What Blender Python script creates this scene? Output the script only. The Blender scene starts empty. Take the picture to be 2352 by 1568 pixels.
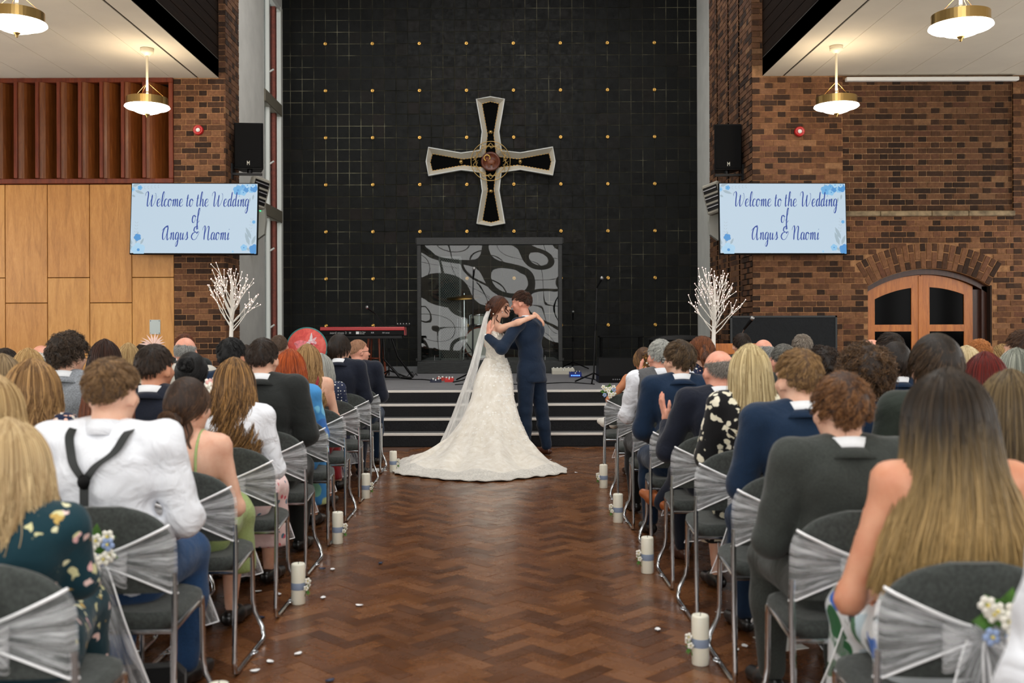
import bpy, math, random
import numpy as np
from mathutils import Matrix, Vector, Euler

random.seed(7)
RNG = np.random.default_rng(7)
SC = bpy.context.scene
COL = SC.collection
PI = math.pi

# ------------------------------------------------------------------ camera
FPX, VPX, VPY, CAMH = 2286.7, 1150.0, 752.0, 1.39
cam_d = bpy.data.cameras.new('camera')
cam_d.lens = 35.0
cam_d.sensor_width = 36.0
cam_d.shift_x = (1176 - VPX) / 2352
cam_d.shift_y = -(784 - VPY) / 2352
cam_d.clip_end = 200
cam_d.dof.use_dof = True
cam_d.dof.focus_distance = 10.8
cam_d.dof.aperture_fstop = 2.8
cam = bpy.data.objects.new('camera', cam_d)
COL.objects.link(cam)
cam.location = (0, 0, CAMH)
cam.rotation_euler = Euler((PI / 2, math.radians(0.2), 0))
SC.camera = cam

# ------------------------------------------------------------------ world, daylight
W = bpy.data.worlds.new('overcast_sky')
SC.world = W
W.use_nodes = True
_bg = W.node_tree.nodes['Background']
_bg.inputs[0].default_value = (1.0, 0.985, 0.955, 1)
_bg.inputs[1].default_value = 5.5
W.cycles.sampling_method = 'AUTOMATIC'

def portal(loc, rot, sx, sy):
    l = bpy.data.lights.new('window_portal', 'AREA')
    l.shape = 'RECTANGLE'; l.size = sx; l.size_y = sy
    l.cycles.is_portal = True
    o = bpy.data.objects.new('window_portal', l); COL.objects.link(o)
    o.location = loc; o.rotation_euler = rot
    return o

vs = SC.view_settings
vs.view_transform = 'Standard'
vs.look = 'None'
vs.gamma = 1.0
vs.use_curve_mapping = False
vs.exposure = 0.0
SC.cycles.use_denoising = True
SC.cycles.max_bounces = 8
SC.cycles.diffuse_bounces = 4
SC.cycles.glossy_bounces = 3
SC.cycles.transmission_bounces = 4
SC.cycles.transparent_max_bounces = 12
SC.cycles.caustics_reflective = False
SC.cycles.caustics_refractive = False
SC.cycles.sample_clamp_indirect = 6.0

def at(px, py, Y):
    """photo pixel -> world point at depth Y"""
    return Vector(((px - VPX) * Y / FPX, Y, CAMH - (py - VPY) * Y / FPX))

def onfloor(px, py, z=0.0):
    Y = FPX * (CAMH - z) / (py - VPY)
    return Vector(((px - VPX) * Y / FPX, Y, z))

# ------------------------------------------------------------------ materials
def lin(c):
    return tuple(((v / 255) / 12.92 if v / 255 <= 0.04045 else ((v / 255 + 0.055) / 1.055) ** 2.4) for v in c[:3]) + (1,)

MATS = {}
class NT:
    def __init__(s, name):
        s.m = bpy.data.materials.new(name); s.m.use_nodes = True
        s.t = s.m.node_tree; s.b = s.t.nodes['Principled BSDF']; s.out = s.t.nodes['Material Output']
    def n(s, typ, **kw):
        nd = s.t.nodes.new(typ)
        for k, v in kw.items(): setattr(nd, k, v)
        return nd
    def l(s, a, b): s.t.links.new(a, b)
    def set(s, **kw):
        for k, v in kw.items():
            s.b.inputs[{'rough': 'Roughness', 'metal': 'Metallic', 'ior': 'IOR', 'trans': 'Transmission Weight', 'alpha': 'Alpha', 'spec': 'Specular IOR Level', 'coat': 'Coat Weight', 'sheen': 'Sheen Weight', 'sss': 'Subsurface Weight', 'coatr': 'Coat Roughness'}[k]].default_value = v
    def coord(s, scale=(1, 1, 1), kind='Object', rot=(0, 0, 0)):
        c = s.n('ShaderNodeTexCoord'); m = s.n('ShaderNodeMapping')
        m.inputs['Scale'].default_value = scale; m.inputs['Rotation'].default_value = rot
        s.l(c.outputs[kind], m.inputs[0]); return m.outputs[0]
    def noise(s, vec, scale, detail=3, rough=0.5, dist=0.0):
        n = s.n('ShaderNodeTexNoise'); n.inputs['Scale'].default_value = scale; n.inputs['Detail'].default_value = detail
        n.inputs['Roughness'].default_value = rough; n.inputs['Distortion'].default_value = dist
        if vec is not None: s.l(vec, n.inputs['Vector'])
        return n.outputs[0]
    def ramp(s, fac, stops, interp='LINEAR'):
        r = s.n('ShaderNodeValToRGB'); r.color_ramp.interpolation = interp
        el = r.color_ramp.elements
        while len(el) < len(stops): el.new(0.5)
        for e, (p, c) in zip(el, stops): e.position = p; e.color = lin(c)
        s.l(fac, r.inputs[0]); return r.outputs[0]
    def mix(s, fac, a, b, mode='MIX'):
        m = s.n('ShaderNodeMix', data_type='RGBA', blend_type=mode)
        for sock, v in ((m.inputs[0], fac), (m.inputs[6], a), (m.inputs[7], b)):
            if hasattr(v, 'links'): s.l(v, sock)
            elif isinstance(v, (int, float)): sock.default_value = v
            else: sock.default_value = lin(v)
        return m.outputs[2]
    def base(s, v):
        if hasattr(v, 'links'): s.l(v, s.b.inputs['Base Color'])
        else: s.b.inputs['Base Color'].default_value = lin(v)
    def bump(s, h, strength=0.3, dist=0.01):
        b = s.n('ShaderNodeBump'); b.inputs['Strength'].default_value = strength; b.inputs['Distance'].default_value = dist
        s.l(h, b.inputs['Height']); s.l(b.outputs[0], s.b.inputs['Normal'])
    def maprange(s, v, a, b, c, d):
        m = s.n('ShaderNodeMapRange'); s.l(v, m.inputs[0])
        for i, x in enumerate((a, b, c, d)): m.inputs[i + 1].default_value = x
        return m.outputs[0]
    def math(s, op, a, b=0.0):
        m = s.n('ShaderNodeMath', operation=op)
        for i, v in enumerate((a, b)):
            if hasattr(v, 'links'): s.l(v, m.inputs[i])
            else: m.inputs[i].default_value = v
        return m.outputs[0]

def plain(name, c, rough=0.6, metal=0.0, var=0.0, vscale=30, bump=0.0, **kw):
    if name in MATS: return MATS[name]
    t = NT(name); t.set(rough=rough, metal=metal, **kw)
    if var or bump:
        n = t.noise(t.coord(), vscale, 4)
        if var:
            d = [max(0, v * (1 - var)) for v in c]; u = [min(255, v * (1 + var)) for v in c]
            t.base(t.ramp(n, [(0.3, d), (0.7, u)]))
        else: t.base(c)
        if bump: t.bump(n, bump, 0.01)
    else: t.base(c)
    MATS[name] = t.m
    return t.m

def emit(name, c, strength):
    if name in MATS: return MATS[name]
    t = NT(name); t.base((0, 0, 0)); t.set(rough=0.4)
    t.b.inputs['Emission Color'].default_value = lin(c); t.b.inputs['Emission Strength'].default_value = strength
    MATS[name] = t.m
    return t.m

def fabric(c, name=None, rough=0.85, weave=400, fold=0.25):
    name = name or 'cloth_%d_%d_%d' % tuple(int(v) for v in c[:3])
    if name in MATS: return MATS[name]
    t = NT(name); t.set(rough=rough, sheen=0.12, spec=0.25)
    co = t.coord()
    n = t.noise(co, weave, 2); f = t.noise(co, 9, 3, 0.55, 0.6)
    br = sum(c[:3]) > 540
    t.base(t.ramp(n, [(0.25, [v * (0.97 if br else 0.8) for v in c]), (0.75, [min(255, v * (1.02 if br else 1.15)) for v in c])]))
    if br: t.set(sheen=0.0)
    t.bump(f, fold, 0.05)
    MATS[name] = t.m
    return t.m

# ------------------------------------------------------------------ mesh helpers
class MB:
    """collects boxes, tubes, lathes; build() links ONE mesh object"""
    def __init__(s): s.v = []; s.f = []; s.a = []; s.smooth = []
    def add(s, verts, faces, tint=0.0, smooth=False):
        o = len(s.v); s.v += [tuple(p) for p in verts]
        for f in faces: s.f.append(tuple(i + o for i in f)); s.a.append(tint); s.smooth.append(smooth)
        return s
    def box(s, lo, hi, tint=0.0, M=None):
        (x0, y0, z0), (x1, y1, z1) = lo, hi
        v = [(x0, y0, z0), (x1, y0, z0), (x1, y1, z0), (x0, y1, z0), (x0, y0, z1), (x1, y0, z1), (x1, y1, z1), (x0, y1, z1)]
        if M is not None: v = [M @ Vector(p) for p in v]
        return s.add(v, [(0, 3, 2, 1), (4, 5, 6, 7), (0, 1, 5, 4), (1, 2, 6, 5), (2, 3, 7, 6), (3, 0, 4, 7)], tint)
    def bbox(s, lo, hi, b, tint=0.0, M=None):
        """box with chamfered edges (convex hull of 24 points, built by hand)"""
        (x0, y0, z0), (x1, y1, z1) = lo, hi
        v = []; idx = {}
        for i, (xa, xb) in enumerate(((x0, x0 + b), (x1, x1 - b))):
            for j, (ya, yb) in enumerate(((y0, y0 + b), (y1, y1 - b))):
                for k, (za, zb) in enumerate(((z0, z0 + b), (z1, z1 - b))):
                    for ax, p in enumerate(((xa, yb, zb), (xb, ya, zb), (xb, yb, za))):
                        idx[(i, j, k, ax)] = len(v); v.append(p)
        F = []
        g = lambda i, j, k, a: idx[(i, j, k, a)]
        F += [(g(0,0,0,0), g(0,0,1,0), g(0,1,1,0), g(0,1,0,0)), (g(1,0,0,0), g(1,1,0,0), g(1,1,1,0), g(1,0,1,0))]
        F += [(g(0,0,0,1), g(1,0,0,1), g(1,0,1,1), g(0,0,1,1)), (g(0,1,0,1), g(0,1,1,1), g(1,1,1,1), g(1,1,0,1))]
        F += [(g(0,0,0,2), g(0,1,0,2), g(1,1,0,2), g(1,0,0,2)), (g(0,0,1,2), g(1,0,1,2), g(1,1,1,2), g(0,1,1,2))]
        for i in (0, 1):
            for j in (0, 1):
                e = (g(i,j,0,0), g(i,j,0,1), g(i,j,1,1), g(i,j,1,0)); F.append(e if (i + j) % 2 == 0 else e[::-1])
                e = (g(i,0,j,0), g(i,0,j,2), g(i,1,j,2), g(i,1,j,0)); F.append(e[::-1] if (i + j) % 2 == 0 else e)
                e = (g(0,i,j,1), g(0,i,j,2), g(1,i,j,2), g(1,i,j,1)); F.append(e if (i + j) % 2 == 0 else e[::-1])
                for k in (0, 1):
                    t = (g(i,j,k,0), g(i,j,k,1), g(i,j,k,2)); F.append(t[::-1] if (i + j + k) % 2 == 0 else t)
        if M is not None: v = [M @ Vector(p) for p in v]
        return s.add(v, F, tint)
    def tube(s, pts, r, n=8, cap=True, tint=0.0):
        pts = [Vector(p) for p in pts]; m = len(pts)
        rs = r if isinstance(r, (list, tuple)) else [r] * m
        ups = None; rings = []
        for i, p in enumerate(pts):
            d = (pts[min(i + 1, m - 1)] - pts[max(i - 1, 0)])
            if d.length < 1e-9: d = Vector((0, 0, 1))
            d.normalize()
            if ups is None: ups = Vector((0, 0, 1)) if abs(d.z) < 0.9 else Vector((1, 0, 0))
            u = (ups - d * ups.dot(d)); u = u.normalized() if u.length > 1e-6 else d.orthogonal().normalized()
            w = d.cross(u); ups = u
            rings.append([p + (u * math.cos(2 * PI * k / n) + w * math.sin(2 * PI * k / n)) * rs[i] for k in range(n)])
        v = [q for rg in rings for q in rg]; f = []
        for i in range(m - 1):
            for k in range(n):
                f.append((i * n + k, i * n + (k + 1) % n, (i + 1) * n + (k + 1) % n, (i + 1) * n + k))
        s.add(v, f, tint, True)
        if cap:
            s.add(rings[0], [tuple(range(n))[::-1]], tint); s.add(rings[-1], [tuple(range(n))], tint)
        return s
    def lathe(s, prof, n=24, c=(0, 0, 0), M=None, tint=0.0, smooth=True, closed=False):
        v = []; f = []
        for r, z in prof:
            for k in range(n):
                a = 2 * PI * k / n; v.append(Vector((c[0] + r * math.cos(a), c[1] + r * math.sin(a), c[2] + z)))
        for i in range(len(prof) - 1):
            for k in range(n):
                f.append((i * n + k, i * n + (k + 1) % n, (i + 1) * n + (k + 1) % n, (i + 1) * n + k))
        if M is not None: v = [M @ p for p in v]
        return s.add(v, f, tint, smooth)
    def ball(s, c, r, n=10, M=None, tint=0.0):
        r = r if isinstance(r, (tuple, list)) else (r, r, r)
        v = []; f = []; h = n // 2
        for i in range(h + 1):
            th = PI * i / h
            for k in range(n):
                a = 2 * PI * k / n
                v.append(Vector((c[0] + r[0] * math.sin(th) * math.cos(a), c[1] + r[1] * math.sin(th) * math.sin(a), c[2] + r[2] * math.cos(th))))
        for i in range(h):
            for k in range(n):
                f.append((i * n + k, (i + 1) * n + k, (i + 1) * n + (k + 1) % n, i * n + (k + 1) % n))
        if M is not None: v = [M @ p for p in v]
        return s.add(v, f, tint, True)
    def grid(s, P, closed=False, tint=0.0, smooth=True, flip=False):
        """P[i][j] points -> quads"""
        m = len(P); n = len(P[0]); v = [p for row in P for p in row]; f = []
        for i in range(m - 1):
            for j in range(n if closed else n - 1):
                q = (i * n + j, i * n + (j + 1) % n, (i + 1) * n + (j + 1) % n, (i + 1) * n + j)
                f.append(q[::-1] if flip else q)
        return s.add(v, f, tint, smooth)
    def prism(s, poly, y0, y1, tint=0.0, M=None, axis='y'):
        """poly in (x,z), extruded along y"""
        n = len(poly)
        if axis == 'y': v = [Vector((x, y0, z)) for x, z in poly] + [Vector((x, y1, z)) for x, z in poly]
        elif axis == 'z': v = [Vector((x, z, y0)) for x, z in poly] + [Vector((x, z, y1)) for x, z in poly]
        else: v = [Vector((y0, x, z)) for x, z in poly] + [Vector((y1, x, z)) for x, z in poly]
        if M is not None: v = [M @ p for p in v]
        f = [tuple(range(n)), tuple(range(n, 2 * n))[::-1]]
        for i in range(n): f.append((i, i + n, (i + 1) % n + n, (i + 1) % n))
        return s.add(v, f, tint)
    def mesh(s, name):
        me = bpy.data.meshes.new(name); me.from_pydata([tuple(p) for p in s.v], [], s.f)
        me.polygons.foreach_set('use_smooth', s.smooth)
        if any(s.a):
            at_ = me.attributes.new('tint', 'FLOAT', 'FACE'); at_.data.foreach_set('value', s.a)
        me.update()
        return me
    def build(s, name, mat, parent=None, **kw):
        return link(name, s.mesh(name), mat, parent, **kw)

def link(name, data, mat=None, parent=None, loc=None, rot=None, objmat=False):
    o = bpy.data.objects.new(name, data); COL.objects.link(o)
    if mat is not None and data is not None:
        if objmat:
            if not data.materials: data.materials.append(None)
            o.material_slots[0].link = 'OBJECT'; o.material_slots[0].material = mat
        elif not data.materials: data.materials.append(mat)
        elif data.materials[0] is not mat:
            o.material_slots[0].link = 'OBJECT'; o.material_slots[0].material = mat
    if parent is not None: o.parent = parent
    if loc is not None: o.location = loc
    if rot is not None: o.rotation_euler = rot
    return o

def tag(o, label=None, cat=None, group=None, kind=None):
    if label: o['label'] = label
    if cat: o['category'] = cat
    if group: o['group'] = group
    if kind: o['kind'] = kind
    return o

def thing(name, label, cat, loc=(0, 0, 0), rz=0.0, group=None):
    o = bpy.data.objects.new(name, None); COL.objects.link(o)
    o.empty_display_size = 0.1
    o.location = loc; o.rotation_euler = (0, 0, rz)
    return tag(o, label, cat, group)

def copy_tree(o, parent=None):
    c = o.copy(); COL.objects.link(c); c.parent = parent
    for ch in list(o.children): copy_tree(ch, c)
    return c

def crom(pts, n=8, closed=False):
    """catmull-rom through points"""
    P = [Vector(p) for p in pts]; m = len(P); out = []
    rng = range(m if closed else m - 1)
    for i in rng:
        if closed: a, b, c, d = P[(i - 1) % m], P[i], P[(i + 1) % m], P[(i + 2) % m]
        else: a, b, c, d = P[max(i - 1, 0)], P[i], P[i + 1], P[min(i + 2, m - 1)]
        for k in range(n):
            t = k / n
            out.append(0.5 * ((2 * b) + (c - a) * t + (2 * a - 5 * b + 4 * c - d) * t * t + (3 * b - a - 3 * c + d) * t ** 3))
    if not closed: out.append(P[-1])
    return out
# ------------------------------------------------------------------ structure materials
def tint_ramp(t, stops):
    a = t.n('ShaderNodeAttribute', attribute_name='tint')
    return t.ramp(a.outputs['Fac'], stops)

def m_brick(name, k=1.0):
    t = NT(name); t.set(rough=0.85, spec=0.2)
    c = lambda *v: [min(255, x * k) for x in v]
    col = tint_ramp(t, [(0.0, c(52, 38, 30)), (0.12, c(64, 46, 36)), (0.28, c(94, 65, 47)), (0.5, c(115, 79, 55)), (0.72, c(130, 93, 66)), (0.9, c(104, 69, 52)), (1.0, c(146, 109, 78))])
    co = t.coord(kind='Generated') if False else t.n('ShaderNodeNewGeometry').outputs['Position']
    n = t.noise(co, 28, 5, 0.65)
    t.base(t.mix(0.55, col, t.ramp(n, [(0.25, (70, 70, 70)), (0.5, (150, 150, 150)), (0.8, (230, 225, 215))]), 'SOFT_LIGHT'))
    t.bump(t.noise(co, 160, 3), 0.35, 0.004)
    return t.m
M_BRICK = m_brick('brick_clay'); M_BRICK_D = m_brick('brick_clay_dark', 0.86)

def m_mortar(name, c):
    t = NT(name); t.set(rough=0.95, spec=0.1)
    n = t.noise(t.n('ShaderNodeNewGeometry').outputs['Position'], 14, 5, 0.6)
    t.base(t.ramp(n, [(0.3, [v * .75 for v in c]), (0.7, [min(255, v * 1.15) for v in c])])); t.bump(n, 0.2, 0.004)
    return t.m
M_MORTAR = m_mortar('mortar_warm', (146, 108, 76)); M_MORTAR_P = m_mortar('mortar_pale', (150, 118, 88))

def m_tile():
    t = NT('slate_tile'); t.set(rough=0.5, spec=0.22)
    pos = t.n('ShaderNodeNewGeometry').outputs['Position']
    col = tint_ramp(t, [(0.0, (5, 6, 5)), (0.4, (10, 12, 11)), (0.7, (17, 19, 17)), (0.9, (23, 20, 16)), (1.0, (28, 21, 18))])
    n = t.noise(pos, 7, 6, 0.7)
    t.base(t.mix(0.5, col, t.ramp(n, [(0.35, (60, 60, 60)), (0.65, (170, 172, 168))]), 'SOFT_LIGHT'))
    t.l(t.maprange(t.noise(pos, 11, 4, 0.7), 0.3, 0.7, 0.42, 0.7), t.b.inputs['Roughness'])
    t.bump(t.noise(pos, 22, 5, 0.6), 0.3, 0.008)
    return t.m
M_TILE = m_tile()
def m_grout():
    t = NT('tile_grout'); t.set(rough=0.9, spec=0.1)
    pos = t.n('ShaderNodeNewGeometry').outputs['Position']
    n = t.noise(pos, 0.8, 6, 0.72)
    t.base(t.ramp(n, [(0.36, (32, 32, 27)), (0.52, (70, 68, 56)), (0.68, (150, 146, 122))]))
    return t.m
M_GROUT = m_grout()

def m_wood(name, c0, c1, c2, scale=(1.2, 12, 12), rough=0.45, tint=False, coat=0.0, nrm=0.1, kind='Object'):
    t = NT(name); t.set(rough=rough, spec=0.4, coat=coat, coatr=0.15)
    co = t.coord(scale, kind) if kind != 'World' else None
    if co is None:
        m = t.n('ShaderNodeMapping'); m.inputs['Scale'].default_value = scale
        t.l(t.n('ShaderNodeNewGeometry').outputs['Position'], m.inputs[0]); co = m.outputs[0]
    n = t.noise(co, 2.2, 6, 0.62, 1.2); f = t.noise(co, 22, 4, 0.6)
    col = t.ramp(n, [(0.25, c0), (0.5, c1), (0.78, c2)])
    col = t.mix(0.3, col, t.ramp(f, [(0.3, (70, 70, 70)), (0.7, (190, 190, 190))]), 'SOFT_LIGHT')
    if tint:
        col = t.mix(0.75, col, tint_ramp(t, [(0.0, (60, 60, 60)), (0.5, (128, 128, 128)), (1.0, (190, 185, 175))]), 'SOFT_LIGHT')
    t.base(col); t.bump(n, nrm, 0.004)
    return t.m
M_PLY = m_wood('blond_plywood', (184, 134, 70), (206, 157, 88), (218, 173, 106), (5, 5, 0.7), 0.42, True)
M_FIN = m_wood('walnut_veneer', (92, 48, 19), (122, 67, 28), (148, 90, 42), (9, 9, 0.9), 0.38)
M_BATTEN = m_wood('mahogany_batten', (86, 34, 18), (112, 48, 26), (136, 64, 34), (9, 9, 0.9), 0.35)
M_FASCIA = m_wood('dark_fascia_timber', (18, 11, 7), (27, 17, 11), (37, 25, 16), (12, 0.8, 12), 0.8)
M_FASCIA.node_tree.nodes['Principled BSDF'].inputs['Specular IOR Level'].default_value = 0.06
M_DOOR = m_wood('oak_door', (150, 84, 30), (182, 108, 42), (204, 130, 58), (7, 7, 0.8), 0.32)
M_DOORFRAME = m_wood('dark_door_frame', (46, 22, 12), (66, 33, 17), (86, 46, 24), (7, 7, 0.8), 0.35)
M_STOOL = m_wood('red_brown_wood', (86, 34, 16), (118, 52, 26), (140, 70, 36), (7, 7, 0.9), 0.35)

def m_parquet():
    t = NT('parquet_block_oak'); t.set(spec=0.5)
    co = t.coord((3, 26, 26))
    pos = t.n('ShaderNodeNewGeometry').outputs['Position']
    a = t.n('ShaderNodeAttribute', attribute_name='tint').outputs['Fac']
    col = t.ramp(a, [(0.0, (96, 60, 35)), (0.3, (112, 71, 41)), (0.65, (128, 84, 50)), (0.9, (140, 95, 59)), (1.0, (102, 62, 35))])
    n = t.noise(pos, 46, 5, 0.65, 0.5); w = t.noise(pos, 2.3, 4, 0.6)
    col = t.mix(0.5, col, t.ramp(n, [(0.25, (60, 60, 60)), (0.75, (195, 195, 195))]), 'SOFT_LIGHT')
    col = t.mix(0.4, col, t.ramp(w, [(0.3, (74, 74, 74)), (0.7, (170, 165, 160))]), 'SOFT_LIGHT')
    t.base(col)
    t.l(t.maprange(t.noise(pos, 5, 4, 0.7), 0.25, 0.75, 0.18, 0.36), t.b.inputs['Roughness'])
    t.bump(n, 0.05, 0.003)
    return t.m
M_PARQ = m_parquet()
M_FLOORBASE = plain('floor_joint', (60, 36, 21), 0.7, var=0.3, vscale=3)
M_PLASTER = plain('white_plaster', (206, 204, 198), 0.85, var=0.03, vscale=3)
M_CEIL = plain('ceiling_board', (206, 198, 182), 0.8, var=0.02, vscale=2)
M_GAP = plain('shadow_gap', (58, 54, 48), 0.9)
M_WHITE = plain('white_gloss_paint', (224, 224, 220), 0.4)
M_BLACK = plain('black_plastic', (7, 7, 8), 0.5, spec=0.14)
M_BLACKM = plain('black_metal', (16, 16, 17), 0.35, 0.6)
M_CHROME = plain('chrome', (205, 208, 212), 0.12, 1.0)
M_STEEL = plain('satin_steel', (150, 150, 152), 0.3, 1.0)
M_BRASS = plain('brass', (188, 156, 98), 0.28, 1.0)
M_GOLD = plain('bright_brass_stud', (228, 178, 96), 0.3, 1.0)
M_STONE = plain('sandstone', (120, 104, 80), 0.9, var=0.3, vscale=9, bump=0.3)

def m_glass(name, tint=(235, 240, 240), mixf=0.9, rough=0.0, ior=1.5):
    t = NT(name)
    tr = t.n('ShaderNodeBsdfTransparent'); gl = t.n('ShaderNodeBsdfGlossy'); fr = t.n('ShaderNodeFresnel'); mx = t.n('ShaderNodeMixShader')
    tr.inputs[0].default_value = lin(tint); gl.inputs['Roughness'].default_value = rough; fr.inputs[0].default_value = ior
    t.l(fr.outputs[0], mx.inputs[0]); t.l(tr.outputs[0], mx.inputs[1]); t.l(gl.outputs[0], mx.inputs[2]); t.l(mx.outputs[0], t.out.inputs[0])
    return t.m
M_GLASS = m_glass('window_glass'); M_ACRYL = m_glass('clear_acrylic', (222, 228, 226), ior=1.5)
M_DARKGLASS = plain('dark_door_glass', (4, 4, 5), 0.1, spec=0.03)

YF, YB = 13.0, 20.5           # front brick plane, tiled back wall
XCL, XCR = -4.48, 4.06        # chancel side walls
XPL, XPR = -3.585, 3.30       # inner faces of the brick piers
XFL, XFR = -3.67, 3.43        # edges of the low ceilings
ZC, ZROOF = 4.66, 9.2
XSL, XSR, YR = -8.5, 8.5, -4.5

def struct(name, mb, mat, label, cat, parent=None):
    o = mb.build(name, mat, parent)
    return tag(o, label, cat, kind='structure')

# ------------------------------------------------------------------ floor
fl = struct('floor', MB().box((XSL, YR, -0.3), (XSR, 13.62, -0.003)), M_FLOORBASE, 'brown oak herringbone parquet floor of the hall', 'floor')
fl2 = MB()
bw = 0.0763; s2 = math.sqrt(0.5)
blocks = []
for m in range(-9, 10):
    for k in range(10, 115):
        for kind in (0, 1):
            if kind == 0: u0, v0, du, dv = k + 6 * m, k, 3, 1
            else: u0, v0, du, dv = 3 + k + 6 * m, k - 2, 1, 3
            cu, cv = (u0 + du / 2) * bw, (v0 + dv / 2) * bw
            X = (cu - cv) * s2 - 0.03; Y = (cu + cv) * s2
            if -2.7 < X < 2.5 and 2.15 < Y < 11.5: blocks.append((X, Y, kind))
def block_M(X, Y, kind, tilt=0.0022):
    r = RNG.normal(0, tilt, 2)
    return Matrix.Translation((X, Y, RNG.normal(0, 0.0003))) @ Euler((r[0], r[1], PI / 4 if kind == 0 else -PI / 4)).to_matrix().to_4x4()
near = sorted([b for b in blocks if -1.15 < b[0] < 0.95], key=lambda b: b[1])[:300]
nearset = set(near)
blk = []
for i in range(14):
    mb = MB().bbox((-1.5 * bw + 0.0006, -bw / 2 + 0.0006, -0.012), (1.5 * bw - 0.0006, bw / 2 - 0.0006, 0), 0.0012, tint=0.02 + 0.96 * i / 13)
    me = mb.mesh('parquet_block'); me.materials.append(M_PARQ); blk.append(me)
field = MB()
for b in blocks:
    M = block_M(*b)
    if b in nearset:
        o = bpy.data.objects.new('parquet_block', random.choice(blk)); COL.objects.link(o); o.parent = fl; o.matrix_local = M
    else:
        field.box((-1.5 * bw + 0.0008, -bw / 2 + 0.0008, -0.012), (1.5 * bw - 0.0008, bw / 2 - 0.0008, 0), tint=0.01 + random.random() * 0.98, M=M)
o = field.build('parquet_field', M_PARQ, fl); o['kind'] = 'stuff'

# ------------------------------------------------------------------ carpeted stage and steps
def m_carpet(name, c):
    t = NT(name); t.set(rough=0.95, spec=0.1, sheen=0.2)
    co = t.coord(); n = t.noise(co, 130, 3, 0.7); n2 = t.noise(co, 5, 3)
    t.base(t.mix(0.3, t.ramp(n, [(0.3, [v * .5 for v in c]), (0.7, [v * 1.5 for v in c])]), t.ramp(n2, [(0.3, (90, 90, 90)), (0.7, (160, 160, 160))]), 'SOFT_LIGHT'))
    t.bump(n, 0.5, 0.006)
    return t.m
M_CARPET = m_carpet('grey_carpet', (78, 78, 82)); M_CARPET_D = m_carpet('charcoal_carpet', (32, 32, 34))
Y0, TR, RI = 11.64, 0.28, 0.15
SX0, SX1 = -3.3, 3.05
st = tag(MB().box((SX0, Y0 + 3 * TR, -0.05), (SX1, YF + 0.02, 0.6)).box((XPL + 0.01, YF, -0.05), (XPR - 0.01, 15.67, 0.6)).box((XCL + 0.01, 13.67, -0.05), (XCR - 0.01, YB - 0.002, 0.598)).build('stage_platform', M_CARPET),
         'grey carpeted stage platform in front of the black tiled wall', 'stage', kind='structure')
for i in range(3):
    o = MB().bbox((SX0, Y0 + i * TR, 0 if i == 0 else i * RI - 0.02), (SX1, Y0 + (3) * TR + 0.02, (i + 1) * RI), 0.006).build('step', M_CARPET_D, st)
o = MB().box((SX0, Y0 + 3 * TR - 0.004, 0.43), (SX1, Y0 + 3 * TR, 0.594)).build('riser', M_CARPET_D, st)
M_NOSE = plain('pale_step_nosing', (214, 208, 200), 0.5)
for i in range(4):
    y = Y0 + i * TR - 0.008; z = (i + 1) * RI
    MB().bbox((SX0, y, z - 0.022), (SX1, y + 0.05, z + 0.005), 0.003).build('step_nosing', M_NOSE, st)

# ------------------------------------------------------------------ brick bond
def bond(z0, z1, u0, u1, phase=0):
    """flemish bond: yields (ua, ub, za, zb, is_header)"""
    c = int(round((z1 - z0) / 0.075)); per = 0.215 + 0.1025 + 0.02
    for r in range(c):
        z = z0 + r * 0.075; u = u0 - 0.4 - (per / 2 if (r + phase) % 2 else 0.0); k = 0
        while u < u1:
            w = 0.215 if k % 2 == 0 else 0.1025
            a, b = max(u, u0), min(u + w, u1)
            if b - a > 0.02: yield a, b, z + 0.005, min(z + 0.07, z1), k % 2 == 1
            u += w + 0.01; k += 1

def brick_tint(h):
    r = random.random()
    if h: return 0.02 + 0.98 * (r * 0.28 if random.random() < 0.55 else r)
    return 0.06 + 0.94 * (0.25 + 0.75 * r) if random.random() < 0.8 else 0.02 + 0.2 * r

BRICKS = {}
def brick_mesh(w, h, d, ti, mat):
    key = (round(w, 3), round(h, 3), round(d, 3), ti, mat.name)
    if key not in BRICKS:
        me = MB().bbox((-w / 2, -d, -h / 2), (w / 2, 0.02, h / 2), 0.004, tint=max(0.01, ti / 12)).mesh('brick'); me.materials.append(mat); BRICKS[key] = me
    return BRICKS[key]

def lay(parent, y, gen, single=None, mat=None, proud=0.006, skip=None, field_name='brick_field'):
    """bricks on a wall plane facing -Y at depth y; single(u, z) -> True for bricks kept as objects of their own"""
    mat = mat or M_BRICK; fld = MB(); n = 0
    for a, b, za, zb, hd in gen:
        cu, cz = (a + b) / 2, (za + zb) / 2
        if skip and skip(cu, cz): continue
        ti = brick_tint(hd)
        if single and n < 300 and single(cu, cz):
            o = bpy.data.objects.new('brick', brick_mesh(b - a, zb - za, proud, int(ti * 12), mat)); COL.objects.link(o)
            o.parent = parent; o.location = (cu, y + random.uniform(-0.0015, 0.001), cz); n += 1
        else:
            fld.box((a, y - proud + random.uniform(-.0015, .001), za), (b, y + 0.02, zb), tint=ti)
    if fld.v:
        o = fld.build(field_name, mat, parent); o['kind'] = 'stuff'
    return n

def lay_side(parent, x, y0, y1, z0, z1, sgn, mat, proud=0.006, phase=0):
    """bricks on a wall plane facing sgn*X"""
    fld = MB()
    for a, b, za, zb, hd in bond(z0, z1, y0, y1, phase):
        t = brick_tint(hd); p = proud + random.uniform(-.001, .0015)
        lo, hi = (x - 0.02, x + p) if sgn > 0 else (x - p, x + 0.02)
        fld.box((lo, a, za), (hi, b, zb), tint=t)
    o = fld.build('brick_field', mat, parent); o['kind'] = 'stuff'

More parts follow.
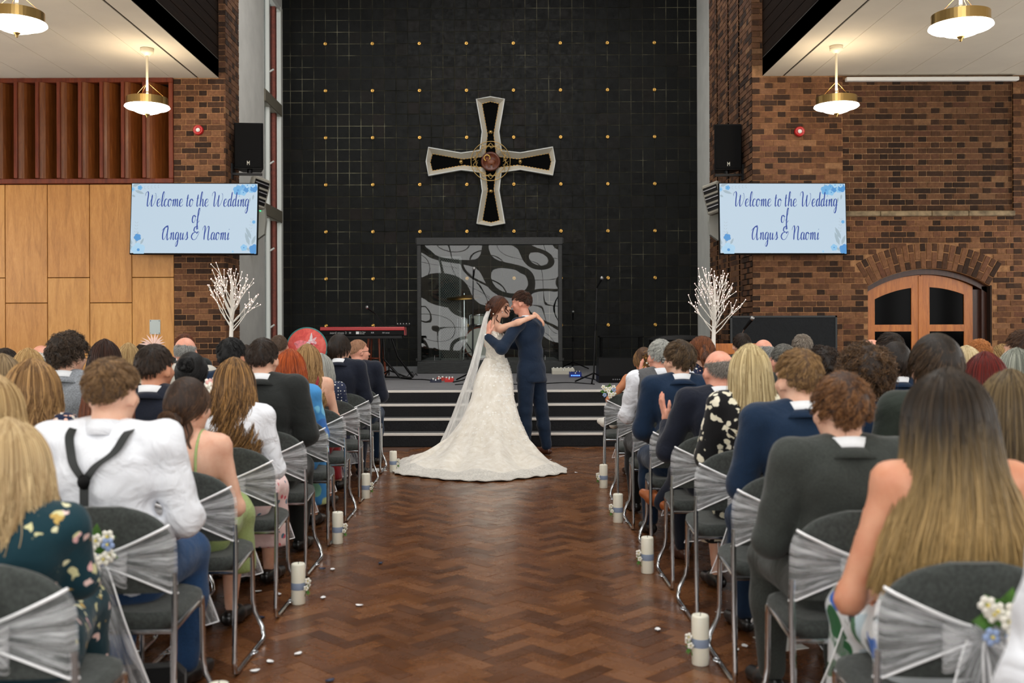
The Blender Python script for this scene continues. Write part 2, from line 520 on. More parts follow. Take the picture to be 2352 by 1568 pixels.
# ---- left pier
pl = struct('wall_pier_left', MB().box((-4.26, YF, 0), (XPL, 13.66, ZROOF)), M_MORTAR, 'brown brick pier between blond timber panelling and white chancel wall', 'wall')
lay(pl, YF, bond(0, 4.65, -4.26, XPL), lambda u, z: z > 0.9, M_BRICK)
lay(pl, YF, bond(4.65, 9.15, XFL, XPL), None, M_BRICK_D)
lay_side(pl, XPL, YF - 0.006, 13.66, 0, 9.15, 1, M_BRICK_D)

# ---- right brick wall with arched door opening, recessed upper panel
AX, AZ, AR = 5.6, 0.634, 1.506
DX0, DX1 = 4.80, 6.40
RX0, RX1, RZ0, RZ1 = 4.48, 6.71, 2.88, 4.62
wr = MB()
def arch_z(x, r=AR): return AZ + math.sqrt(max(r * r - (x - AX) ** 2, 0))
wr.box((XPR, YF + 0.02, 0), (RX0, 13.6, ZC + 0.2)).box((RX0, YF + 0.02, 0), (DX0, 13.6, RZ0)).box((DX1, YF + 0.02, 0), (RX1, 13.6, RZ0))
wr.box((RX1, YF + 0.02, 0), (XSR, 13.6, ZC + 0.2)).box((RX0, YF + 0.07, RZ0), (RX1, 13.6, ZC + 0.2))
NA = 20
xs = [DX0 + (DX1 - DX0) * i / NA for i in range(NA + 1)]
wr.prism([(x, arch_z(x)) for x in xs] + [(DX1, RZ0), (DX0, RZ0)], YF + 0.02, 13.6)
wall_r = struct('wall_right', wr, M_MORTAR, 'brown brick wall with arched timber double doors and recessed upper panel', 'wall')
wr.v = []; 
def in_arch(u, z):
    d = math.hypot(u - AX, z - AZ)
    if d < AR + 0.335 and abs(u - AX) < 1.02 and z > 1.6 and abs(math.atan2(u - AX, z - AZ)) < 0.565: return True
    return DX0 - 0.02 < u < DX1 + 0.02 and z < arch_z(min(max(u, DX0), DX1))
sk = lambda u, z: in_arch(u, z) or (RX0 < u < RX1 and z > RZ0 - 0.06)
lay(wall_r, YF + 0.02, bond(0, 4.65, XPR, RX0), lambda u, z: 1.5 < z < 1.9, M_BRICK, 0.007, sk)
lay(wall_r, YF + 0.02, bond(0, RZ0 - .06, RX0, RX1), lambda u, z: z > 1.95, M_BRICK, 0.007, sk)
lay(wall_r, YF + 0.02, bond(0, 4.65, RX1, XSR), None, M_BRICK, 0.007, sk)
pan = link('recessed_panel', MB().box((RX0, YF + 0.06, RZ0), (RX1, YF + 0.08, RZ1)).mesh('recessed_panel'), M_MORTAR_P, wall_r)
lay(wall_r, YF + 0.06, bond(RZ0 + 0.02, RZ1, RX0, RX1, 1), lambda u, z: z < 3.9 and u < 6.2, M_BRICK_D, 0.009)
# projecting stone string course under the recessed panel
for a, b in ((4.48, 4.95), (4.957, 5.62), (5.627, 6.1), (6.107, 6.71)):
    MB().bbox((a, YF - 0.035, RZ0 - 0.055), (b, YF + 0.07, RZ0 + 0.01), 0.006).build('ledge_stone', M_STONE, wall_r)
# voussoirs
nv = 25
for i in range(nv):
    a = -0.55 + 1.10 * (i + 0.5) / nv; w = 0.064
    parts = ((0, 0.215, True), (0.225, 0.33, False)) if i % 2 else ((0, 0.105, False), (0.115, 0.33, True))
    for r0, r1, lg in parts:
        M = Matrix.Translation((AX, YF + 0.015, AZ)) @ Euler((0, a, 0)).to_matrix().to_4x4()
        mb = MB().bbox((-w / 2, -0.004, AR + r0 + 0.005), (w / 2, 0.04, AR + r1), 0.004, tint=brick_tint(not lg), M=M)
        mb.build('voussoir_brick', M_BRICK, wall_r)
# reveals of the door opening
rv = MB().box((DX1 - 0.002, YF + 0.01, 0), (DX1 + 0.02, 13.5, 1.92)).build('door_reveal', M_BRICK_D, wall_r)
# inner side of right pier: brick with three vertical recesses
grooves = [13.72, 14.37, 15.1]
sp = MB().box((XPR + 0.09, YF + 0.032, 0), (XCR + 0.2, 15.66, ZROOF))
segs = []; y = YF + 0.03
for g in grooves: segs.append((y, g - 0.04)); y = g + 0.04
segs.append((y, 15.66))
for a, b in segs: sp.box((XPR, a, 0), (XPR + 0.1, b, ZROOF))
spo = struct('wall_pier_right', sp, M_MORTAR, 'dark brick side of pier with narrow upright grooves', 'wall')
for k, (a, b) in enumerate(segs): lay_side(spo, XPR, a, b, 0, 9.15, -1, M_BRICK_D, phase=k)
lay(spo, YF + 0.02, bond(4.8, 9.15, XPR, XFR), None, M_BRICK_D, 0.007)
# narrow slot at the far pier on the right wall

# ------------------------------------------------------------------ arched double doors
door = tag(bpy.data.objects.new('door_1', None), 'arched oak double doors with dark glass panes', 'door', kind='structure'); COL.objects.link(door)
YD = 13.16
# dark arched frame
fr = MB(); n = 24
def arch_strip(r0, r1, y0, y1, x0, x1, mb):
    xs_ = [x0 + (x1 - x0) * i / n for i in range(n + 1)]
    mb.prism([(x, arch_z(x, r0)) for x in xs_] + [(x, arch_z(x, r1)) for x in xs_[::-1]], y0, y1)
arch_strip(AR, AR - 0.07, YD - 0.06, YD + 0.1, DX0, DX1, fr)
fr.box((DX1 - 0.07, YD - 0.06, 0), (DX1, YD + 0.1, arch_z(DX1))).box((DX0, YD - 0.06, 0), (DX0 + 0.03, YD + 0.1, arch_z(DX0)))
fr.build('door_frame', M_DOORFRAME, door)
def leaf(x0, x1):
    R = AR - 0.075
    mb = MB(); st_ = 0.17 * 0.9
    zt = lambda x: arch_z(x, R)
    def up(xa, xb, za, zb, m=8):  # stile slab with arched top when zb is None
        if zb is None:
            q = [xa + (xb - xa) * i / m for i in range(m + 1)]
            mb.prism([(xa, za), (xb, za)] + [(x, zt(x)) for x in q[::-1]], YD, YD + 0.05)
        else: mb.box((xa, YD, za), (xb, YD + 0.05, zb))
    sl = 0.115
    up(x0, x0 + sl, 0, None); up(x1 - sl, x1, 0, None)
    # top rail: arched both ways
    q = [x0 + sl + (x1 - x0 - 2 * sl) * i / 10 for i in range(11)]
    mb.prism([(x, zt(x)) for x in q[::-1]] + [(x, zt(x) - 0.16) for x in q], YD, YD + 0.05)
    up(x0 + sl, x1 - sl, 1.32, 1.41); up(x0 + sl, x1 - sl, 0, 0.25); 
    o = mb.build('door_leaf', M_DOOR, door)
    g = MB().prism([(x0 + sl - .01, 0.24), (x1 - sl + .01, 0.24)] + [(x, zt(x) - 0.15) for x in q[::-1]], YD + 0.018, YD + 0.03)
    g.build('pane', M_DARKGLASS, o)
    return o
dl = leaf(DX0 + 0.03, 5.545); dr = leaf(5.555, DX1 - 0.16)
MB().box((DX1 - 0.16, YD, 0), (DX1 - 0.07, YD + 0.05, arch_z(DX1 - 0.07, AR - 0.07))).build('fixed_jamb', M_DOORFRAME, door)
MB().bbox((5.52, YD - 0.012, 0), (5.58, YD, 2.05), 0.004).build('meeting_bead', M_DOOR, door)

MB().box((DX0 - .1, 13.5, 0), (DX1 + .1, 13.58, 2.4)).build('light_leak_board', M_DOORFRAME, door)  # unseen dark board added to stop sky light leaking round the doors
# ------------------------------------------------------------------ left timber wall
wt = struct('wall_panelled_left', MB().box((XSL, YF + 0.09, 0), (-4.26, 13.6, 3.34)).box((XSL, YF + 0.62, 3.3), (-4.26, 13.75, ZC + 0.2)).box((XSL, YF + 0.001, ZC + 0.002), (-4.26, 13.75, ZC + 0.25)), M_GAP, 'blond plywood panelled wall under dark upright timber boards', 'wall')
pitch = 0.551; c = 0; x1 = -4.262
while x1 > XSL:
    x0 = max(x1 - pitch, XSL); zs = 2.06 if c % 2 == 0 else 1.73
    for za, zb in ((0.1, zs), (zs, 3.28)):
        MB().bbox((x0 + 0.004, YF - 0.002, za + 0.004), (x1 - 0.004, YF + 0.095, zb - 0.004), 0.004, tint=random.uniform(0.35, 0.7)).build('plywood_panel', M_PLY, wt)
    x1 -= pitch; c += 1
MB().bbox((XSL, YF - 0.03, 3.285), (-4.262, YF + 0.1, 3.35), 0.006).build('timber_rail', M_BATTEN, wt)
MB().bbox((XSL, YF - 0.03, 4.60), (-4.262, YF + 0.1, 4.665), 0.006).build('timber_rail', M_BATTEN, wt)
MB().bbox((-4.32, YF - 0.03, 3.35), (-4.262, YF + 0.1, 4.6), 0.006).build('timber_stile', M_BATTEN, wt)
x = -4.61
_u = [i / 10 for i in range(11)]
fin = MB().prism([(.25 * u, .56 * u ** 2.2) for u in _u] + [(.25 * u - .012, .56 * u ** 2.2 + .012) for u in _u[::-1]], 3.35, 4.60, axis='z').mesh('angled_board'); fin.materials.append(M_FIN)
bat = MB().bbox((-0.03, -0.03, 3.35), (0.014, 0.03, 4.6), 0.004).mesh('batten'); bat.materials.append(M_BATTEN)
while x > XSL:
    for me, nm in ((fin, 'angled_board'), (bat, 'batten')):
        o = link(nm, me, None, wt); o.location = (x, YF - 0.06, 0)
    x -= 0.278
link('dark_back_board', MB().box((XSL, YF + 0.56, 3.35), (-4.27, YF + 0.6, 4.6)).mesh('dark_back_board'), M_DOORFRAME, wt)

# ------------------------------------------------------------------ low ceilings and fascias
def low_ceiling(name, xa, xb, sgn, label):
    c_ = struct(name, MB().box((min(xa, xb), YR, ZC + 0.012), (max(xa, xb), YF + 0.0, ZC + 0.25)), M_GAP, label, 'ceiling')
    edges = [xa, xa + sgn * 0.262, xa + sgn * 0.285, xa + sgn * 0.62]
    while abs(edges[-1] - xb) > 0.6: edges.append(edges[-1] + sgn * 0.605)
    edges.append(xb)
    for i in range(len(edges) - 1):
        if i == 1: continue
        lo, hi = sorted((edges[i], edges[i + 1]))
        if hi - lo < 0.02: continue
        MB().bbox((lo + 0.0018, YR, ZC), (hi - 0.0018, YF + 0.0, ZC + 0.013), 0.0012).build('ceiling_board', M_CEIL, c_)
    return c_
low_ceiling('ceiling_left', XFL, XSL, -1, 'white board ceiling over the seats beside the plywood panelling')
low_ceiling('ceiling_right', XFR, XSR, 1, 'white board ceiling over the seats beside the brick wall')
for nm, x, sg, lab in (('wall_fascia_left', XFL, -1, 'dark timber fascia above ceiling beside the plywood panelling'), ('wall_fascia_right', XFR, 1, 'dark timber plank fascia above ceiling beside brick wall')):
    lo, hi = sorted((x + sg * 0.012, x + sg * 0.2))
    f_ = struct(nm, MB().box((lo, YR, ZC + 0.012), (hi, YF, 6.9)), M_GAP, lab, 'fascia')
    z = ZC
    h = 0.24
    while z < 6.85:
        lo, hi = sorted((x, x + sg * 0.014))
        MB().bbox((lo, YR, z + 0.003), (hi, YF, z + h - 0.003), 0.002).build('fascia_plank', M_FASCIA, f_)
        z += h; h = 0.15
# white rail along top of right brick wall
tag(MB().bbox((4.5, YF - 0.09, 4.575), (6.74, YF - 0.01, 4.625), 0.008).build('trim_1', M_WHITE), 'slim white rail under the ceiling above brick wall', 'rail', kind='structure')

# ------------------------------------------------------------------ chancel: tiled wall, white side walls, window
wb = struct('wall_back', MB().box((XCL - 0.2, YB, 0), (XCR + 0.2, YB + 0.3, ZROOF)), M_GROUT, 'tall black slate tiled wall with brass studs behind the stage', 'wall')
TP = 0.2417; SX, SZ = -3.587, 7.237
tiles = []
for i in range(-6, 40):
    for j in range(-32, 12):
        a, b = SX + i * TP, SX + (i + 1) * TP; c0, c1 = SZ + j * TP, SZ + (j + 1) * TP
        a, b, c0, c1 = max(a, XCL), min(b, XCR), max(c0, 0.6), min(c1, ZROOF)
        if b - a > 0.05 and c1 - c0 > 0.05: tiles.append((a, b, c0, c1))
vis = sorted(tiles, key=lambda t: math.hypot((t[0] + t[1]) / 2 + 1.3, ((t[2] + t[3]) / 2 - 4.3)))
single = set(vis[:300]); tl = []
for i in range(16):
    g = 0.0062
    me = MB().bbox((-TP / 2 + g, -0.008, -TP / 2 + g), (TP / 2 - g, 0.01, TP / 2 - g), 0.004, tint=0.02 + 0.98 * (i / 15)).mesh('tile'); me.materials.append(M_TILE); tl.append(me)
tf = MB()
for t in tiles:
    cx, cz = (t[0] + t[1]) / 2, (t[2] + t[3]) / 2
    M = Matrix.Translation((cx, YB, cz)) @ Euler((RNG.normal(0, .008), 0, RNG.normal(0, .008))).to_matrix().to_4x4()
    full = (t[1] - t[0] > TP - .01) and (t[3] - t[2] > TP - .01)
    if t in single and full:
        o = link('tile', random.choice(tl), None, wb); o.matrix_local = M
    else:
        w, h = (t[1] - t[0]) / 2 - 0.0062, (t[3] - t[2]) / 2 - 0.0062
        tf.box((-w, -0.008, -h), (w, 0.01, h), tint=0.02 + random.random() * 0.9, M=M)
o = tf.build('tile_field', M_TILE, wb); o['kind'] = 'stuff'
Mx = Euler((PI / 2, 0, 0)).to_matrix().to_4x4()
stud = MB().lathe([(0.0, 0.024), (0.012, 0.022), (0.016, 0.014), (0.02, 0.02), (0.028, 0.018), (0.033, 0.004), (0.033, -0.01)], 14, M=Mx).mesh('stud'); stud.materials.append(M_GOLD)
for i in range(8):
    for j in range(7):
        o = link('stud', stud, None, wb); o.scale = (1.2, 1.2, 1.2); o.location = (SX + i * 0.9668, YB - 0.008, SZ - j * 0.9668)

wcl = MB().box((XCL - 0.25, 13.66, 0), (XCL, 18.85, ZROOF)).box((XCL - 0.25, 18.85, 7.95), (XCL, YB, ZROOF)).box((XCL - 0.25, 18.85, 0), (XCL, YB, 0.62)).box((XCL - .25, 13.6, 0), (-4.2, 13.66, ZROOF))
struct('wall_chancel_left', wcl, M_PLASTER, 'white plaster wall beside the tall chancel window', 'wall')
struct('wall_chancel_right', MB().box((XCR, 15.66, 0), (XCR + 0.25, YB, ZROOF)), M_PLASTER, 'white plaster wall between dark brick pier and tiled wall', 'wall')
win = MB()
xw = XCL - 0.06
M_WFRAME = plain('white_window_frame', (222, 222, 216), 0.45)
M_RFRAME = plain('red_brown_mullion', (120, 58, 44), 0.5, var=0.15)
M_BAR = plain('grey_transom', (120, 114, 100), 0.5)
wo = tag(win.box((xw - 0.08, 18.85, 0.62), (XCL, 18.93, 7.95)).box((xw - 0.08, 20.33, 0.62), (XCL + 0.01, YB, 7.95)).box((xw - 0.08, 18.85, 7.85), (XCL, YB, 7.95)).build('window_1', M_WFRAME),
         'tall narrow chancel window with red brown mullion', 'window', kind='structure')
MB().box((xw - 0.12, 19.98, 0.62), (xw + 0.03, 20.12, 7.85)).build('mullion', M_RFRAME, wo)
MB().box((xw - 0.1, 19.42, 0.62), (xw + 0.04, 19.50, 7.85)).build('mullion', M_WFRAME, wo)
MB().box((xw - 0.12, 19.0, 0.62), (xw + 0.0, 19.10, 7.85)).build('mullion', M_RFRAME, wo)
for z in (5.84, 3.67):
    MB().bbox((xw - 0.1, 18.9, z - 0.13), (XCL + 0.03, 20.36, z + 0.11), 0.01).build('transom', M_BAR, wo)
for za, zb in ((0.62, 3.6), (3.72, 5.8), (5.9, 7.85)):
    MB().box((xw - 0.03, 18.93, za), (xw - 0.024, 20.33, zb)).build('pane', M_GLASS, wo)
for z in (1.4, 2.9, 4.6, 6.4):
    MB().tube([(xw + 0.03, 19.46, z), (xw + 0.11, 19.5, z + 0.06)], 0.02, 6).build('window_stay', M_WFRAME, wo)
portal((XCL - 0.3, 19.6, 4.3), (0, -PI / 2, 0), 7.3, 1.5)

# ------------------------------------------------------------------ rest of the hall shell (roof, clerestory, aisles, rear glazing)
RLX, RLY0, RLY1 = 1.9, -2.0, 10.5
struct('ceiling_nave', MB().box((XSL, YR, 8.9), (-RLX, YF + .66, 9.1)).box((RLX, YR, 8.9), (XSR, YF + .66, 9.1)).box((-RLX, YR, 8.9), (RLX, RLY0, 9.1)).box((-RLX, RLY1, 8.9), (RLX, YF + .66, 9.1)).box((XCL - .3, YF, ZROOF), (-3.1, YB + .3, ZROOF + 0.2)).box((2.8, YF, ZROOF), (XCR + .3, YB + .3, ZROOF + 0.2)).box((-3.1, YF, ZROOF), (2.8, 13.7, ZROOF + 0.2)).box((-3.1, 16.8, ZROOF), (2.8, YB + .3, ZROOF + 0.2)), plain('nave_roof_boards', (66, 52, 40), 0.8), 'dark timber roof with long rooflight high above the hall', 'ceiling')
for k in range(7): MB().box((-RLX, RLY0 + (RLY1 - RLY0) * k / 6 - .05, 8.92), (RLX, RLY0 + (RLY1 - RLY0) * k / 6 + .05, 9.08)).build('rooflight_bar', M_WHITE, bpy.data.objects['ceiling_nave'])
portal((-.15, 15.25, ZROOF + .3), (0, 0, 0), 5.9, 3.1)
portal((0, (RLY0 + RLY1) / 2, 9.2), (0, 0, 0), 2 * RLX, RLY1 - RLY0)
M_RENDER = plain('pale_wall_paint', (190, 184, 172), 0.85)
def window_wall(name, axis, pos, u0, u1, z0, z1, wz0, wz1, bays, label, sill=True):
    """wall with a row of openings; axis 'x': plane at X=pos running along Y"""
    mb = MB(); d = 0.18
    def bx(ua, ub, za, zb, t=d):
        if axis == 'x': mb.box((pos - t / 2, ua, za), (pos + t / 2, ub, zb))
        else: mb.box((ua, pos - t / 2, za), (ub, pos + t / 2, zb))
    bx(u0, u1, z0, wz0); bx(u0, u1, wz1, z1)
    w = (u1 - u0) / bays
    for i in range(bays + 1):
        c_ = u0 + i * w; bx(max(u0, c_ - 0.16), min(u1, c_ + 0.16), wz0, wz1)
    for i in range(bays):
        c_ = u0 + (i + 0.5) * w; bx(c_ - 0.03, c_ + 0.03, wz0, wz1, 0.08)
        zz = wz0 + (wz1 - wz0) * 0.6
        bx(u0 + i * w, u0 + (i + 1) * w, zz - 0.03, zz + 0.03, 0.08)
    o = struct(name, mb, M_RENDER, label, 'wall')
    return o
window_wall('wall_aisle_left', 'x', XSL, YR, YF + .5, 0, ZC + 0.2, 1.3, 3.3, 6, 'pale outer wall with tall windows beside the plywood panelling')
window_wall('wall_aisle_right', 'x', XSR, YR, YF + .5, 0, ZC + 0.2, 1.3, 3.3, 6, 'pale outer wall with tall windows beside the brick wall')
window_wall('wall_rear', 'y', YR, XSL, XSR, 0, ZC + .3, 1.5, 4.3, 6, 'pale rear wall of the hall with wide windows')
struct('wall_rear_upper', MB().box((XFL, YR - .09, ZC + .3), (XFR, YR + .09, 5.2)).box((XFL, YR - .09, 8.4), (XFR, YR + .09, 9.0)).box((XFL, YR - .09, 5.2), (-3.0, YR + .09, 8.4)).box((2.8, YR - .09, 5.2), (XFR, YR + .09, 8.4)).box((-1.15, YR - .05, 5.2), (-1.03, YR + .05, 8.4)).box((.85, YR - .05, 5.2), (.97, YR + .05, 8.4)).box((-3, YR - .05, 6.7), (2.8, YR + .05, 6.8)), M_RENDER, 'upper rear wall with unseen opening added for frontal light', 'wall')  # big unseen window opening, added as frontal fill for the hall
portal((-.1, YR - .2, 6.8), (PI / 2, 0, 0), 5.8, 3.2)
window_wall('wall_clerestory_left', 'x', XFL - 0.1, YR, YF, 6.8, 9.0, 7.1, 8.5, 6, 'clerestory windows above fascia beside plywood panelling')
window_wall('wall_clerestory_right', 'x', XFR + 0.1, YR, YF, 6.8, 9.0, 7.1, 8.5, 6, 'clerestory windows above fascia beside brick wall')
portal((XSL - 0.2, 4.3, 2.3), (0, -PI / 2, 0), 2.0, 17.5)
portal((XSR + 0.2, 4.3, 2.3), (0, PI / 2, 0), 2.0, 17.5)
portal((0, YR - 0.2, 2.9), (PI / 2, 0, 0), 16.6, 2.8)
portal((XFL - 0.4, 4.3, 7.8), (0, -PI / 2, 0), 1.4, 17.3)
portal((XFR + 0.4, 4.3, 7.8), (0, PI / 2, 0), 1.4, 17.3)
# ------------------------------------------------------------------ wall cross
CX, CZ = (1128.5 - VPX) * YB / FPX, CAMH + (VPY - 373.5) * YB / FPX
PM = FPX / YB
M_CREAM = plain('cream_painted_wood', (206, 198, 182), 0.5)
M_INLAY = plain('black_inlay', (5, 5, 5), 0.7, spec=0.05)
cr = thing('wall_cross', 'large cream and black flared cross hung on the tiled wall', 'cross', (CX, YB - 0.02, CZ))
def cross_pts(A, w0, w1, wi, tip):
    """outline of flared cross: arm length A, waist half width w1 at 0.49A, end half width w0, inner half width wi"""
    arm = [(-wi, wi * 1.02), (-w1, A * 0.46), (-w0, A * 0.965), (0, A), (w0, A * 0.965), (w1, A * 0.46)]
    out = []
    for k in range(4):
        c, s = round(math.cos(-k * PI / 2)), round(math.sin(-k * PI / 2))
        out += [(x * c - z * s, x * s + z * c) for x, z in arm]
    return out
outer = cross_pts(1.315, 0.285, 0.168, 0.215, 0)
inner = cross_pts(1.24, 0.175, 0.062, 0.115, 0)
ny = -0.16
mb = MB(); n = len(outer)
V = [Vector((x, -0.0, z)) for x, z in outer] + [Vector((x * 0.995, ny, z * 0.995)) for x, z in outer] + [Vector((x, -0.05, z)) for x, z in inner]
F = []
for i in range(n):
    j = (i + 1) % n
    F += [(i, j, j + n, i + n), (i + n, j + n, j + 2 * n, i + 2 * n)]
mb.add(V, F)
# rim edge
rim = [Vector((x, ny, z)) for x, z in outer]
mb.build('frame', M_CREAM, cr)
MB().tube(rim + [rim[0]], 0.014, 6, cap=False).build('rim', M_WHITE, cr)
MB().add([Vector((x, -0.045, z)) for x, z in inner], [tuple(range(n))[::-1]]).build('inlay', M_INLAY, cr)
# dashed gold edging
de = MB()
for i in range(n):
    a, b = Vector((inner[i][0], -0.055, inner[i][1])), Vector((inner[(i + 1) % n][0], -0.055, inner[(i + 1) % n][1]))
    L = (b - a).length; m = max(1, int(L / 0.06)); d = (b - a) / m
    for k in range(m): de.tube([a + d * (k + 0.15), a + d * (k + 0.7)], 0.008, 5)
o = de.build('dashed_edging', M_GOLD, cr); o['kind'] = 'stuff'
for x, z in ((0, 0.605), (0, -0.605), (0.605, 0), (-0.605, 0)):
    MB().ball((x, -0.1, z), 0.042, 14).build('brass_ball', M_BRASS, cr)
M_MEDAL = m_wood('medallion_wood', (70, 30, 14), (100, 46, 22), (130, 66, 32), (6, 6, 6), 0.3)
med = MB().lathe([(0.0, 0.05), (0.15, 0.05), (0.175, 0.07), (0.195, 0.06), (0.2, 0.0)], 36, c=(0, 0, 0), M=Matrix.Translation((0, -0.1, 0)) @ Mx).build('medallion', M_MEDAL, cr)
# small lamb with halo in relief
lamb = MB().ball((0.01, -0.155, -0.02), (0.085, 0.02, 0.055), 14)
lamb.ball((-0.075, -0.16, 0.05), (0.034, 0.02, 0.03), 10).ball((-0.05, -0.155, 0.02), (0.035, 0.018, 0.05), 10)
for x in (-0.05, -0.02, 0.045, 0.07): lamb.tube([(x, -0.155, -0.05), (x + 0.004, -0.155, -0.125)], [0.014, 0.009], 6)
lamb.build('lamb_relief', plain('carved_wood', (124, 66, 34), 0.4), med)
ring = [(-0.075 + 0.06 * math.cos(a), -0.152, 0.07 + 0.06 * math.sin(a)) for a in np.linspace(-0.6, PI + 1.2, 18)]
MB().tube(ring, 0.012, 6).build('halo', plain('gilt', (230, 186, 96), 0.3, 0.8), med)
# crown of thorns: rings and zigzag wire
wire = MB()
for R, r in ((0.40, 0.0075), (0.30, 0.006)):
    wire.tube([(R * math.cos(a), -0.19, R * math.sin(a)) for a in np.linspace(0, 2 * PI, 49)], r, 6, cap=False)
for ph, R0 in ((0, 0.335), (0.13, 0.30)):
    pts = [((R0 + (0.032 if k % 2 else -0.032)) * math.cos(ph + k * 2 * PI / 28), -0.2, (R0 + (0.032 if k % 2 else -0.032)) * math.sin(ph + k * 2 * PI / 28)) for k in range(29)]
    wire.tube(pts, 0.006, 5, cap=False)
for k in range(24):
    a = k * 2 * PI / 24 + 0.1; b = a + (0.16 if k % 2 else -0.16); R1 = 0.37 if k % 3 else 0.25
    wire.tube([(0.31 * math.cos(a), -0.2, 0.31 * math.sin(a)), (R1 * math.cos(b), -0.21, R1 * math.sin(b))], [0.006, 0.002], 5)
wire.build('crown_of_thorns', M_BRASS, cr)

# ------------------------------------------------------------------ pendant lamps
M_LAMPGLASS = emit('lit_opal_glass', (255, 246, 228), 9.0)
M_STEM = plain('cream_lamp_stem', (226, 214, 186), 0.45)
def pendant(px, py_rim, Y, label):
    p = at(px, py_rim, Y); r = 0.232; L = ZC - p.z
    t = thing('pendant_lamp', label, 'lamp', (p.x, p.y, ZC), group='brass rimmed pendant lamps')
    z = -L
    MB().lathe([(0.0, 0.0), (0.075, 0.0), (0.075, -0.05), (0.05, -0.06), (0.03, -0.085), (0.0, -0.085)], 24).build('ceiling_rose', M_STEM, t)
    MB().tube([(0, 0, -0.08), (0, 0, z + 0.04)], 0.014, 10).build('stem', M_STEM, t)
    MB().lathe([(0.0, z + 0.055), (0.2, z + 0.055), (r, z + 0.05), (r, z - 0.045), (r - 0.006, z - 0.045), (r - 0.006, z + 0.04)], 48, smooth=False).build('brass_rim', M_BRASS, t)
    prof = [(r + 0.018, z - 0.045), (r + 0.024, z - 0.06), (r + 0.005, z - 0.075), (r - 0.05, z - 0.088), (r - 0.10, z - 0.115), (r - 0.16, z - 0.135), (0.02, z - 0.138), (0.0, z - 0.138)]
    MB().lathe([(0.0, z - 0.044), (r + 0.018, z - 0.045)] + prof[1:], 40).build('glass_bowl', M_LAMPGLASS, t)
    MB().lathe([(0.03, z - 0.136), (0.03, z - 0.146), (0.012, z - 0.16), (0.014, z - 0.17), (0.0, z - 0.185)], 16).build('finial', M_BRASS, t)
    for a in (0.3, 2.4, 4.5):
        MB().tube([(0.014 * math.cos(a), 0.014 * math.sin(a), z + 0.22), ((r - .02) * math.cos(a), (r - .02) * math.sin(a), z + 0.05)], 0.0012, 5).build('stay_wire', M_BRASS, t)
    l = bpy.data.lights.new('lamp_bulb', 'POINT'); l.energy = 26; l.color = (1.0, 0.80, 0.55); l.shadow_soft_size = 0.1
    o = bpy.data.objects.new('lamp_bulb', l); COL.objects.link(o); o.parent = t; o.location = (0, 0, z + 0.12)
    return t
Yn = 11.6
pendant(340, 232, 11.62, 'brass rimmed opal pendant lamp in front of dark upright timber boards')
pendant(41, 36, 8.9, 'brass rimmed opal pendant lamp well out from dark upright boards')
pendant(1923, 236, 11.62, 'brass rimmed opal pendant lamp in front of brick wall')
pendant(2209, 50, 8.35, 'brass rimmed opal pendant lamp hung well out from brick wall')

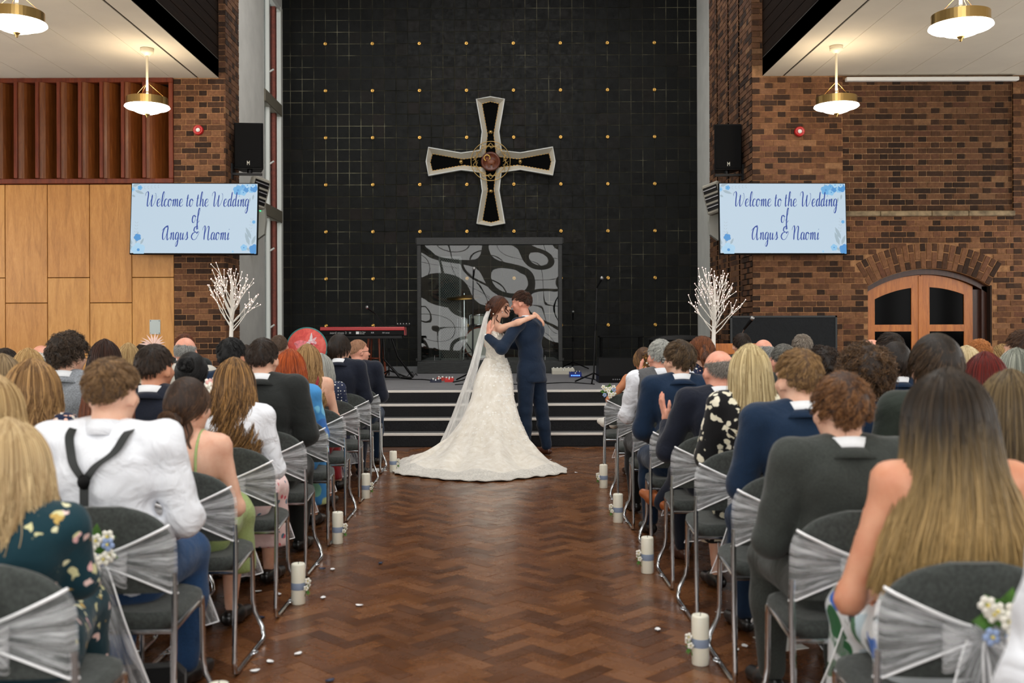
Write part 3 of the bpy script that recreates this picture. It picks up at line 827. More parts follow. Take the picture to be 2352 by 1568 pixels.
# ------------------------------------------------------------------ script lettering (own stroke font)
G = {
 'W': (1.75, [[(.02,1.35),(.06,1.75),(.3,1.95),(.42,1.6),(.4,.9),(.42,.2),(.52,.02),(.7,.3),(.95,1.1),(1.02,1.55)], [(1.02,1.55),(.98,.9),(1.0,.2),(1.12,.02),(1.38,.4),(1.55,1.1),(1.5,1.6),(1.36,1.75)]]),
 'e': (.62, [[(.06,.42),(.3,.5),(.46,.75),(.36,1.0),(.16,.9),(.06,.5),(.14,.1),(.34,.02),(.6,.3)]]),
 'l': (.42, [[(.04,.3),(.28,1.0),(.36,1.7),(.26,1.95),(.14,1.6),(.1,.8),(.14,.15),(.26,.02),(.42,.3)]]),
 'c': (.55, [[(.44,.8),(.36,1.0),(.16,.9),(.06,.5),(.12,.12),(.3,.02),(.54,.3)]]),
 'o': (.62, [[(.34,1.0),(.14,.9),(.06,.5),(.14,.08),(.34,.05),(.48,.45),(.46,.85),(.34,1.0),(.44,.8),(.62,.82)]]),
 'm': (1.02, [[(.04,.7),(.14,.95),(.18,.6),(.16,0)], [(.17,.4),(.3,.9),(.42,.95),(.46,.5),(.45,0)], [(.46,.4),(.6,.9),(.72,.95),(.76,.5),(.78,.1),(.9,.04),(1.02,.3)]]),
 'n': (.74, [[(.04,.7),(.14,.95),(.18,.6),(.16,0)], [(.17,.4),(.32,.9),(.45,.95),(.49,.5),(.5,.12),(.6,.03),(.74,.3)]]),
 't': (.5, [[(.22,1.6),(.18,.9),(.18,.2),(.28,.02),(.5,.3)], [(.02,1.08),(.42,1.12)]]),
 'h': (.76, [[(.04,.3),(.26,1.1),(.34,1.75),(.24,1.95),(.16,1.5),(.14,.6),(.14,0)], [(.15,.4),(.32,.9),(.46,.95),(.5,.5),(.52,.12),(.62,.03),(.76,.3)]]),
 'd': (.68, [[(.46,.75),(.36,1.0),(.16,.9),(.06,.5),(.12,.1),(.28,.05),(.46,.5)], [(.5,1.95),(.46,1.2),(.44,.4),(.5,.06),(.68,.3)]]),
 'i': (.38, [[(.04,.6),(.16,.95),(.14,.3),(.2,.03),(.38,.3)], [(.2,1.42),(.22,1.36)]]),
 'g': (.64, [[(.44,.8),(.34,1.0),(.14,.88),(.06,.5),(.12,.12),(.28,.08),(.44,.5)], [(.47,.95),(.46,.2),(.44,-.5),(.3,-.85),(.16,-.7),(.24,-.35),(.64,.3)]]),
 'f': (.5, [[(.04,.2),(.26,.9),(.4,1.6),(.34,1.95),(.22,1.6),(.2,.6),(.22,-.5),(.28,-.85),(.36,-.6),(.26,-.05),(.5,.3)]]),
 'A': (1.25, [[(.0,1.2),(.16,1.4),(.5,1.75),(.78,1.85),(.66,1.6)], [(.66,1.78),(.34,1.5),(.18,.8),(.26,.12),(.48,.1),(.72,.7),(.86,1.75)], [(.86,1.75),(.82,.8),(.9,.08),(1.02,.02),(1.25,.35)]]),
 'u': (.72, [[(.04,.6),(.14,.95),(.12,.4),(.2,.03),(.36,.2),(.48,.95)], [(.48,.95),(.46,.3),(.54,.03),(.72,.3)]]),
 's': (.56, [[(.04,.2),(.26,.85),(.3,1.05),(.36,.7),(.42,.25),(.26,.02),(.08,.16)], [(.42,.2),(.56,.35)]]),
 '&': (1.25, [[(.95,1.35),(.8,1.75),(.45,1.65),(.38,1.2),(.7,1.0),(.85,1.02)], [(.7,1.0),(.3,.9),(.1,.45),(.35,.05),(.75,.12),(1.0,.6),(1.12,1.0),(.95,1.05),(.78,.8)]]),
 'N': (1.3, [[(.0,1.25),(.08,1.65),(.28,1.85),(.36,1.4),(.34,.6),(.36,0)], [(.36,.5),(.5,1.3),(.75,1.8),(.9,1.6),(.88,.8),(.92,.12),(1.05,0),(1.28,.3)]]),
 'a': (.68, [[(.46,.78),(.34,1.0),(.14,.88),(.06,.5),(.12,.1),(.28,.06),(.46,.55)], [(.49,.95),(.46,.35),(.53,.03),(.68,.3)]]),
 ' ': (.34, []),
}
def script_line(mb, text, cx, z, size, y, sx=0.90):
    tw = sum(G[c][0] for c in text) * size * sx
    u = cx - tw / 2
    for ch in text:
        for st_ in G[ch][1]:
            P = crom([(a, b, 0) for a, b in st_], 6); m = len(P); L = []; R = []
            for i, p in enumerate(P):
                d = P[min(i + 1, m - 1)] - P[max(i - 1, 0)]; d = d.normalized() if d.length > 1e-6 else Vector((0, 1, 0))
                e = min(1.0, min(i, m - 1 - i) / 3 + 0.35)
                w = (0.022 + 0.058 * max(0.0, -d.y) ** 1.3 + 0.010 * abs(d.x)) * e
                q = Vector((p.x + 0.10 * p.y, p.y, 0)); nrm = Vector((-d.y, d.x, 0))
                L.append((u + (q.x + nrm.x * w) * size * sx, y, z + (q.y + nrm.y * w) * size)); R.append((u + (q.x - nrm.x * w) * size * sx, y, z + (q.y - nrm.y * w) * size))
            mb.grid([L, R])
        u += G[ch][0] * size * sx

# ------------------------------------------------------------------ wall screens
M_SCREEN = emit('lit_screen_pale_blue', (186, 206, 222), 1.0)
M_INK = emit('screen_ink_blue', (14, 58, 146), 1.0)
SB = [emit('screen_blue_%d' % i, c, 1.0) for i, c in enumerate([(108, 172, 220), (140, 192, 228), (78, 146, 206), (168, 206, 232)])]
SG = [emit('screen_grey_%d' % i, c, 1.0) for i, c in enumerate([(158, 178, 190), (172, 188, 200)])]
TVW, TVH = 1.63 / 2 - .012, .925 / 2 - .013
def clampv(v): return Vector((min(max(v.x, -TVW), TVW), v.y, min(max(v.z, -TVH - .004), TVH)))
def flower(parent, x, z, r, k, y, npet=5):
    mb = MB()
    for i in range(npet):
        a = 2 * PI * i / npet + k
        c = Vector((x + r * 0.55 * math.cos(a), y, z + r * 0.55 * math.sin(a)))
        mb.add([clampv(c + Vector((r * 0.52 * math.cos(b), 0, r * 0.52 * math.sin(b)))) for b in np.linspace(0, 2 * PI, 13)[:-1]], [tuple(range(12))[::-1]])
    mb.build('screen_flower', SB[k % 4], parent)
    c = Vector((x, y - 0.0006, z))
    MB().add([c + Vector((r * 0.22 * math.cos(b), 0, r * 0.22 * math.sin(b))) for b in np.linspace(0, 2 * PI, 11)[:-1]], [tuple(range(10))[::-1]]).build('screen_flower_eye', SB[2], parent)
def leafs(parent, items, y):
    for x, z, L, a, w in items:
        mb = MB()
        d = Vector((math.cos(a), 0, math.sin(a))); nn = Vector((-d.z, 0, d.x)); p = Vector((x, y, z))
        pts = [p, p + d * L * .3 + nn * w, p + d * L * .7 + nn * w * .8, p + d * L, p + d * L * .7 - nn * w * .8, p + d * L * .3 - nn * w]
        mb.add([clampv(q_) for q_ in pts], [tuple(range(6))]).build('screen_leaf', SG[0], parent)
def tv(cx, cy, Y, label, roll, yaw):
    w, h = 1.63, 0.925
    p = at(cx, cy, Y)
    t = thing('television', label, 'television', p, 0, 'wall screens with wedding welcome')
    t.rotation_euler = Euler((math.radians(-4), math.radians(roll), yaw))
    MB().bbox((-w / 2, 0, -h / 2), (w / 2, 0.05, h / 2), 0.006).build('casing', M_BLACK, t)
    e = 0.011
    MB().add([(-w / 2 + e, -0.001, -h / 2 + e * 1.6), (w / 2 - e, -0.001, -h / 2 + e * 1.6), (w / 2 - e, -0.001, h / 2 - e), (-w / 2 + e, -0.001, h / 2 - e)], [(0, 1, 2, 3)]).build('screen', M_SCREEN, t)
    mb = MB(); y = -0.004
    script_line(mb, 'Welcome to the Wedding', 0.03, 0.155, 0.0985, y)
    script_line(mb, 'of', 0.02, -0.055, 0.0985, y)
    script_line(mb, 'Angus & Naomi', 0.02, -0.275, 0.0985, y)
    mb.build('screen_lettering', M_INK, t)
    y = -0.0025
    W2, H2 = w / 2, h / 2
    leafs(t, [(-W2 + .02, H2 - .05, .12, .5, .02), (-W2 + .05, H2 - .10, .13, -.35, .018), (-W2 + .015, H2 - .16, .05, -.5, .014),
              (-W2 + .03, -H2 + .12, .10, 1.9, .018), (-W2 + .08, -H2 + .14, .16, 1.4, .02), (-W2 + .14, -H2 + .13, .09, 1.1, .014), (-W2 + .05, -H2 + .05, .12, 2.2, .02),
              (W2 - .10, -H2 + .12, .18, 1.9, .022), (W2 - .07, -H2 + .13, .13, 1.2, .02), (W2 - .08, -H2 + .2, .17, 2.0, .022), (W2 - .07, -H2 + .05, .1, 2.7, .016),
              (W2 - .16, H2 - .2, .1, -2.4, .015), (W2 - .1, H2 - .19, .1, -1.9, .015), (W2 - .27, H2 - .07, .06, 1.6, .012), (W2 - .06, H2 - .15, .07, -1.7, .012)], y)
    sp = MB()
    for (x0, z0, a, L, k) in ((-W2 + .12, H2 - .07, .1, .22, 5), (-W2 + .14, H2 - .12, -.35, .24, 6), (-W2 + .07, -H2 + .2, 1.5, .2, 5), (W2 - .1, -H2 + .25, 1.45, .2, 5)):
        d = Vector((math.cos(a), 0, math.sin(a)))
        for i in range(k):
            q = Vector((x0, y, z0)) + d * L * (i + 1) / k
            for s in (-1, 1):
                e2 = Vector((math.cos(a + s * .8), 0, math.sin(a + s * .8))); nn = Vector((-e2.z, 0, e2.x)) * .004
                sp.add([q, q + e2 * .018 + nn, q + e2 * .034, q + e2 * .018 - nn], [(0, 1, 2, 3)])
    o = sp.build('screen_sprig', SG[1], t); o['kind'] = 'stuff'
    for k, (x, z, r) in enumerate([(-W2 + .115, H2 - .065, .03), (-W2 + .02, H2 - .085, .028), (-W2 + .1, -H2 + .22, .045), (-W2 + .115, -H2 + .06, .085), (W2 - .26, H2 - .095, .062), (W2 - .19, H2 - .125, .04), (W2 - .15, H2 - .08, .042), (W2 - .14, H2 - .03, .035),
                                  (W2 - .20, H2 - .05, .03), (W2 - .09, H2 - .09, .04), (W2 - .055, H2 - .07, .05), (W2 - .07, H2 - .03, .03), (W2 - .05, -H2 + .42, .022), (W2 - .17, -H2 + .09, .042), (W2 - .04, -H2 + .07, .062), (W2 - .31, -H2 + .04, .016)]):
        flower(t, x, z, r, k, y - 0.0008 - k * 0.00004)
    MB().box((-0.2, 0.05, -0.2), (0.2, 0.08, 0.2)).build('mount_plate', M_BLACKM, t)
    return t, p
tvl, pL = tv(446.5, 499.5, 12.72, 'wall television beside the blond plywood panels showing wedding welcome', 0.35, 0.0)
tvr, pR = tv(1799, 504, 12.72, 'wall television over the black panel showing wedding welcome', 0.25, 0.0)
for t_, wx in ((tvl, -3.9), (tvr, 3.6)):
    q = wx - t_.location.x
    MB().tube([(q, 0.06, 0), (q, YF - 12.72 + 0.015, 0.02)], 0.03, 8).build('wall_arm', M_BLACKM, t_)

# ------------------------------------------------------------------ loudspeakers on brackets
def speaker(px0, px1, py0, py1, Y, wx, label, rz):
    p = at((px0 + px1) / 2, (py0 + py1) / 2, Y); w = (px1 - px0) * Y / FPX; h = (py1 - py0) * Y / FPX
    t = thing('loudspeaker', label, 'loudspeaker', p, rz, 'black wall loudspeakers')
    mb = MB(); ch = 0.05
    poly = [(-w / 2 + .01, 0), (w / 2 - .01, 0), (w / 2, 0.03), (w / 2 - 0.07, 0.34), (-w / 2 + 0.07, 0.34), (-w / 2, 0.03)]
    mb.prism(poly, -h / 2, h / 2, axis='z').build('cabinet', M_BLACK, t)
    t_ = NT('speaker_grille'); t_.set(rough=0.6); t_.base((4, 4, 5)); t_.set(spec=.1); t_.bump(t_.noise(t_.coord(), 400, 1), 0.4, 0.002)
    MB().bbox((-w / 2 + 0.012, -0.012, -h / 2 + 0.012), (w / 2 - 0.012, 0.002, h / 2 - 0.012), 0.005).build('grille', t_.m, t)
    lg = MB()
    for poly2 in ([(-.018, -.03), (-.011, -.03), (-.011, .004), (0, -.012), (.011, .004), (.011, -.03), (.018, -.03), (.018, .03), (0, .004), (-.018, .03)],):
        lg.add([(x, -0.0135, z - h / 2 + 0.075) for x, z in poly2], [(0, 1, 2, 9), (9, 2, 3, 8), (8, 3, 4, 7), (7, 4, 5, 6)])
    lg.build('logo', plain('pale_logo', (190, 186, 172), 0.5), t)
    dx = wx - p.x
    MB().tube([(0, 0.12, -h / 2), (0, 0.12, -h / 2 - 0.05)], 0.035, 10).build('pole_mount', M_BLACKM, t)
    Ri = Matrix.Rotation(-rz, 4, 'Z')
    mb = MB().box((min(-.16, dx) if dx < 0 else -.16, 0.08, -h / 2 - 0.075), (max(.16, dx) if dx > 0 else .16, 0.14, -h / 2 - 0.045))
    s_ = 1 if dx > 0 else -1
    mb.box((min(dx, dx - s_ * .03), 0.06, -h / 2 - 0.13), (max(dx, dx - s_ * .03), 0.16, -h / 2 + 0.08))
    mb.build('wall_bracket', M_BLACKM, t)
    return t
speaker(539, 605, 280, 385, 13.2, XPL, 'black loudspeaker bracketed to pier beside white chancel wall', 0.1)
speaker(1643, 1706, 287, 391, 13.4, XPR, 'black loudspeaker bracketed to grooved brick pier', -0.02)

# ------------------------------------------------------------------ radiant heaters and emergency lights by the screens
M_GREYM = plain('grey_enamel', (150, 146, 134), 0.45)
def heater(px, py, Y, label, sgn):
    p = at(px, py, Y)
    t = thing('radiant_heater', label, 'heater', p, 0, 'wall heaters beside the screens')
    t.rotation_euler = (0, 0.25 * sgn, sgn * 0.7); t.scale = (Y / 13.5,) * 3
    MB().bbox((-0.13, 0, -0.21), (0.13, 0.12, 0.21), 0.02).build('housing', M_GREYM, t)
    for k in range(3):
        z = -0.12 + k * 0.12
        MB().box((-0.105, -0.004, z - 0.045), (0.105, 0.002, z + 0.045)).build('element_panel', M_BLACKM, t)
        MB().tube([(-0.1, -0.01, z), (0.1, -0.01, z)], 0.012, 6).build('element_tube', M_STEEL, t)
    MB().tube([(0, 0.1, 0), (-0.12 * sgn, 0.18, 0)], 0.02, 6).build('wall_arm', M_GREYM, t)
heater(1637, 456, 14.55, 'grey radiant wall heater beside television over the black panel', -1)
heater(598, 440, 16.9, 'grey radiant wall heater beside television near the plywood panels', 1)
def emlight(px, py, Y, sgn, label):
    p = at(px, py, Y)
    t = thing('emergency_light', label, 'light', p, 0, 'emergency lights behind the screens')
    t.scale = (Y / 13.6,) * 3
    poly = [(-0.06, 0.26), (0.05, 0.18), (0.07, 0.0), (0.05, -0.18), (-0.06, -0.26)]
    poly = [(x * sgn, z) for x, z in poly]
    MB().box((-0.1 if sgn > 0 else 0, 0.02, -.1), (0 if sgn > 0 else 0.1, 0.08, .1)).build('back_plate', M_WHITE, t)
    MB().prism(poly, 0, 0.1).build('diffuser', plain('frosted_plastic', (176, 176, 168), 0.4), t)
    MB().ball((0.0, -0.01, 0.14), 0.012, 8).build('status_lamp', emit('green_led', (60, 240, 140), 3.0), t)
emlight(1641, 510, 15.0, -1, 'white emergency light with green lamp on grooved brick pier')
emlight(599, 505, 17.7, 1, 'white emergency light partly behind television by plywood panels')

# ------------------------------------------------------------------ fire sounders, switch plate, ceiling dome
M_REDP = plain('red_plastic', (168, 24, 26), 0.35)
for px, py, lab in ((458, 297, 'round red fire sounder on brick pier beside plywood panels'), (1837, 305, 'round red fire sounder on brick wall above television')):
    p = at(px, py, YF - 0.008)
    t = thing('fire_sounder', lab, 'alarm', p, 0, 'red fire sounders')
    M_ = Mx
    MB().lathe([(0.0, 0.03), (0.03, 0.032), (0.05, 0.05), (0.062, 0.045), (0.066, 0.02), (0.066, 0.0)], 24, M=M_).build('red_body', M_REDP, t)
    MB().lathe([(0.0, 0.052), (0.02, 0.05), (0.028, 0.035)], 16, M=M_).build('white_centre', M_WHITE, t)
p = at(356, 748, YF - 0.004)
t = thing('blank_plate', 'grey metal blanking plate on blond plywood panel', 'plate', p)
MB().bbox((-0.07, -0.004, -0.095), (0.07, 0.003, 0.095), 0.002).build('plate', plain('grey_plate', (160, 168, 166), 0.35, 0.4), t)
for x in (-.057, .057):
    for z in (-.08, .08): MB().ball((x, -0.005, z), 0.006, 6).build('screw', M_BLACKM, t)
p = at(1782, -14, 11.0)
t = thing('ceiling_dome', 'cream round dome fitting on the dark plank fascia', 'fitting', (XFR - 0.14, 10.6, p.z))
MB().ball((0, 0, 0), (0.14, 0.14, 0.11), 20).build('dome', M_STEM, t)
MB().tube([(0.02, 0, 0), (0.15, 0, 0)], 0.05, 12).build('neck', M_STEM, t)

# ------------------------------------------------------------------ lit twig trees
M_TWIG = plain('white_painted_twig', (222, 218, 210), 0.6)
M_LED = emit('warm_led', (255, 206, 190), 3.5)
def twig_tree(base, h, seed, label, trunk_top, spread):
    rnd = random.Random(seed)
    t = thing('lit_twig_tree', label, 'decorative tree', base, 0, 'white lit twig trees')
    MB().lathe([(0, 0.0), (0.16, 0.0), (0.16, 0.02), (0.03, 0.03), (0.0, 0.03)], 20).build('base', M_TWIG, t)
    bend = [(0, 0, 0.02), (0.005, 0, 0.5), (-0.012, 0, 0.95), (0.0, 0, trunk_top), (0.01, 0, trunk_top + 0.3), (0.0, 0.0, h * 0.86)]
    MB().tube(crom(bend, 4), [0.040 - 0.031 * i / 20 for i in range(21)], 8).build('trunk', M_TWIG, t)
    leds = MB(); 
    for b in range(26):
        z0 = trunk_top - 0.12 + (h * 0.8 - trunk_top) * (b / 26) + rnd.uniform(-.03, .03)
        a = b * 2.399 + rnd.uniform(-.4, .4); rr = spread * (1.0 - 0.55 * (b / 26)) * rnd.uniform(0.75, 1.05)
        up = rnd.uniform(0.16, 0.40) + 0.12 * (1 - b / 26) + (0.1 * b / 26)
        p0 = Vector((0, 0, z0)); P = [p0]
        for k in range(1, 6):
            f = k / 5
            P.append(p0 + Vector((math.cos(a) * rr * f ** 0.85 + rnd.uniform(-.014, .014), math.sin(a) * rr * f ** 0.85 + rnd.uniform(-.014, .014), up * (f ** 0.9) + rnd.uniform(-.012, .012))))
        br = MB().tube(P, [0.0075, 0.006, 0.005, 0.0042, 0.0036, 0.003], 5)
        subs = []
        for s in range(2):
            k = rnd.choice((2, 3, 3)); q = P[k]; d = (P[k + 1] - P[k]).normalized()
            d = (d + Vector((rnd.uniform(-.7, .7), rnd.uniform(-.7, .7), rnd.uniform(.1, .6)))).normalized(); L = rnd.uniform(.1, .2)
            Q = [q, q + d * L * .5 + Vector((0, 0, .008)), q + d * L]; subs.append(Q)
            br.tube(Q, [0.004, 0.0033, 0.0026], 5)
        br.build('branch', M_TWIG, t)
        for q in (P[3], P[4], P[5], subs[0][1], subs[0][2], subs[1][2]): leds.ball(q + Vector((0, -0.004, 0.003)), 0.0062, 6)
    o = leds.build('led_lights', M_LED, t); o['kind'] = 'stuff'
twig_tree((at(532, 0, 11.2).x, 11.2, 0), 2.25, 3, 'white lit twig tree before the brick pier by plywood panels', 1.48, 0.34)
twig_tree((at(1640, 0, 11.2).x, 11.2, 0), 2.22, 11, 'white lit twig tree before the grooved brick pier', 1.42, 0.34)
# ------------------------------------------------------------------ stage equipment
ZS = 0.6
def stagept(px, Y, z=ZS): return Vector(((px - VPX) * Y / FPX, Y, z))

# drum riser, acrylic screen and kit
YRIS = 17.2
rx0, rx1 = (958 - VPX) * YRIS / FPX, (1292 - VPX) * YRIS / FPX
t_ = NT('scuffed_black_board'); t_.set(rough=0.6)
n_ = t_.noise(t_.coord((1, 6, 14)), 6, 6, 0.75); t_.base(t_.ramp(n_, [(0.35, (14, 15, 15)), (0.6, (40, 44, 43)), (0.8, (112, 118, 114))]))
M_SCUFF = t_.m
t_ = NT('scuffed_black_paint'); t_.set(rough=0.5)
n_ = t_.noise(t_.coord((4, 14, 14)), 5, 6, 0.75); t_.base(t_.ramp(n_, [(0.5, (13, 14, 14)), (0.75, (44, 48, 46))]))
M_SCUFF2 = t_.m
ris = thing('drum_riser', 'low scuffed black platform carrying the drum kit', 'platform', ((rx0 + rx1) / 2, YRIS, ZS))
w = rx1 - rx0
MB().bbox((-w / 2, 0, 0.0), (w / 2, 2.4, 0.2), 0.006).build('platform_box', M_SCUFF, ris)
MB().box((-w / 2 + 0.02, 0.02, 0.2), (w / 2 - 0.02, 2.38, 0.206)).build('platform_mat', M_CARPET_D, ris)
shd = thing('drum_screen', 'clear acrylic drum screen in a black frame on the riser', 'screen', ((rx0 + rx1) / 2, YRIS + 0.04, ZS + 0.207))
H = CAMH + (VPY - 545) * YRIS / FPX - ZS - 0.207
MB().bbox((-w / 2 - 0.01, -0.03, H - 0.125), (w / 2 + 0.01, 0.06, H), 0.006).build('top_beam', M_SCUFF2, shd)
for s in (-1, 1):
    x = s * (w / 2 - 0.035)
    MB().bbox((x - 0.035, -0.02, 0), (x + 0.035, 0.05, H - 0.125), 0.005).build('post', M_SCUFF2, shd)
    MB().bbox((s * w / 2 - 0.03, 0.05, 0), (s * w / 2 + 0.03, 2.3, 0.05), 0.004).build('side_rail', M_SCUFF2, shd)
    MB().bbox((s * w / 2 - 0.03, 0.05, H - 0.1), (s * w / 2 + 0.03, 2.3, H), 0.004).build('side_rail', M_SCUFF2, shd)
    MB().box((x - 0.004, 0.05, 0.05), (x + 0.004, 2.3, H - 0.1)).build('side_pane', M_ACRYL, shd)
# three slightly warped front panes (flexing acrylic mirrors the hall in waves)
def wavy(x0, x1, ph):
    P = []; nx, nz = 36, 60
    for i in range(nz + 1):
        z = 0.02 + (H - 0.15) * i / nz; row = []
        for j in range(nx + 1):
            x = x0 + (x1 - x0) * j / nx
            y = 0.030 * math.sin(1.5 * x + 1.7 * z + ph) * math.sin(1.9 * z + 1.1 * x + 2 * ph) + 0.006 * math.sin(4.6 * z - 2.9 * x + ph * 1.7)
            row.append((x, 0.01 + y * 0.9, z))
        P.append(row)
    return MB().grid(P)
wavy(-w / 2 + 0.07, w / 2 - 0.07, 0.7).build('front_pane', M_ACRYL, shd)
for s in (-1, 1): MB().box((s * (w / 2 - .3) - .004, -0.012, 0.02), (s * (w / 2 - .3) + .004, -0.004, 0.1)).build('pane_clip', M_CHROME, shd)
# perforated cage panel
Yc = 17.9
x0, x1 = (1010 - VPX) * Yc / FPX, (1057 - VPX) * Yc / FPX; z0, z1 = ZS + 0.21, CAMH + (VPY - 588) * Yc / FPX
cage = thing('perforated_rack', 'tall black perforated metal rack behind the drum screen', 'rack', ((x0 + x1) / 2, Yc, z0))
cw, chh = x1 - x0, z1 - z0
f_ = MB()
for s in (-1, 1):
    f_.box((s * cw / 2 - 0.012, 0, 0), (s * cw / 2 + 0.012, 0.03, chh)).box((s * cw / 2 - 0.012, 0.4, 0), (s * cw / 2 + 0.012, 0.43, chh))
for z in (0, chh - 0.03): f_.box((-cw / 2, 0, z), (cw / 2, 0.03, z + 0.03)).box((-cw / 2, 0.4, z), (cw / 2, 0.43, z + 0.03)).box((-cw/2, 0, z), (-cw/2 + .02, .43, z + .03)).box((cw/2 - .02, 0, z), (cw/2, .43, z + .03))
f_.build('rack_frame', plain('worn_grey_edge', (84, 88, 86), 0.5, 0.5), cage)
pm = MB(); st_ = 0.042; r = 0
z = 0.02
pv = []
while z < chh - 0.02:
    off = (r % 2) * st_ / 2; x = -cw / 2 + off
    while x < cw / 2 - 0.01:
        for sg in (-1, 1):
            a, b = Vector((x, 0.012, z)), Vector((x + sg * st_ / 2, 0.012, z + st_ * 0.6))
            d = (b - a).normalized(); nn = Vector((-d.z, 0, d.x)) * 0.0032
            pm.add([a + nn, a - nn, b - nn, b + nn], [(0, 1, 2, 3)])
        x += st_
    z += st_ * 0.6; r += 1
o = pm.build('mesh_panel', plain('mesh_wire', (86, 92, 90), 0.45, 0.4), cage); o['kind'] = 'stuff'
MB().box((-cw / 2 + .01, 0.1, 0.02), (cw / 2 - .01, 0.12, chh - .02)).build('rack_back', M_BLACK, cage)
MB().bbox((-cw / 2 + 0.02, 0.03, 0.02), (cw / 2 - 0.02, 0.09, 0.42), 0.01).build('amplifier', M_BLACK, cage)
# drum kit
M_DRUM = plain('white_pearl_shell', (206, 208, 200), 0.3, var=0.06, vscale=40); M_HEAD = plain('drum_head', (222, 220, 212), 0.5)
M_CYM = plain('cymbal_bronze', (150, 118, 66), 0.28, 1.0)
ZK = ZS + 0.207
def kitpt(px, Y, z): return Vector(((px - VPX) * Y / FPX, Y, z))
Yk = 18.2
kit = thing('drum_kit', 'white pearl drum kit with bronze cymbal behind acrylic screen', 'drum kit', (kitpt(1095, Yk, 0).x, Yk, ZK))
ox = kit.location.x
bd = Matrix.Translation((0.06, 0, 0.30)) @ Mx
b_ = MB().lathe([(0.285, -0.2), (0.285, 0.2)], 36, M=bd).build('bass_drum', M_DRUM, kit)
MB().lathe([(0, 0.195), (0.275, 0.195)], 36, M=bd).build('front_head', M_HEAD, b_)
MB().lathe([(0.275, 0.2), (0.3, 0.2), (0.3, 0.16), (0.285, 0.16)], 36, M=bd).build('hoop', M_STOOL, b_)
MB().add([Vector((0.06 + x, -0.2, 0.33 + z)) for x, z in ((-.06, 0), (-.02, .05), (-.015, .045), (-.048, 0), (-.015, -.045), (-.02, -.05))], [(0, 1, 2, 3), (0, 3, 4, 5)]).build('head_mark', M_BLACK, b_)
fx = kitpt(1060, Yk, 0).x - ox
def tom(name, x, y, z, r, h, leg=True):
    d = MB().lathe([(r, 0), (r, h)], 28, c=(x, y, z)).build(name, M_DRUM, kit)
    MB().lathe([(0, h + .004), (r - .006, h + .004)], 28, c=(x, y, z)).build('drum_head', M_HEAD, d)
    for zz in (0, h - .02): MB().lathe([(r + .006, zz), (r + .012, zz), (r + .012, zz + .025), (r + .004, zz + .025)], 28, c=(x, y, z)).build('hoop', M_CHROME, d)
    for k in range(8):
        a = 2 * PI * k / 8 + .2
        MB().tube([(x + (r + .012) * math.cos(a), y + (r + .012) * math.sin(a), z + .01), (x + (r + .012) * math.cos(a), y + (r + .012) * math.sin(a), z + h - .01)], 0.006, 5).build('tension_rod', M_CHROME, d)
    if leg:
        for k in range(3):
            a = 2 * PI * k / 3 + .5
            MB().tube([(x + r * math.cos(a) * 1.05, y + r * math.sin(a) * 1.05, z + h * .5), (x + r * math.cos(a) * 1.1, y + r * math.sin(a) * 1.1, 0.1), (x + r * math.cos(a) * 1.35, y + r * math.sin(a) * 1.35, 0.0)], 0.011, 6).build('leg', M_CHROME, d)
    return d
tom('floor_tom', fx, -0.1, 0.31, 0.105, 0.44)
tom('rack_tom', 0.02, -0.02, 0.62, 0.14, 0.2, False)
cx = kitpt(1068, Yk, 0).x - ox; cz = CAMH + (VPY - 682) * Yk / FPX - ZK
cyM = Matrix.Translation((cx, -0.35, cz)) @ Euler((0.16, -0.05, 0)).to_matrix().to_4x4()
MB().lathe([(0.0, 0.03), (0.03, 0.028), (0.06, 0.008), (0.32, -0.014), (0.32, -0.017), (0.06, 0.004), (0.0, 0.02)], 40, M=cyM).build('cymbal', M_CYM, kit)
MB().tube([(cx, -0.35, 0.25), (cx, -0.35, cz + 0.06)], 0.012, 8).tube([(cx, -.35, .55), (cx, -.35, .75)], 0.018, 8).build('cymbal_stand', M_CHROME, kit)
for k in range(3):
    a = 2 * PI * k / 3 + 0.5
    MB().tube([(cx, -0.35, 0.36), (cx + 0.28 * math.cos(a), -0.35 + 0.28 * math.sin(a), 0.01)], 0.012, 6).tube([(cx, -.35, .12), (cx + .17 * math.cos(a), -.35 + .17 * math.sin(a), .15)], .007, 6).build('stand_leg', M_CHROME, kit)
c2 = Matrix.Translation((0.12, 0.1, cz - 0.42)) @ Euler((0.5, 0.35, 0)).to_matrix().to_4x4()
MB().lathe([(0.0, 0.02), (0.05, 0.008), (0.17, -0.008), (0.17, -0.011), (0.0, 0.01)], 32, M=c2).build('hi_hat', M_BRASS, kit)
MB().tube([(0.12, 0.1, 0.02), (0.12, 0.1, cz - 0.4)], 0.011, 7).build('hi_hat_stand', M_CHROME, kit)

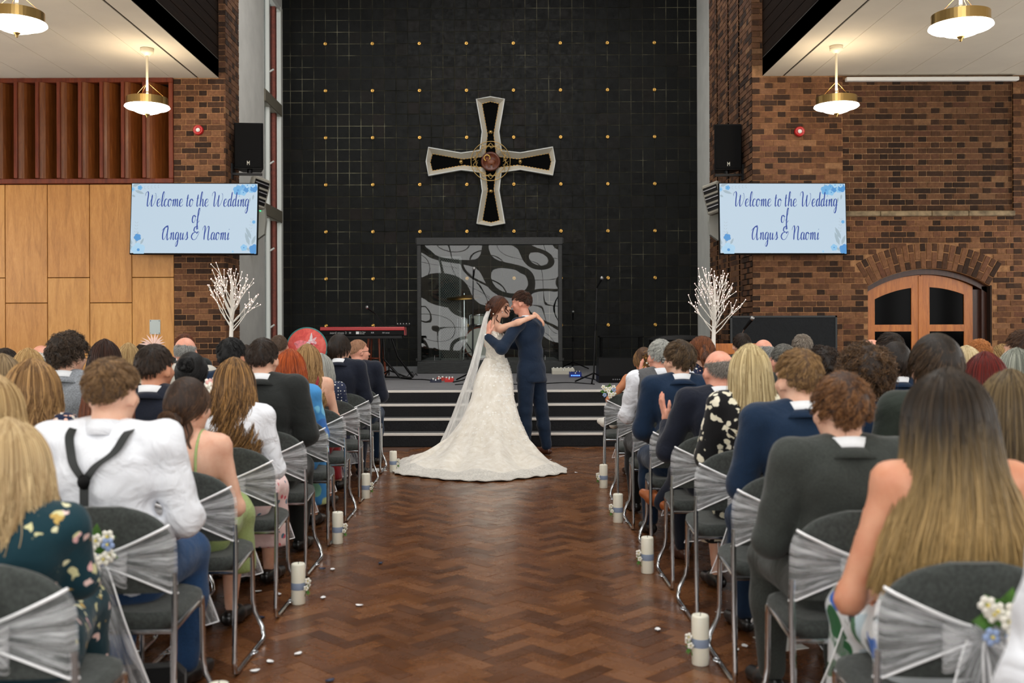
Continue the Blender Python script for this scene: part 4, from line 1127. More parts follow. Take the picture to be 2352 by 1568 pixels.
# mic stands
M_MICBALL = plain('mic_grille', (150, 150, 150), 0.35, 0.9)
def mic_stand(base, top, label, tip=None, boom=None):
    t = thing('microphone_stand', label, 'microphone stand', base, 0, 'black microphone stands on the stage')
    L = Vector(top) - Vector(base)
    MB().tube([(0, 0, 0.06), (L.x * .6, L.y * .6, L.z * .55)], 0.012, 8).tube([(L.x * .6, L.y * .6, L.z * .52), (L.x, L.y, L.z - .14)], 0.009, 8).build('pole', M_BLACKM, t)
    MB().tube([(L.x * .58, L.y * .58, L.z * .5), (L.x * .62, L.y * .62, L.z * .57)], 0.019, 8).build('clutch', M_BLACK, t)
    for k in range(3):
        a = 2 * PI * k / 3 + 0.35
        MB().tube([(0, 0, 0.14), (0.32 * math.cos(a), 0.32 * math.sin(a), 0.014)], [0.011, 0.012], 6).build('leg', M_BLACKM, t)
    d = Vector(tip) if tip else Vector((0.05, -0.03, 0.1)); d.normalize()
    q = Vector((L.x, L.y, L.z - 0.13))
    if boom:
        e = q + Vector(boom); MB().tube([q - Vector(boom) * .25, e], 0.008, 8).build('boom', M_BLACKM, t); q = e
    m_ = MB().tube([q, q + d * 0.14], [0.011, 0.017], 10).build('microphone', M_BLACK, t)
    MB().ball(q + d * 0.165, 0.027, 12).build('mic_head', M_MICBALL, m_)
    return t
mic_stand(stagept(1085, 14.7), at(1087, 622, 14.7), 'black microphone stand before the drum screen beside the bride', (0.1, -.1, 1))
mic_stand(stagept(1363, 14.1), at(1371, 640, 14.1), 'black microphone stand beside the floor wedge on stage', (0.25, -.3, .5))
mic_stand(stagept(1316, 18.6), at(1316, 720, 18.6), 'short dark stand against the tiled wall near drum screen', (0, -.3, 1))
mic_stand(stagept(893, 15.3), at(893, 745, 15.3), 'boom microphone stand reaching over the red keyboard', (-0.8, -.1, 0.62), (-0.20, 0, 0.30))

# keyboard on stand
Yq = 15.1
kx0, kx1 = (735 - VPX) * Yq / FPX, (929 - VPX) * Yq / FPX; kz = CAMH - (769 - VPY) * Yq / FPX
M_NRED = plain('red_lacquer', (176, 26, 30), 0.35); M_LETTER = plain('white_print', (225, 225, 225), 0.6)
kb = thing('stage_keyboard', 'red and black stage keyboard on a black stand', 'keyboard', ((kx0 + kx1) / 2, Yq, kz))
kw = kx1 - kx0
body_ = MB().bbox((-kw / 2, 0, 0), (kw / 2, 0.32, 0.075), 0.006).build('back_panel', M_BLACK, kb)
MB().bbox((-kw / 2 - 0.002, -0.004, 0.074), (kw / 2 + 0.002, 0.325, 0.128), 0.008).build('red_top', M_NRED, kb)
MB().box((kw / 2 - .004, -.003, 0.0), (kw / 2 + .004, .32, .08)).build('red_end', M_NRED, kb)
kn = MB()
for k in range(36): kn.lathe([(0.008, 0), (0.008, 0.014), (0.0, 0.014)], 8, c=(-kw / 2 + 0.1 + k * 0.029, 0.06 + 0.05 * (k % 3), 0.128))
kn.build('knobs', M_BLACK, kb)
def text(parent, s, x, y, z, size, mat, name='lettering', align='LEFT', ext=0.0, shear=0.0):
    c = bpy.data.curves.new(name, 'FONT'); c.body = s; c.size = size; c.align_x = align; c.extrude = ext; c.shear = shear
    c.materials.append(mat)
    tmp = bpy.data.objects.new(name, c); COL.objects.link(tmp)
    me = bpy.data.meshes.new_from_object(tmp.evaluated_get(bpy.context.evaluated_depsgraph_get())); me.name = name
    bpy.data.objects.remove(tmp); bpy.data.curves.remove(c)
    o = link(name, me, mat, parent, (x, y, z), (PI / 2, 0, 0))
    return o
for dx in (0, .0018): text(kb, 'nord stage 3', -kw / 2 + 0.15 + dx, -0.002, 0.024, 0.05, M_LETTER)
MB().box((-0.095, -0.002, 0.02), (-0.05, 0.001, 0.06)).build('maker_mark', M_LETTER, kb)
text(kb, 'Pro. Stage', -0.04, -0.002, 0.043, 0.022, M_LETTER); text(kb, 'Hammer', -0.04, -0.002, 0.02, 0.022, M_LETTER)
text(kb, 'KA', 0.13, -0.002, 0.03, 0.034, M_STEEL, shear=.3); text(kb, 'AA wave', 0.3, -0.002, 0.03, 0.03, M_STEEL, shear=.3)
MB().box((-0.2, -0.002, 0.03), (-0.17, 0.001, 0.036)).box((-0.2, -0.002, 0.045), (-0.17, 0.001, 0.05)).build('small_print', M_LETTER, kb)
ks = thing('keyboard_stand', 'black folding stand under the red stage keyboard', 'stand', ((kx0 + kx1) / 2, Yq + 0.1, ZS))
zt = kz - ZS
for s in (0.33,):
    MB().tube([(s - .02, 0, zt - .02), (s + .0, 0, .3), (s + .25, -.1, 0.03)], 0.019, 8).build('leg', M_BLACKM, ks)
    MB().tube([(s - .05, 0.05, zt - .02), (s - .06, 0.05, .35), (s - .04, 0.1, 0.03)], 0.019, 8).build('leg', M_BLACKM, ks)
    MB().tube([(s + .1, 0.0, zt - .02), (s + .2, .0, .35), (s + .42, .1, 0.03)], 0.019, 8).build('leg', M_BLACKM, ks)
MB().bbox((-.5, -.06, zt - .05), (.6, -.02, zt - 0.001), .004).bbox((-.5, .14, zt - .05), (.6, .18, zt - 0.001), .004).build('top_bars', M_BLACKM, ks)
MB().tube([(-.4, .05, zt - .02), (-.42, .05, .03)], 0.019, 8).build('leg', M_BLACKM, ks)
MB().tube([(.12, -.05, .05), (.75, -.1, .035)], 0.016, 8).build('foot_bar', M_BLACKM, ks)
mx = thing('pocket_mixer', 'tiny black mixer on the end of the red keyboard', 'mixer', (kx1 - 0.02, Yq + 0.1, kz + 0.129))
MB().bbox((-.12, 0, 0), (.1, .14, .04), .006).build('mixer_body', M_BLACK, mx)
kn = MB()
for k in range(10): kn.lathe([(0.007, 0), (0.007, 0.016), (0, .016)], 8, c=(-.1 + (k % 5) * .045, .03 + .06 * (k // 5), .04))
kn.build('mixer_knobs', M_STEEL, mx)

# wooden stool behind the keyboard
p = stagept(862, 16.1)
sl = thing('wooden_stool', 'red brown wooden stool behind the keyboard stand', 'stool', p)
MB().lathe([(0, .66), (.17, .66), (.18, .68), (.17, .70), (0, .705)], 24).build('seat', m_wood('pale_stool_seat', (170, 130, 84), (190, 150, 100), (205, 168, 120)), sl)
for a in (0.6, 2.2, 3.8, 5.3): MB().tube([(.12 * math.cos(a), .12 * math.sin(a), .66), (.19 * math.cos(a), .19 * math.sin(a), 0)], [.019, .017], 8).build('leg', M_STOOL, sl)
MB().tube([(.15 * math.cos(a), .15 * math.sin(a), .3) for a in (0.6, 2.2, 3.8, 5.3, 6.88)], .011, 7).build('foot_ring', M_STOOL, sl)

# round painting on a small easel
Yp = 13.6; pc = at(705, 797, Yp); pr = 47.5 * Yp / FPX
rp = thing('round_painting', 'round coral pink painting with teal rim', 'painting', pc)
t_ = NT('coral_canvas'); t_.set(rough=0.6); co = t_.coord((1, 1, 1)); n_ = t_.noise(co, 7, 5, 0.65, 1.2)
t_.base(t_.ramp(n_, [(0.3, (196, 62, 60)), (0.5, (222, 92, 84)), (0.75, (232, 122, 108))])); t_.bump(n_, .2, .005)
MB().lathe([(0, .016), (pr - .006, .016), (pr - .004, 0.0), (0, 0.0)], 48, M=Mx).build('canvas', t_.m, rp)
MB().lathe([(pr - .016, .0175), (pr, .016), (pr, -.012), (pr - .02, -.012)], 48, M=Mx).build('teal_rim', plain('teal_paint', (62, 120, 118), .5), rp)
def blob(cx, cz, rx, rz, a, mat, k, name):
    P = []
    for b in np.linspace(0, 2 * PI, 25)[:-1]:
        q = 1 + 0.12 * math.sin(3 * b + k) + .06 * math.sin(5 * b)
        x, z = rx * q * math.cos(b), rz * q * math.sin(b)
        P.append((cx + x * math.cos(a) - z * math.sin(a), -.0165 - k * .0006, cz + x * math.sin(a) + z * math.cos(a)))
    MB().add(P, [tuple(range(24))]).build(name, mat, rp)
pk = [plain('paint_pink_%d' % i, c, .6, var=.18, vscale=25) for i, c in enumerate([(226, 120, 128), (236, 176, 184), (158, 20, 34), (244, 214, 216), (206, 70, 84)])]
blob(-.07, .05, .105, .055, .1, pk[0], 1, 'painted_shape'); blob(.07, .075, .06, .045, -.2, pk[1], 2, 'painted_shape'); blob(.06, .14, .018, .055, -.1, pk[3], 3, 'painted_shape')
blob(.10, .11, .016, .045, -.7, pk[1], 4, 'painted_shape'); blob(.07, .01, .03, .05, .5, pk[2], 5, 'painted_shape'); blob(.13, -.11, .07, .02, -.4, pk[2], 6, 'painted_shape'); blob(.1, .05, .06, .006, -.3, pk[4], 7, 'painted_shape')
blob(.02, .06, .028, .02, .3, pk[3], 8, 'painted_shape')
ez = thing('easel', 'small black easel behind the round coral painting', 'easel', (pc.x, Yp + 0.03, ZS))
zc = pc.z - ZS
for x in (-.16, .16): MB().tube([(0.03 * np.sign(x), .02, zc + .1), (x * 1.3, .0, 0.0)], .012, 7).build('leg', M_BLACKM, ez)
MB().tube([(0, .03, zc + .1), (0, .34, 0.0)], .012, 7).build('leg', M_BLACKM, ez)
MB().bbox((-.2, -.07, zc - pr - .03), (.2, .03, zc - pr - .004), .003).build('tray', M_BLACKM, ez)

# floor wedge, covered piano, small shelf stand, pedals, cables
def at_stage(px, py): return onfloor(px, py, ZS)
p = at_stage(1424, 880)
wd = thing('floor_wedge', 'black floor wedge monitor at the stage edge', 'loudspeaker', p)
MB().prism([(0, 0), (.44, 0), (.44, .2), (.28, .36), (.06, .35), (0, .1)], -.3, .3, axis='x').build('cabinet', M_BLACK, wd)
MB().add([(-.28, .006, .11), (.28, .006, .11), (.28, .058, .34), (-.28, .058, .34)], [(0, 1, 2, 3)]).build('grille', plain('wedge_grille', (20, 21, 22), .5, .3), wd)
for k in range(4): MB().tube([(-.1 + k * .03, -.003, .05), (-.1 + k * .03, -.012, .05)], .009, 8).build('socket', M_STEEL, wd)
p = stagept(1570, 14.6)
pn = thing('upright_piano', 'black covered piano at the side of the stage', 'piano', p)
MB().bbox((-.42, 0, 0), (.46, .6, .62), .02).build('cabinet', M_BLACK, pn)
lid = [(-.46, .60), (-.3, .655), (0, .67), (.3, .655), (.5, .61), (.5, .60)]
MB().prism(lid, -.03, .64).build('lid', plain('black_cover', (10, 11, 12), .35), pn)
p = stagept(1428, 17.6)
tb = thing('narrow_table', 'thin black table against the tiled wall', 'table', p)
tz = CAMH - (772 - VPY) * 17.6 / FPX - ZS
MB().bbox((-.39, 0, tz - .03), (.39, .35, tz), .005).build('table_top', M_BLACK, tb)
for x in (-.35, .35):
    for y in (.03, .32): MB().tube([(x, y, 0), (x, y, tz - .03)], .014, 6).build('leg', M_BLACK, tb)

def pedal(name, px, py, sx, sy, sz, mat, label, knobs, led=None, rz=0):
    p = at_stage(px, py); t = thing(name, label, 'effects pedal', p, rz)
    MB().prism([(0, 0), (sy, 0), (sy, sz), (0, sz * .6)], -sx / 2, sx / 2, axis='x').build('pedal_case', mat, t)
    k_ = MB()
    for i in range(knobs): k_.lathe([(.012, 0), (.011, .02), (0, .02)], 10, c=(-sx / 2 + sx * (i + .5) / knobs, sy * .75, sz * .93))
    k_.build('knobs', M_WHITE if led is None else M_STEEL, t)
    MB().lathe([(.014, 0), (.014, .018), (0, .02)], 10, c=(0, sy * .25, sz * .68)).build('footswitch', M_CHROME, t)
    if led:
        l_ = MB()
        for i in range(6): l_.box((-sx * .38 + i * sx * .13, -.002, sz * .25), (-sx * .38 + i * sx * .13 + sx * .07, .001, sz * .45))
        l_.build('display', led, t)
    return t
pedal('effects_pedal', 1031, 877, .13, .12, .06, plain('pedal_red', (190, 28, 24), .4), 'small red effects pedal on the stage edge', 3)
pedal('effects_pedal', 1011, 874, .11, .12, .05, plain('pedal_orange_red', (176, 46, 24), .4), 'scuffed orange red effects pedal among cables', 2)
pedal('effects_pedal', 1000, 878, .16, .1, .045, plain('pedal_navy', (22, 28, 52), .4), 'dark navy effects pedal beside the red pedals', 2)
pedal('effects_pedal', 1294, 860, .38, .22, .10, plain('pedal_white', (196, 192, 178), .45), 'wide white pedalboard behind the groom', 6)
pedal('effects_pedal', 1322, 867, .19, .16, .085, plain('pedal_blue', (24, 44, 120), .4), 'blue effects unit with lit display', 4, emit('blue_display', (70, 120, 255), 5.0))
def cable(pts, r, label):
    o = MB().tube(crom(pts, 6), r, 6).build('audio_cable', M_BLACK); tag(o, label, 'cable', 'black cables on the stage'); return o
zc = ZS + .008
g = lambda px, py: tuple(at_stage(px, py) + Vector((0, 0, .008)))
cable([g(905, 866), g(940, 871), g(975, 872), g(1000, 876)], .008, 'black cable from keyboard stand to red pedals')
cable([g(1040, 878), g(1060, 874), g(1075, 868), g(1085, 864)], .008, 'black cable from red pedals to microphone stand')
cable([g(1045, 884), g(1120, 880), g(1200, 884), g(1300, 880), g(1365, 884)], .006, 'long thin black cable lying along the stage edge')
cable([g(1330, 866), g(1345, 869), g(1360, 872), g(1376, 876)], .008, 'black cable from blue unit to floor wedge')
cable([g(930, 870), (g(945, 866)[0], g(945, 866)[1], ZS + .09), g(950, 862), g(954, 858), g(958, 862)], .006, 'black cable curling beside the drum riser')
pp = thing('sheet_of_paper', 'white paper sheet on the stage under keyboard stand', 'paper', at_stage(880, 864))
MB().box((-.16, -.1, .001), (.16, .1, .003)).build('sheet', M_WHITE, pp)

# ------------------------------------------------------------------ lectern and black panel in the hall
p = Vector((at(1690, 0, 11.45).x, 11.42, 0))
lc = thing('lectern', 'orange brown wooden lectern beside the lit twig tree', 'lectern', p)
MB().bbox((-.22, 0, 0.04), (.22, .3, 1.08), .008).build('column', M_DOOR, lc)
MB().bbox((-.27, -.06, 0), (.27, .36, .05), .008).build('base', M_DOOR, lc)
MB().prism([(-.08, 1.08), (.38, 1.08), (.38, 1.12), (-.08, 1.2)], -.27, .27, axis='x').build('desk', M_DOOR, lc)
MB().tube(crom([(.06, .1, 1.14), (.08, .1, 1.28), (.11, .05, 1.38)], 6), .006, 6).build('gooseneck', M_STEEL, lc)
m_ = MB().tube([(.10, .06, 1.36), (.17, -.02, 1.47)], [.014, .02], 10).build('microphone', M_BLACK, lc)
MB().ball((.175, -.025, 1.485), .027, 12).build('mic_head', M_MICBALL, m_)
x0, x1 = at(1678, 0, 12.4).x, at(1923, 0, 12.4).x; zt = at(0, 727, 12.4).z
bp = thing('felt_panel', 'black felt covered freestanding panel before the brick wall', 'panel', ((x0 + x1) / 2, 12.4, 0))
w_ = x1 - x0
MB().bbox((-w_ / 2 + .02, .004, .03), (w_ / 2 - .02, .03, zt - .02), .003).build('felt_board', fabric((20, 23, 26), 'black_felt', weave=120), bp)
fr = MB().box((-w_ / 2, 0, .0), (-w_ / 2 + .022, .04, zt)).box((w_ / 2 - .022, 0, 0), (w_ / 2, .04, zt)).box((-w_ / 2, 0, zt - .022), (w_ / 2, .04, zt)).box((-w_ / 2, 0, 0.06), (w_ / 2, .04, .085))
fr.build('panel_frame', plain('dark_panel_frame', (26, 30, 32), .5), bp)
for s in (-1, 1): MB().box((s * w_ / 2 - .02, -.2, 0), (s * w_ / 2 + .02, .24, .03)).build('foot', M_BLACKM, bp)
# ------------------------------------------------------------------ implicit surfaces -> mesh (for bodies, clothes)
A3 = lambda p: np.array(p, dtype=np.float32)
def cone(a, b, ra, rb): return ('c', A3(a), A3(b), float(ra), float(rb), None)
def ell(c, r, R=None): return ('e', A3(c), A3(r), 0.0, 0.0, None if R is None else np.array(R, dtype=np.float32))

def prim_bounds(p, inf):
    if p[0] == 'c':
        r = max(p[3], p[4]) + inf
        return np.minimum(p[1], p[2]) - r, np.maximum(p[1], p[2]) + r
    r = (float(p[2].max()) if p[5] is not None else p[2]) + inf
    return p[1] - r, p[1] + r

def prim_d(p, X, Y, Z, inf):
    if p[0] == 'c':
        a, b, ra, rb = p[1], p[2], p[3], p[4]; ba = b - a; L = float(ba @ ba) + 1e-9
        px, py, pz = X - a[0], Y - a[1], Z - a[2]
        t = np.clip((px * ba[0] + py * ba[1] + pz * ba[2]) / L, 0, 1)
        dx, dy, dz = px - ba[0] * t, py - ba[1] * t, pz - ba[2] * t
        return np.sqrt(dx * dx + dy * dy + dz * dz) - (ra + (rb - ra) * t) - inf
    c, r = p[1], p[2] + inf
    px, py, pz = X - c[0], Y - c[1], Z - c[2]
    if p[5] is not None:
        R = p[5]; px, py, pz = R[0, 0] * px + R[1, 0] * py + R[2, 0] * pz, R[0, 1] * px + R[1, 1] * py + R[2, 1] * pz, R[0, 2] * px + R[1, 2] * py + R[2, 2] * pz
    k0 = np.sqrt((px / r[0]) ** 2 + (py / r[1]) ** 2 + (pz / r[2]) ** 2)
    k1 = np.sqrt((px / r[0] ** 2) ** 2 + (py / r[1] ** 2) ** 2 + (pz / r[2] ** 2) ** 2) + 1e-9
    return k0 * (k0 - 1) / k1

def surface(prims, res, k=0.03, inf=0.0, cuts=(), subs=(), wrinkle=0.0, fn=None):
    """smooth union of prims, minus subs, clipped by cuts [(point, normal)]; returns verts, quads"""
    lo = np.min([prim_bounds(p, inf)[0] for p in prims], axis=0) - 3 * res; hi = np.max([prim_bounds(p, inf)[1] for p in prims], axis=0) + 3 * res
    n = np.ceil((hi - lo) / res).astype(int) + 1
    ax = [lo[i] + res * np.arange(n[i], dtype=np.float32) for i in range(3)]
    D = np.full(n, 0.3, dtype=np.float32)
    m = k + 2.5 * res
    for p in prims:
        kk = k
        l, h = prim_bounds(p, inf + m)
        i0 = np.clip(np.floor((l - lo) / res).astype(int), 0, n - 1); i1 = np.clip(np.ceil((h - lo) / res).astype(int) + 1, 1, n)
        sl = tuple(slice(a, b) for a, b in zip(i0, i1))
        X = ax[0][sl[0]][:, None, None]; Y = ax[1][sl[1]][None, :, None]; Z = ax[2][sl[2]][None, None, :]
        d = prim_d(p, X, Y, Z, inf); o = D[sl]
        hh = np.maximum(kk - np.abs(o - d), 0) / kk
        D[sl] = np.minimum(o, d) - hh * hh * kk * 0.25
    X = ax[0][:, None, None]; Y = ax[1][None, :, None]; Z = ax[2][None, None, :]
    for p in subs:
        d = prim_d(p, X, Y, Z, 0.0); D = np.maximum(D, -d)
    if wrinkle:
        D = D + wrinkle * (np.sin(34 * X + 21 * Z + 9 * Y) * np.sin(27 * Z - 12 * X + 14 * Y) + 0.6 * np.sin(55 * Z + 22 * Y - 17 * X))
    for c, nn in cuts:
        D = np.maximum(D, (X - c[0]) * nn[0] + (Y - c[1]) * nn[1] + (Z - c[2]) * nn[2])
    if fn is not None: D = fn(D, X, Y, Z)
    return nets(D.astype(np.float32), lo, res)

def nets(D, lo, res):
    s = D < 0
    nx, ny, nz = D.shape
    corners = [(i, j, k) for i in (0, 1) for j in (0, 1) for k in (0, 1)]
    cnt = sum(s[i:nx - 1 + i, j:ny - 1 + j, k:nz - 1 + k].astype(np.int8) for i, j, k in corners)
    act = (cnt > 0) & (cnt < 8)
    I = np.argwhere(act)
    if len(I) == 0: return np.zeros((0, 3)), []
    idx = -np.ones(act.shape, dtype=np.int64); idx[act] = np.arange(len(I))
    P = np.zeros((len(I), 3)); N = np.zeros(len(I))
    val = {c: D[I[:, 0] + c[0], I[:, 1] + c[1], I[:, 2] + c[2]] for c in corners}
    for a in corners:
        for d in range(3):
            if a[d] == 1: continue
            b = tuple(a[q] + (q == d) for q in range(3))
            va, vb = val[a], val[b]; cr = (va < 0) != (vb < 0)
            t = np.where(cr, va / np.where(cr, va - vb, 1), 0)
            for q in range(3): P[:, q] += np.where(cr, a[q] + (t if q == d else 0), 0)
            N += cr
    P = (P / N[:, None] + I) * res + lo
    F = []
    for d in range(3):
        u, v = (d + 1) % 3, (d + 2) % 3
        sh = [slice(None)] * 3; sh2 = [slice(None)] * 3
        sh[d] = slice(0, -1); sh2[d] = slice(1, None)
        ch = s[tuple(sh)] != s[tuple(sh2)]
        E = np.argwhere(ch)
        ok = (E[:, u] > 0) & (E[:, v] > 0) & (E[:, u] < D.shape[u] - 1) & (E[:, v] < D.shape[v] - 1)
        E = E[ok]
        ins = s[tuple(E.T)]
        du = np.zeros(3, int); du[u] = 1; dv = np.zeros(3, int); dv[v] = 1
        c0 = idx[tuple((E - du - dv).T)]; c1 = idx[tuple((E - dv).T)]; c2 = idx[tuple(E.T)]; c3 = idx[tuple((E - du).T)]
        Q = np.stack([c0, c1, c2, c3], 1); Q[~ins] = Q[~ins][:, ::-1]
        F.append(Q)
    return P, np.concatenate(F)

def np_mesh(name, parts):
    """parts: list of (verts, quads) -> one mesh"""
    V = []; F = []; o = 0
    for v, f in parts:
        if len(v) == 0: continue
        V.append(v); F.append(np.asarray(f) + o); o += len(v)
    V = np.concatenate(V).astype(np.float32); F = np.concatenate(F).astype(np.int32)
    me = bpy.data.meshes.new(name)
    me.vertices.add(len(V)); me.vertices.foreach_set('co', V.ravel())
    me.loops.add(F.size); me.loops.foreach_set('vertex_index', F.ravel())
    me.polygons.add(len(F)); me.polygons.foreach_set('loop_start', np.arange(0, F.size, 4, dtype=np.int32))
    me.polygons.foreach_set('use_smooth', np.ones(len(F), dtype=bool))
    me.update(calc_edges=True); me.validate()
    return me

def rot(yaw=0, pitch=0, roll=0):
    """yaw>0 turns to the person's left, pitch>0 looks up; person faces +Y"""
    return np.array((Matrix.Rotation(yaw, 3, 'Z') @ Matrix.Rotation(pitch, 3, 'X') @ Matrix.Rotation(roll, 3, 'Y')))

# ------------------------------------------------------------------ head and hand primitives
HR = (0.0765, 0.096, 0.108)
def head_prims(C, R, fem=False, open_face=True):
    C = A3(C); R = np.array(R, dtype=np.float32)
    T = lambda p: C + R @ A3(p)
    f = 0.95 if fem else 1.0
    pr = [ell(T((0, -0.012, 0.022)), (HR[0] * f, 0.096 * f, 0.094), R), ell(T((0, 0.03, -0.03)), (0.062 * f, 0.066, 0.078), R),
          ell(T((0, 0.055, -0.085)), (0.036 * f, 0.036, 0.03), R),                                     # chin
          cone(T((0, 0.088, 0.012)), T((0, 0.112, -0.026)), 0.008, 0.0125),                             # nose
          ell(T((0, 0.082, 0.026)), (0.052, 0.018, 0.014), R),                                          # brow
          ell(T((0, 0.092, -0.056)), (0.023, 0.012, 0.010), R),                                         # lips
          ell(T((0.036, 0.066, -0.022)), (0.026, 0.024, 0.024), R), ell(T((-0.036, 0.066, -0.022)), (0.026, 0.024, 0.024), R)]  # cheeks
    for s in (-1, 1):
        Re = R @ np.array(Euler((0.15, 0, s * -0.45)).to_matrix(), dtype=np.float32)
        pr.append(ell(T((s * 0.079 * f, -0.006, -0.012)), (0.0085, 0.02, 0.032), Re))
    sub = [ell(T((s * 0.031, 0.094, 0.006)), (0.016, 0.014, 0.010), R) for s in (-1, 1)]
    return pr, sub

def hand_verts(curl=0.35, spread=0.05, res=0.0066, thumb=0.6):
    """right hand: wrist at origin, fingers along +Y, palm facing -Z, thumb to -X"""
    pr = [cone((0, -0.03, 0), (0, 0.02, 0), 0.024, 0.026), ell((0, 0.05, 0), (0.041, 0.052, 0.0155)), ell((-0.022, 0.03, -0.006), (0.02, 0.034, 0.017))]
    for x, L, a in ((-0.029, 0.072, -1), (-0.0095, 0.080, -0.3), (0.0105, 0.074, 0.4), (0.029, 0.058, 1.1)):
        p = Vector((x, 0.092 - abs(x) * 0.25, 0.0)); ang = 0.0; d0 = a * spread
        for i, fr in enumerate((0.45, 0.32, 0.23)):
            ang += curl * (0.7 + 0.4 * i)
            d = Vector((math.sin(d0) * math.cos(ang), math.cos(d0) * math.cos(ang), -math.sin(ang)))
            q = p + d * L * fr; r0 = 0.0098 - 0.0012 * i
            pr.append(cone(p, q, r0, r0 - 0.001)); p = q
    p = Vector((-0.034, 0.028, -0.004)); ang = thumb
    for i, L in enumerate((0.034, 0.030, 0.024)):
        d = Vector((-math.sin(ang), math.cos(ang), -0.25 - curl * .3)).normalized(); q = p + d * L
        pr.append(cone(p, q, 0.0125 - 0.0015 * i, 0.011 - 0.0015 * i)); p = q; ang -= 0.25
    return surface(pr, res, k=0.009)
HANDS = {k: hand_verts(*k) for k in ((0.35, 0.05), (0.12, 0.10), (0.7, 0.03))}
def put_hand(key, wrist, along, palm, left=False, s=1.0):
    """place the hand: along = finger direction, palm = palm-facing direction"""
    V, F = HANDS[key]; V = V.copy() * s
    y = Vector(along).normalized(); z = -Vector(palm); z = (z - y * z.dot(y)).normalized(); x = y.cross(z)
    if left: V[:, 0] *= -1; F = F[:, ::-1]
    M = np.array([x, y, z]).T
    return V @ M.T + np.array(wrist), F

# ------------------------------------------------------------------ hair
def hairline(ny):
    return np.interp(ny, [-1, -0.6, -0.1, 0.25, 0.5, 0.8, 1.0], [-0.55, -0.42, -0.05, 0.02, 0.36, 0.52, 0.6])

def shell_cap(th, top=0.0, line=0.0, bald=False, back=0.0):
    """cap following the skull, cut at the hairline"""
    r = np.array((HR[0] + th, 0.098 + th + back * .5, 0.096 + th + top))
    c = np.array((0, -0.012 - back * .5, 0.022))
    def fn(D, X, Y, Z):
        x, y, z = (X - c[0]) / r[0], (Y - c[1]) / r[1], (Z - c[2]) / r[2]
        q = np.sqrt(x * x + y * y + z * z) + 1e-6
        D = np.maximum(D, (hairline(y / q) + line - z / q) * 0.085)
        if bald: D = np.maximum(D, (z / q - 0.25 + 0.2 * (y / q)) * 0.085)
        return D
    return surface([ell(c, r)], 0.008, k=0.01, fn=fn)

def curls_shell(seed, th, n, r0, r1, line=0.0):
    rn = np.random.default_rng(seed)
    d = rn.normal(size=(n * 3, 3)); d /= np.linalg.norm(d, axis=1)[:, None]
    d = d[d[:, 2] > hairline(d[:, 1]) + line][:n]
    c = np.array((0, -0.012, 0.022)); R = np.array((HR[0], 0.098, 0.096)) + th
    pr = [ell(c + q * R, (rn.uniform(r0, r1),) * 3) for q in d]
    pr.append(ell((0, -0.02, 0.03), (HR[0] + th * .6, 0.096 + th * .6, 0.092 + th * .7)))
    def fn(D, X, Y, Z):
        x, y, z = X / 0.09, (Y + .012) / 0.11, (Z - .022) / 0.11; q = np.sqrt(x * x + y * y + z * z) + 1e-6
        return np.maximum(D, (hairline(y / q) + line - .12 - z / q) * 0.09)
    return surface(pr, 0.008, k=0.012, fn=fn)

def env_fn(prof):
    """prof: list of (z, half width x, half depth y, centre y) going down"""
    z = np.array([p[0] for p in prof])[::-1]
    return lambda zz: [np.interp(zz, z, np.array([p[i] for p in prof])[::-1]) for i in (1, 2, 3)]

def long_shell(prof, phi0, rho=0.93, nphi=44):
    """hair curtain open at the face: cap over the crown, then the envelope"""
    E = env_fn(prof); zb = prof[-1][0]; rows = []
    phis = np.linspace(-PI / 2 - phi0, -PI / 2 + phi0, nphi)
    ths = np.linspace(0.03, PI / 2, 9)
    wx, wy, yc = E(0.0)
    for th in ths:
        rows.append([(rho * wx * math.cos(p) * math.sin(th), yc + rho * wy * math.sin(p) * math.sin(th), 0.02 + rho * 0.112 * math.cos(th) - 0.02 * math.sin(th)) for p in phis])
    for z in np.linspace(-0.02, zb, 16):
        wx, wy, yc = E(z)
        rows.append([(rho * wx * math.cos(p), yc + rho * wy * math.sin(p), z) for p in phis])
    rows.append([(0.8 * wx * math.cos(p) * .6, yc + wy * math.sin(p) * .5, zb + .02) for p in phis])
    V = np.array(rows).reshape(-1, 3); n = nphi; F = []
    for i in range(len(rows) - 1):
        for j in range(n - 1): F.append((i * n + j, i * n + j + 1, (i + 1) * n + j + 1, (i + 1) * n + j))
    return V, np.array(F)

def strands_curves(name, P, r0, r1):
    """P: (N,K,3) -> hair curves datablock"""
    N, K = P.shape[:2]
    hc = bpy.data.hair_curves.new(name); hc.add_curves([K] * N)
    hc.attributes['position'].data.foreach_set('vector', P.astype(np.float32).ravel())
    ra = hc.attributes.get('radius') or hc.attributes.new('radius', 'FLOAT', 'POINT')
    t = np.linspace(0, 1, K); ra.data.foreach_set('value', np.tile((r0 + (r1 - r0) * t ** 2), N).astype(np.float32))
    return hc

def clump(P, rn, M, amt):
    N = len(P); c = rn.choice(N, M, replace=False)
    d = ((P[:, 0, None, :] - P[c][None, :, 0, :]) ** 2).sum(-1); j = c[d.argmin(1)]
    t = np.linspace(0, 1, P.shape[1])[None, :, None] ** 1.2 * amt
    return P * (1 - t) + P[j] * t

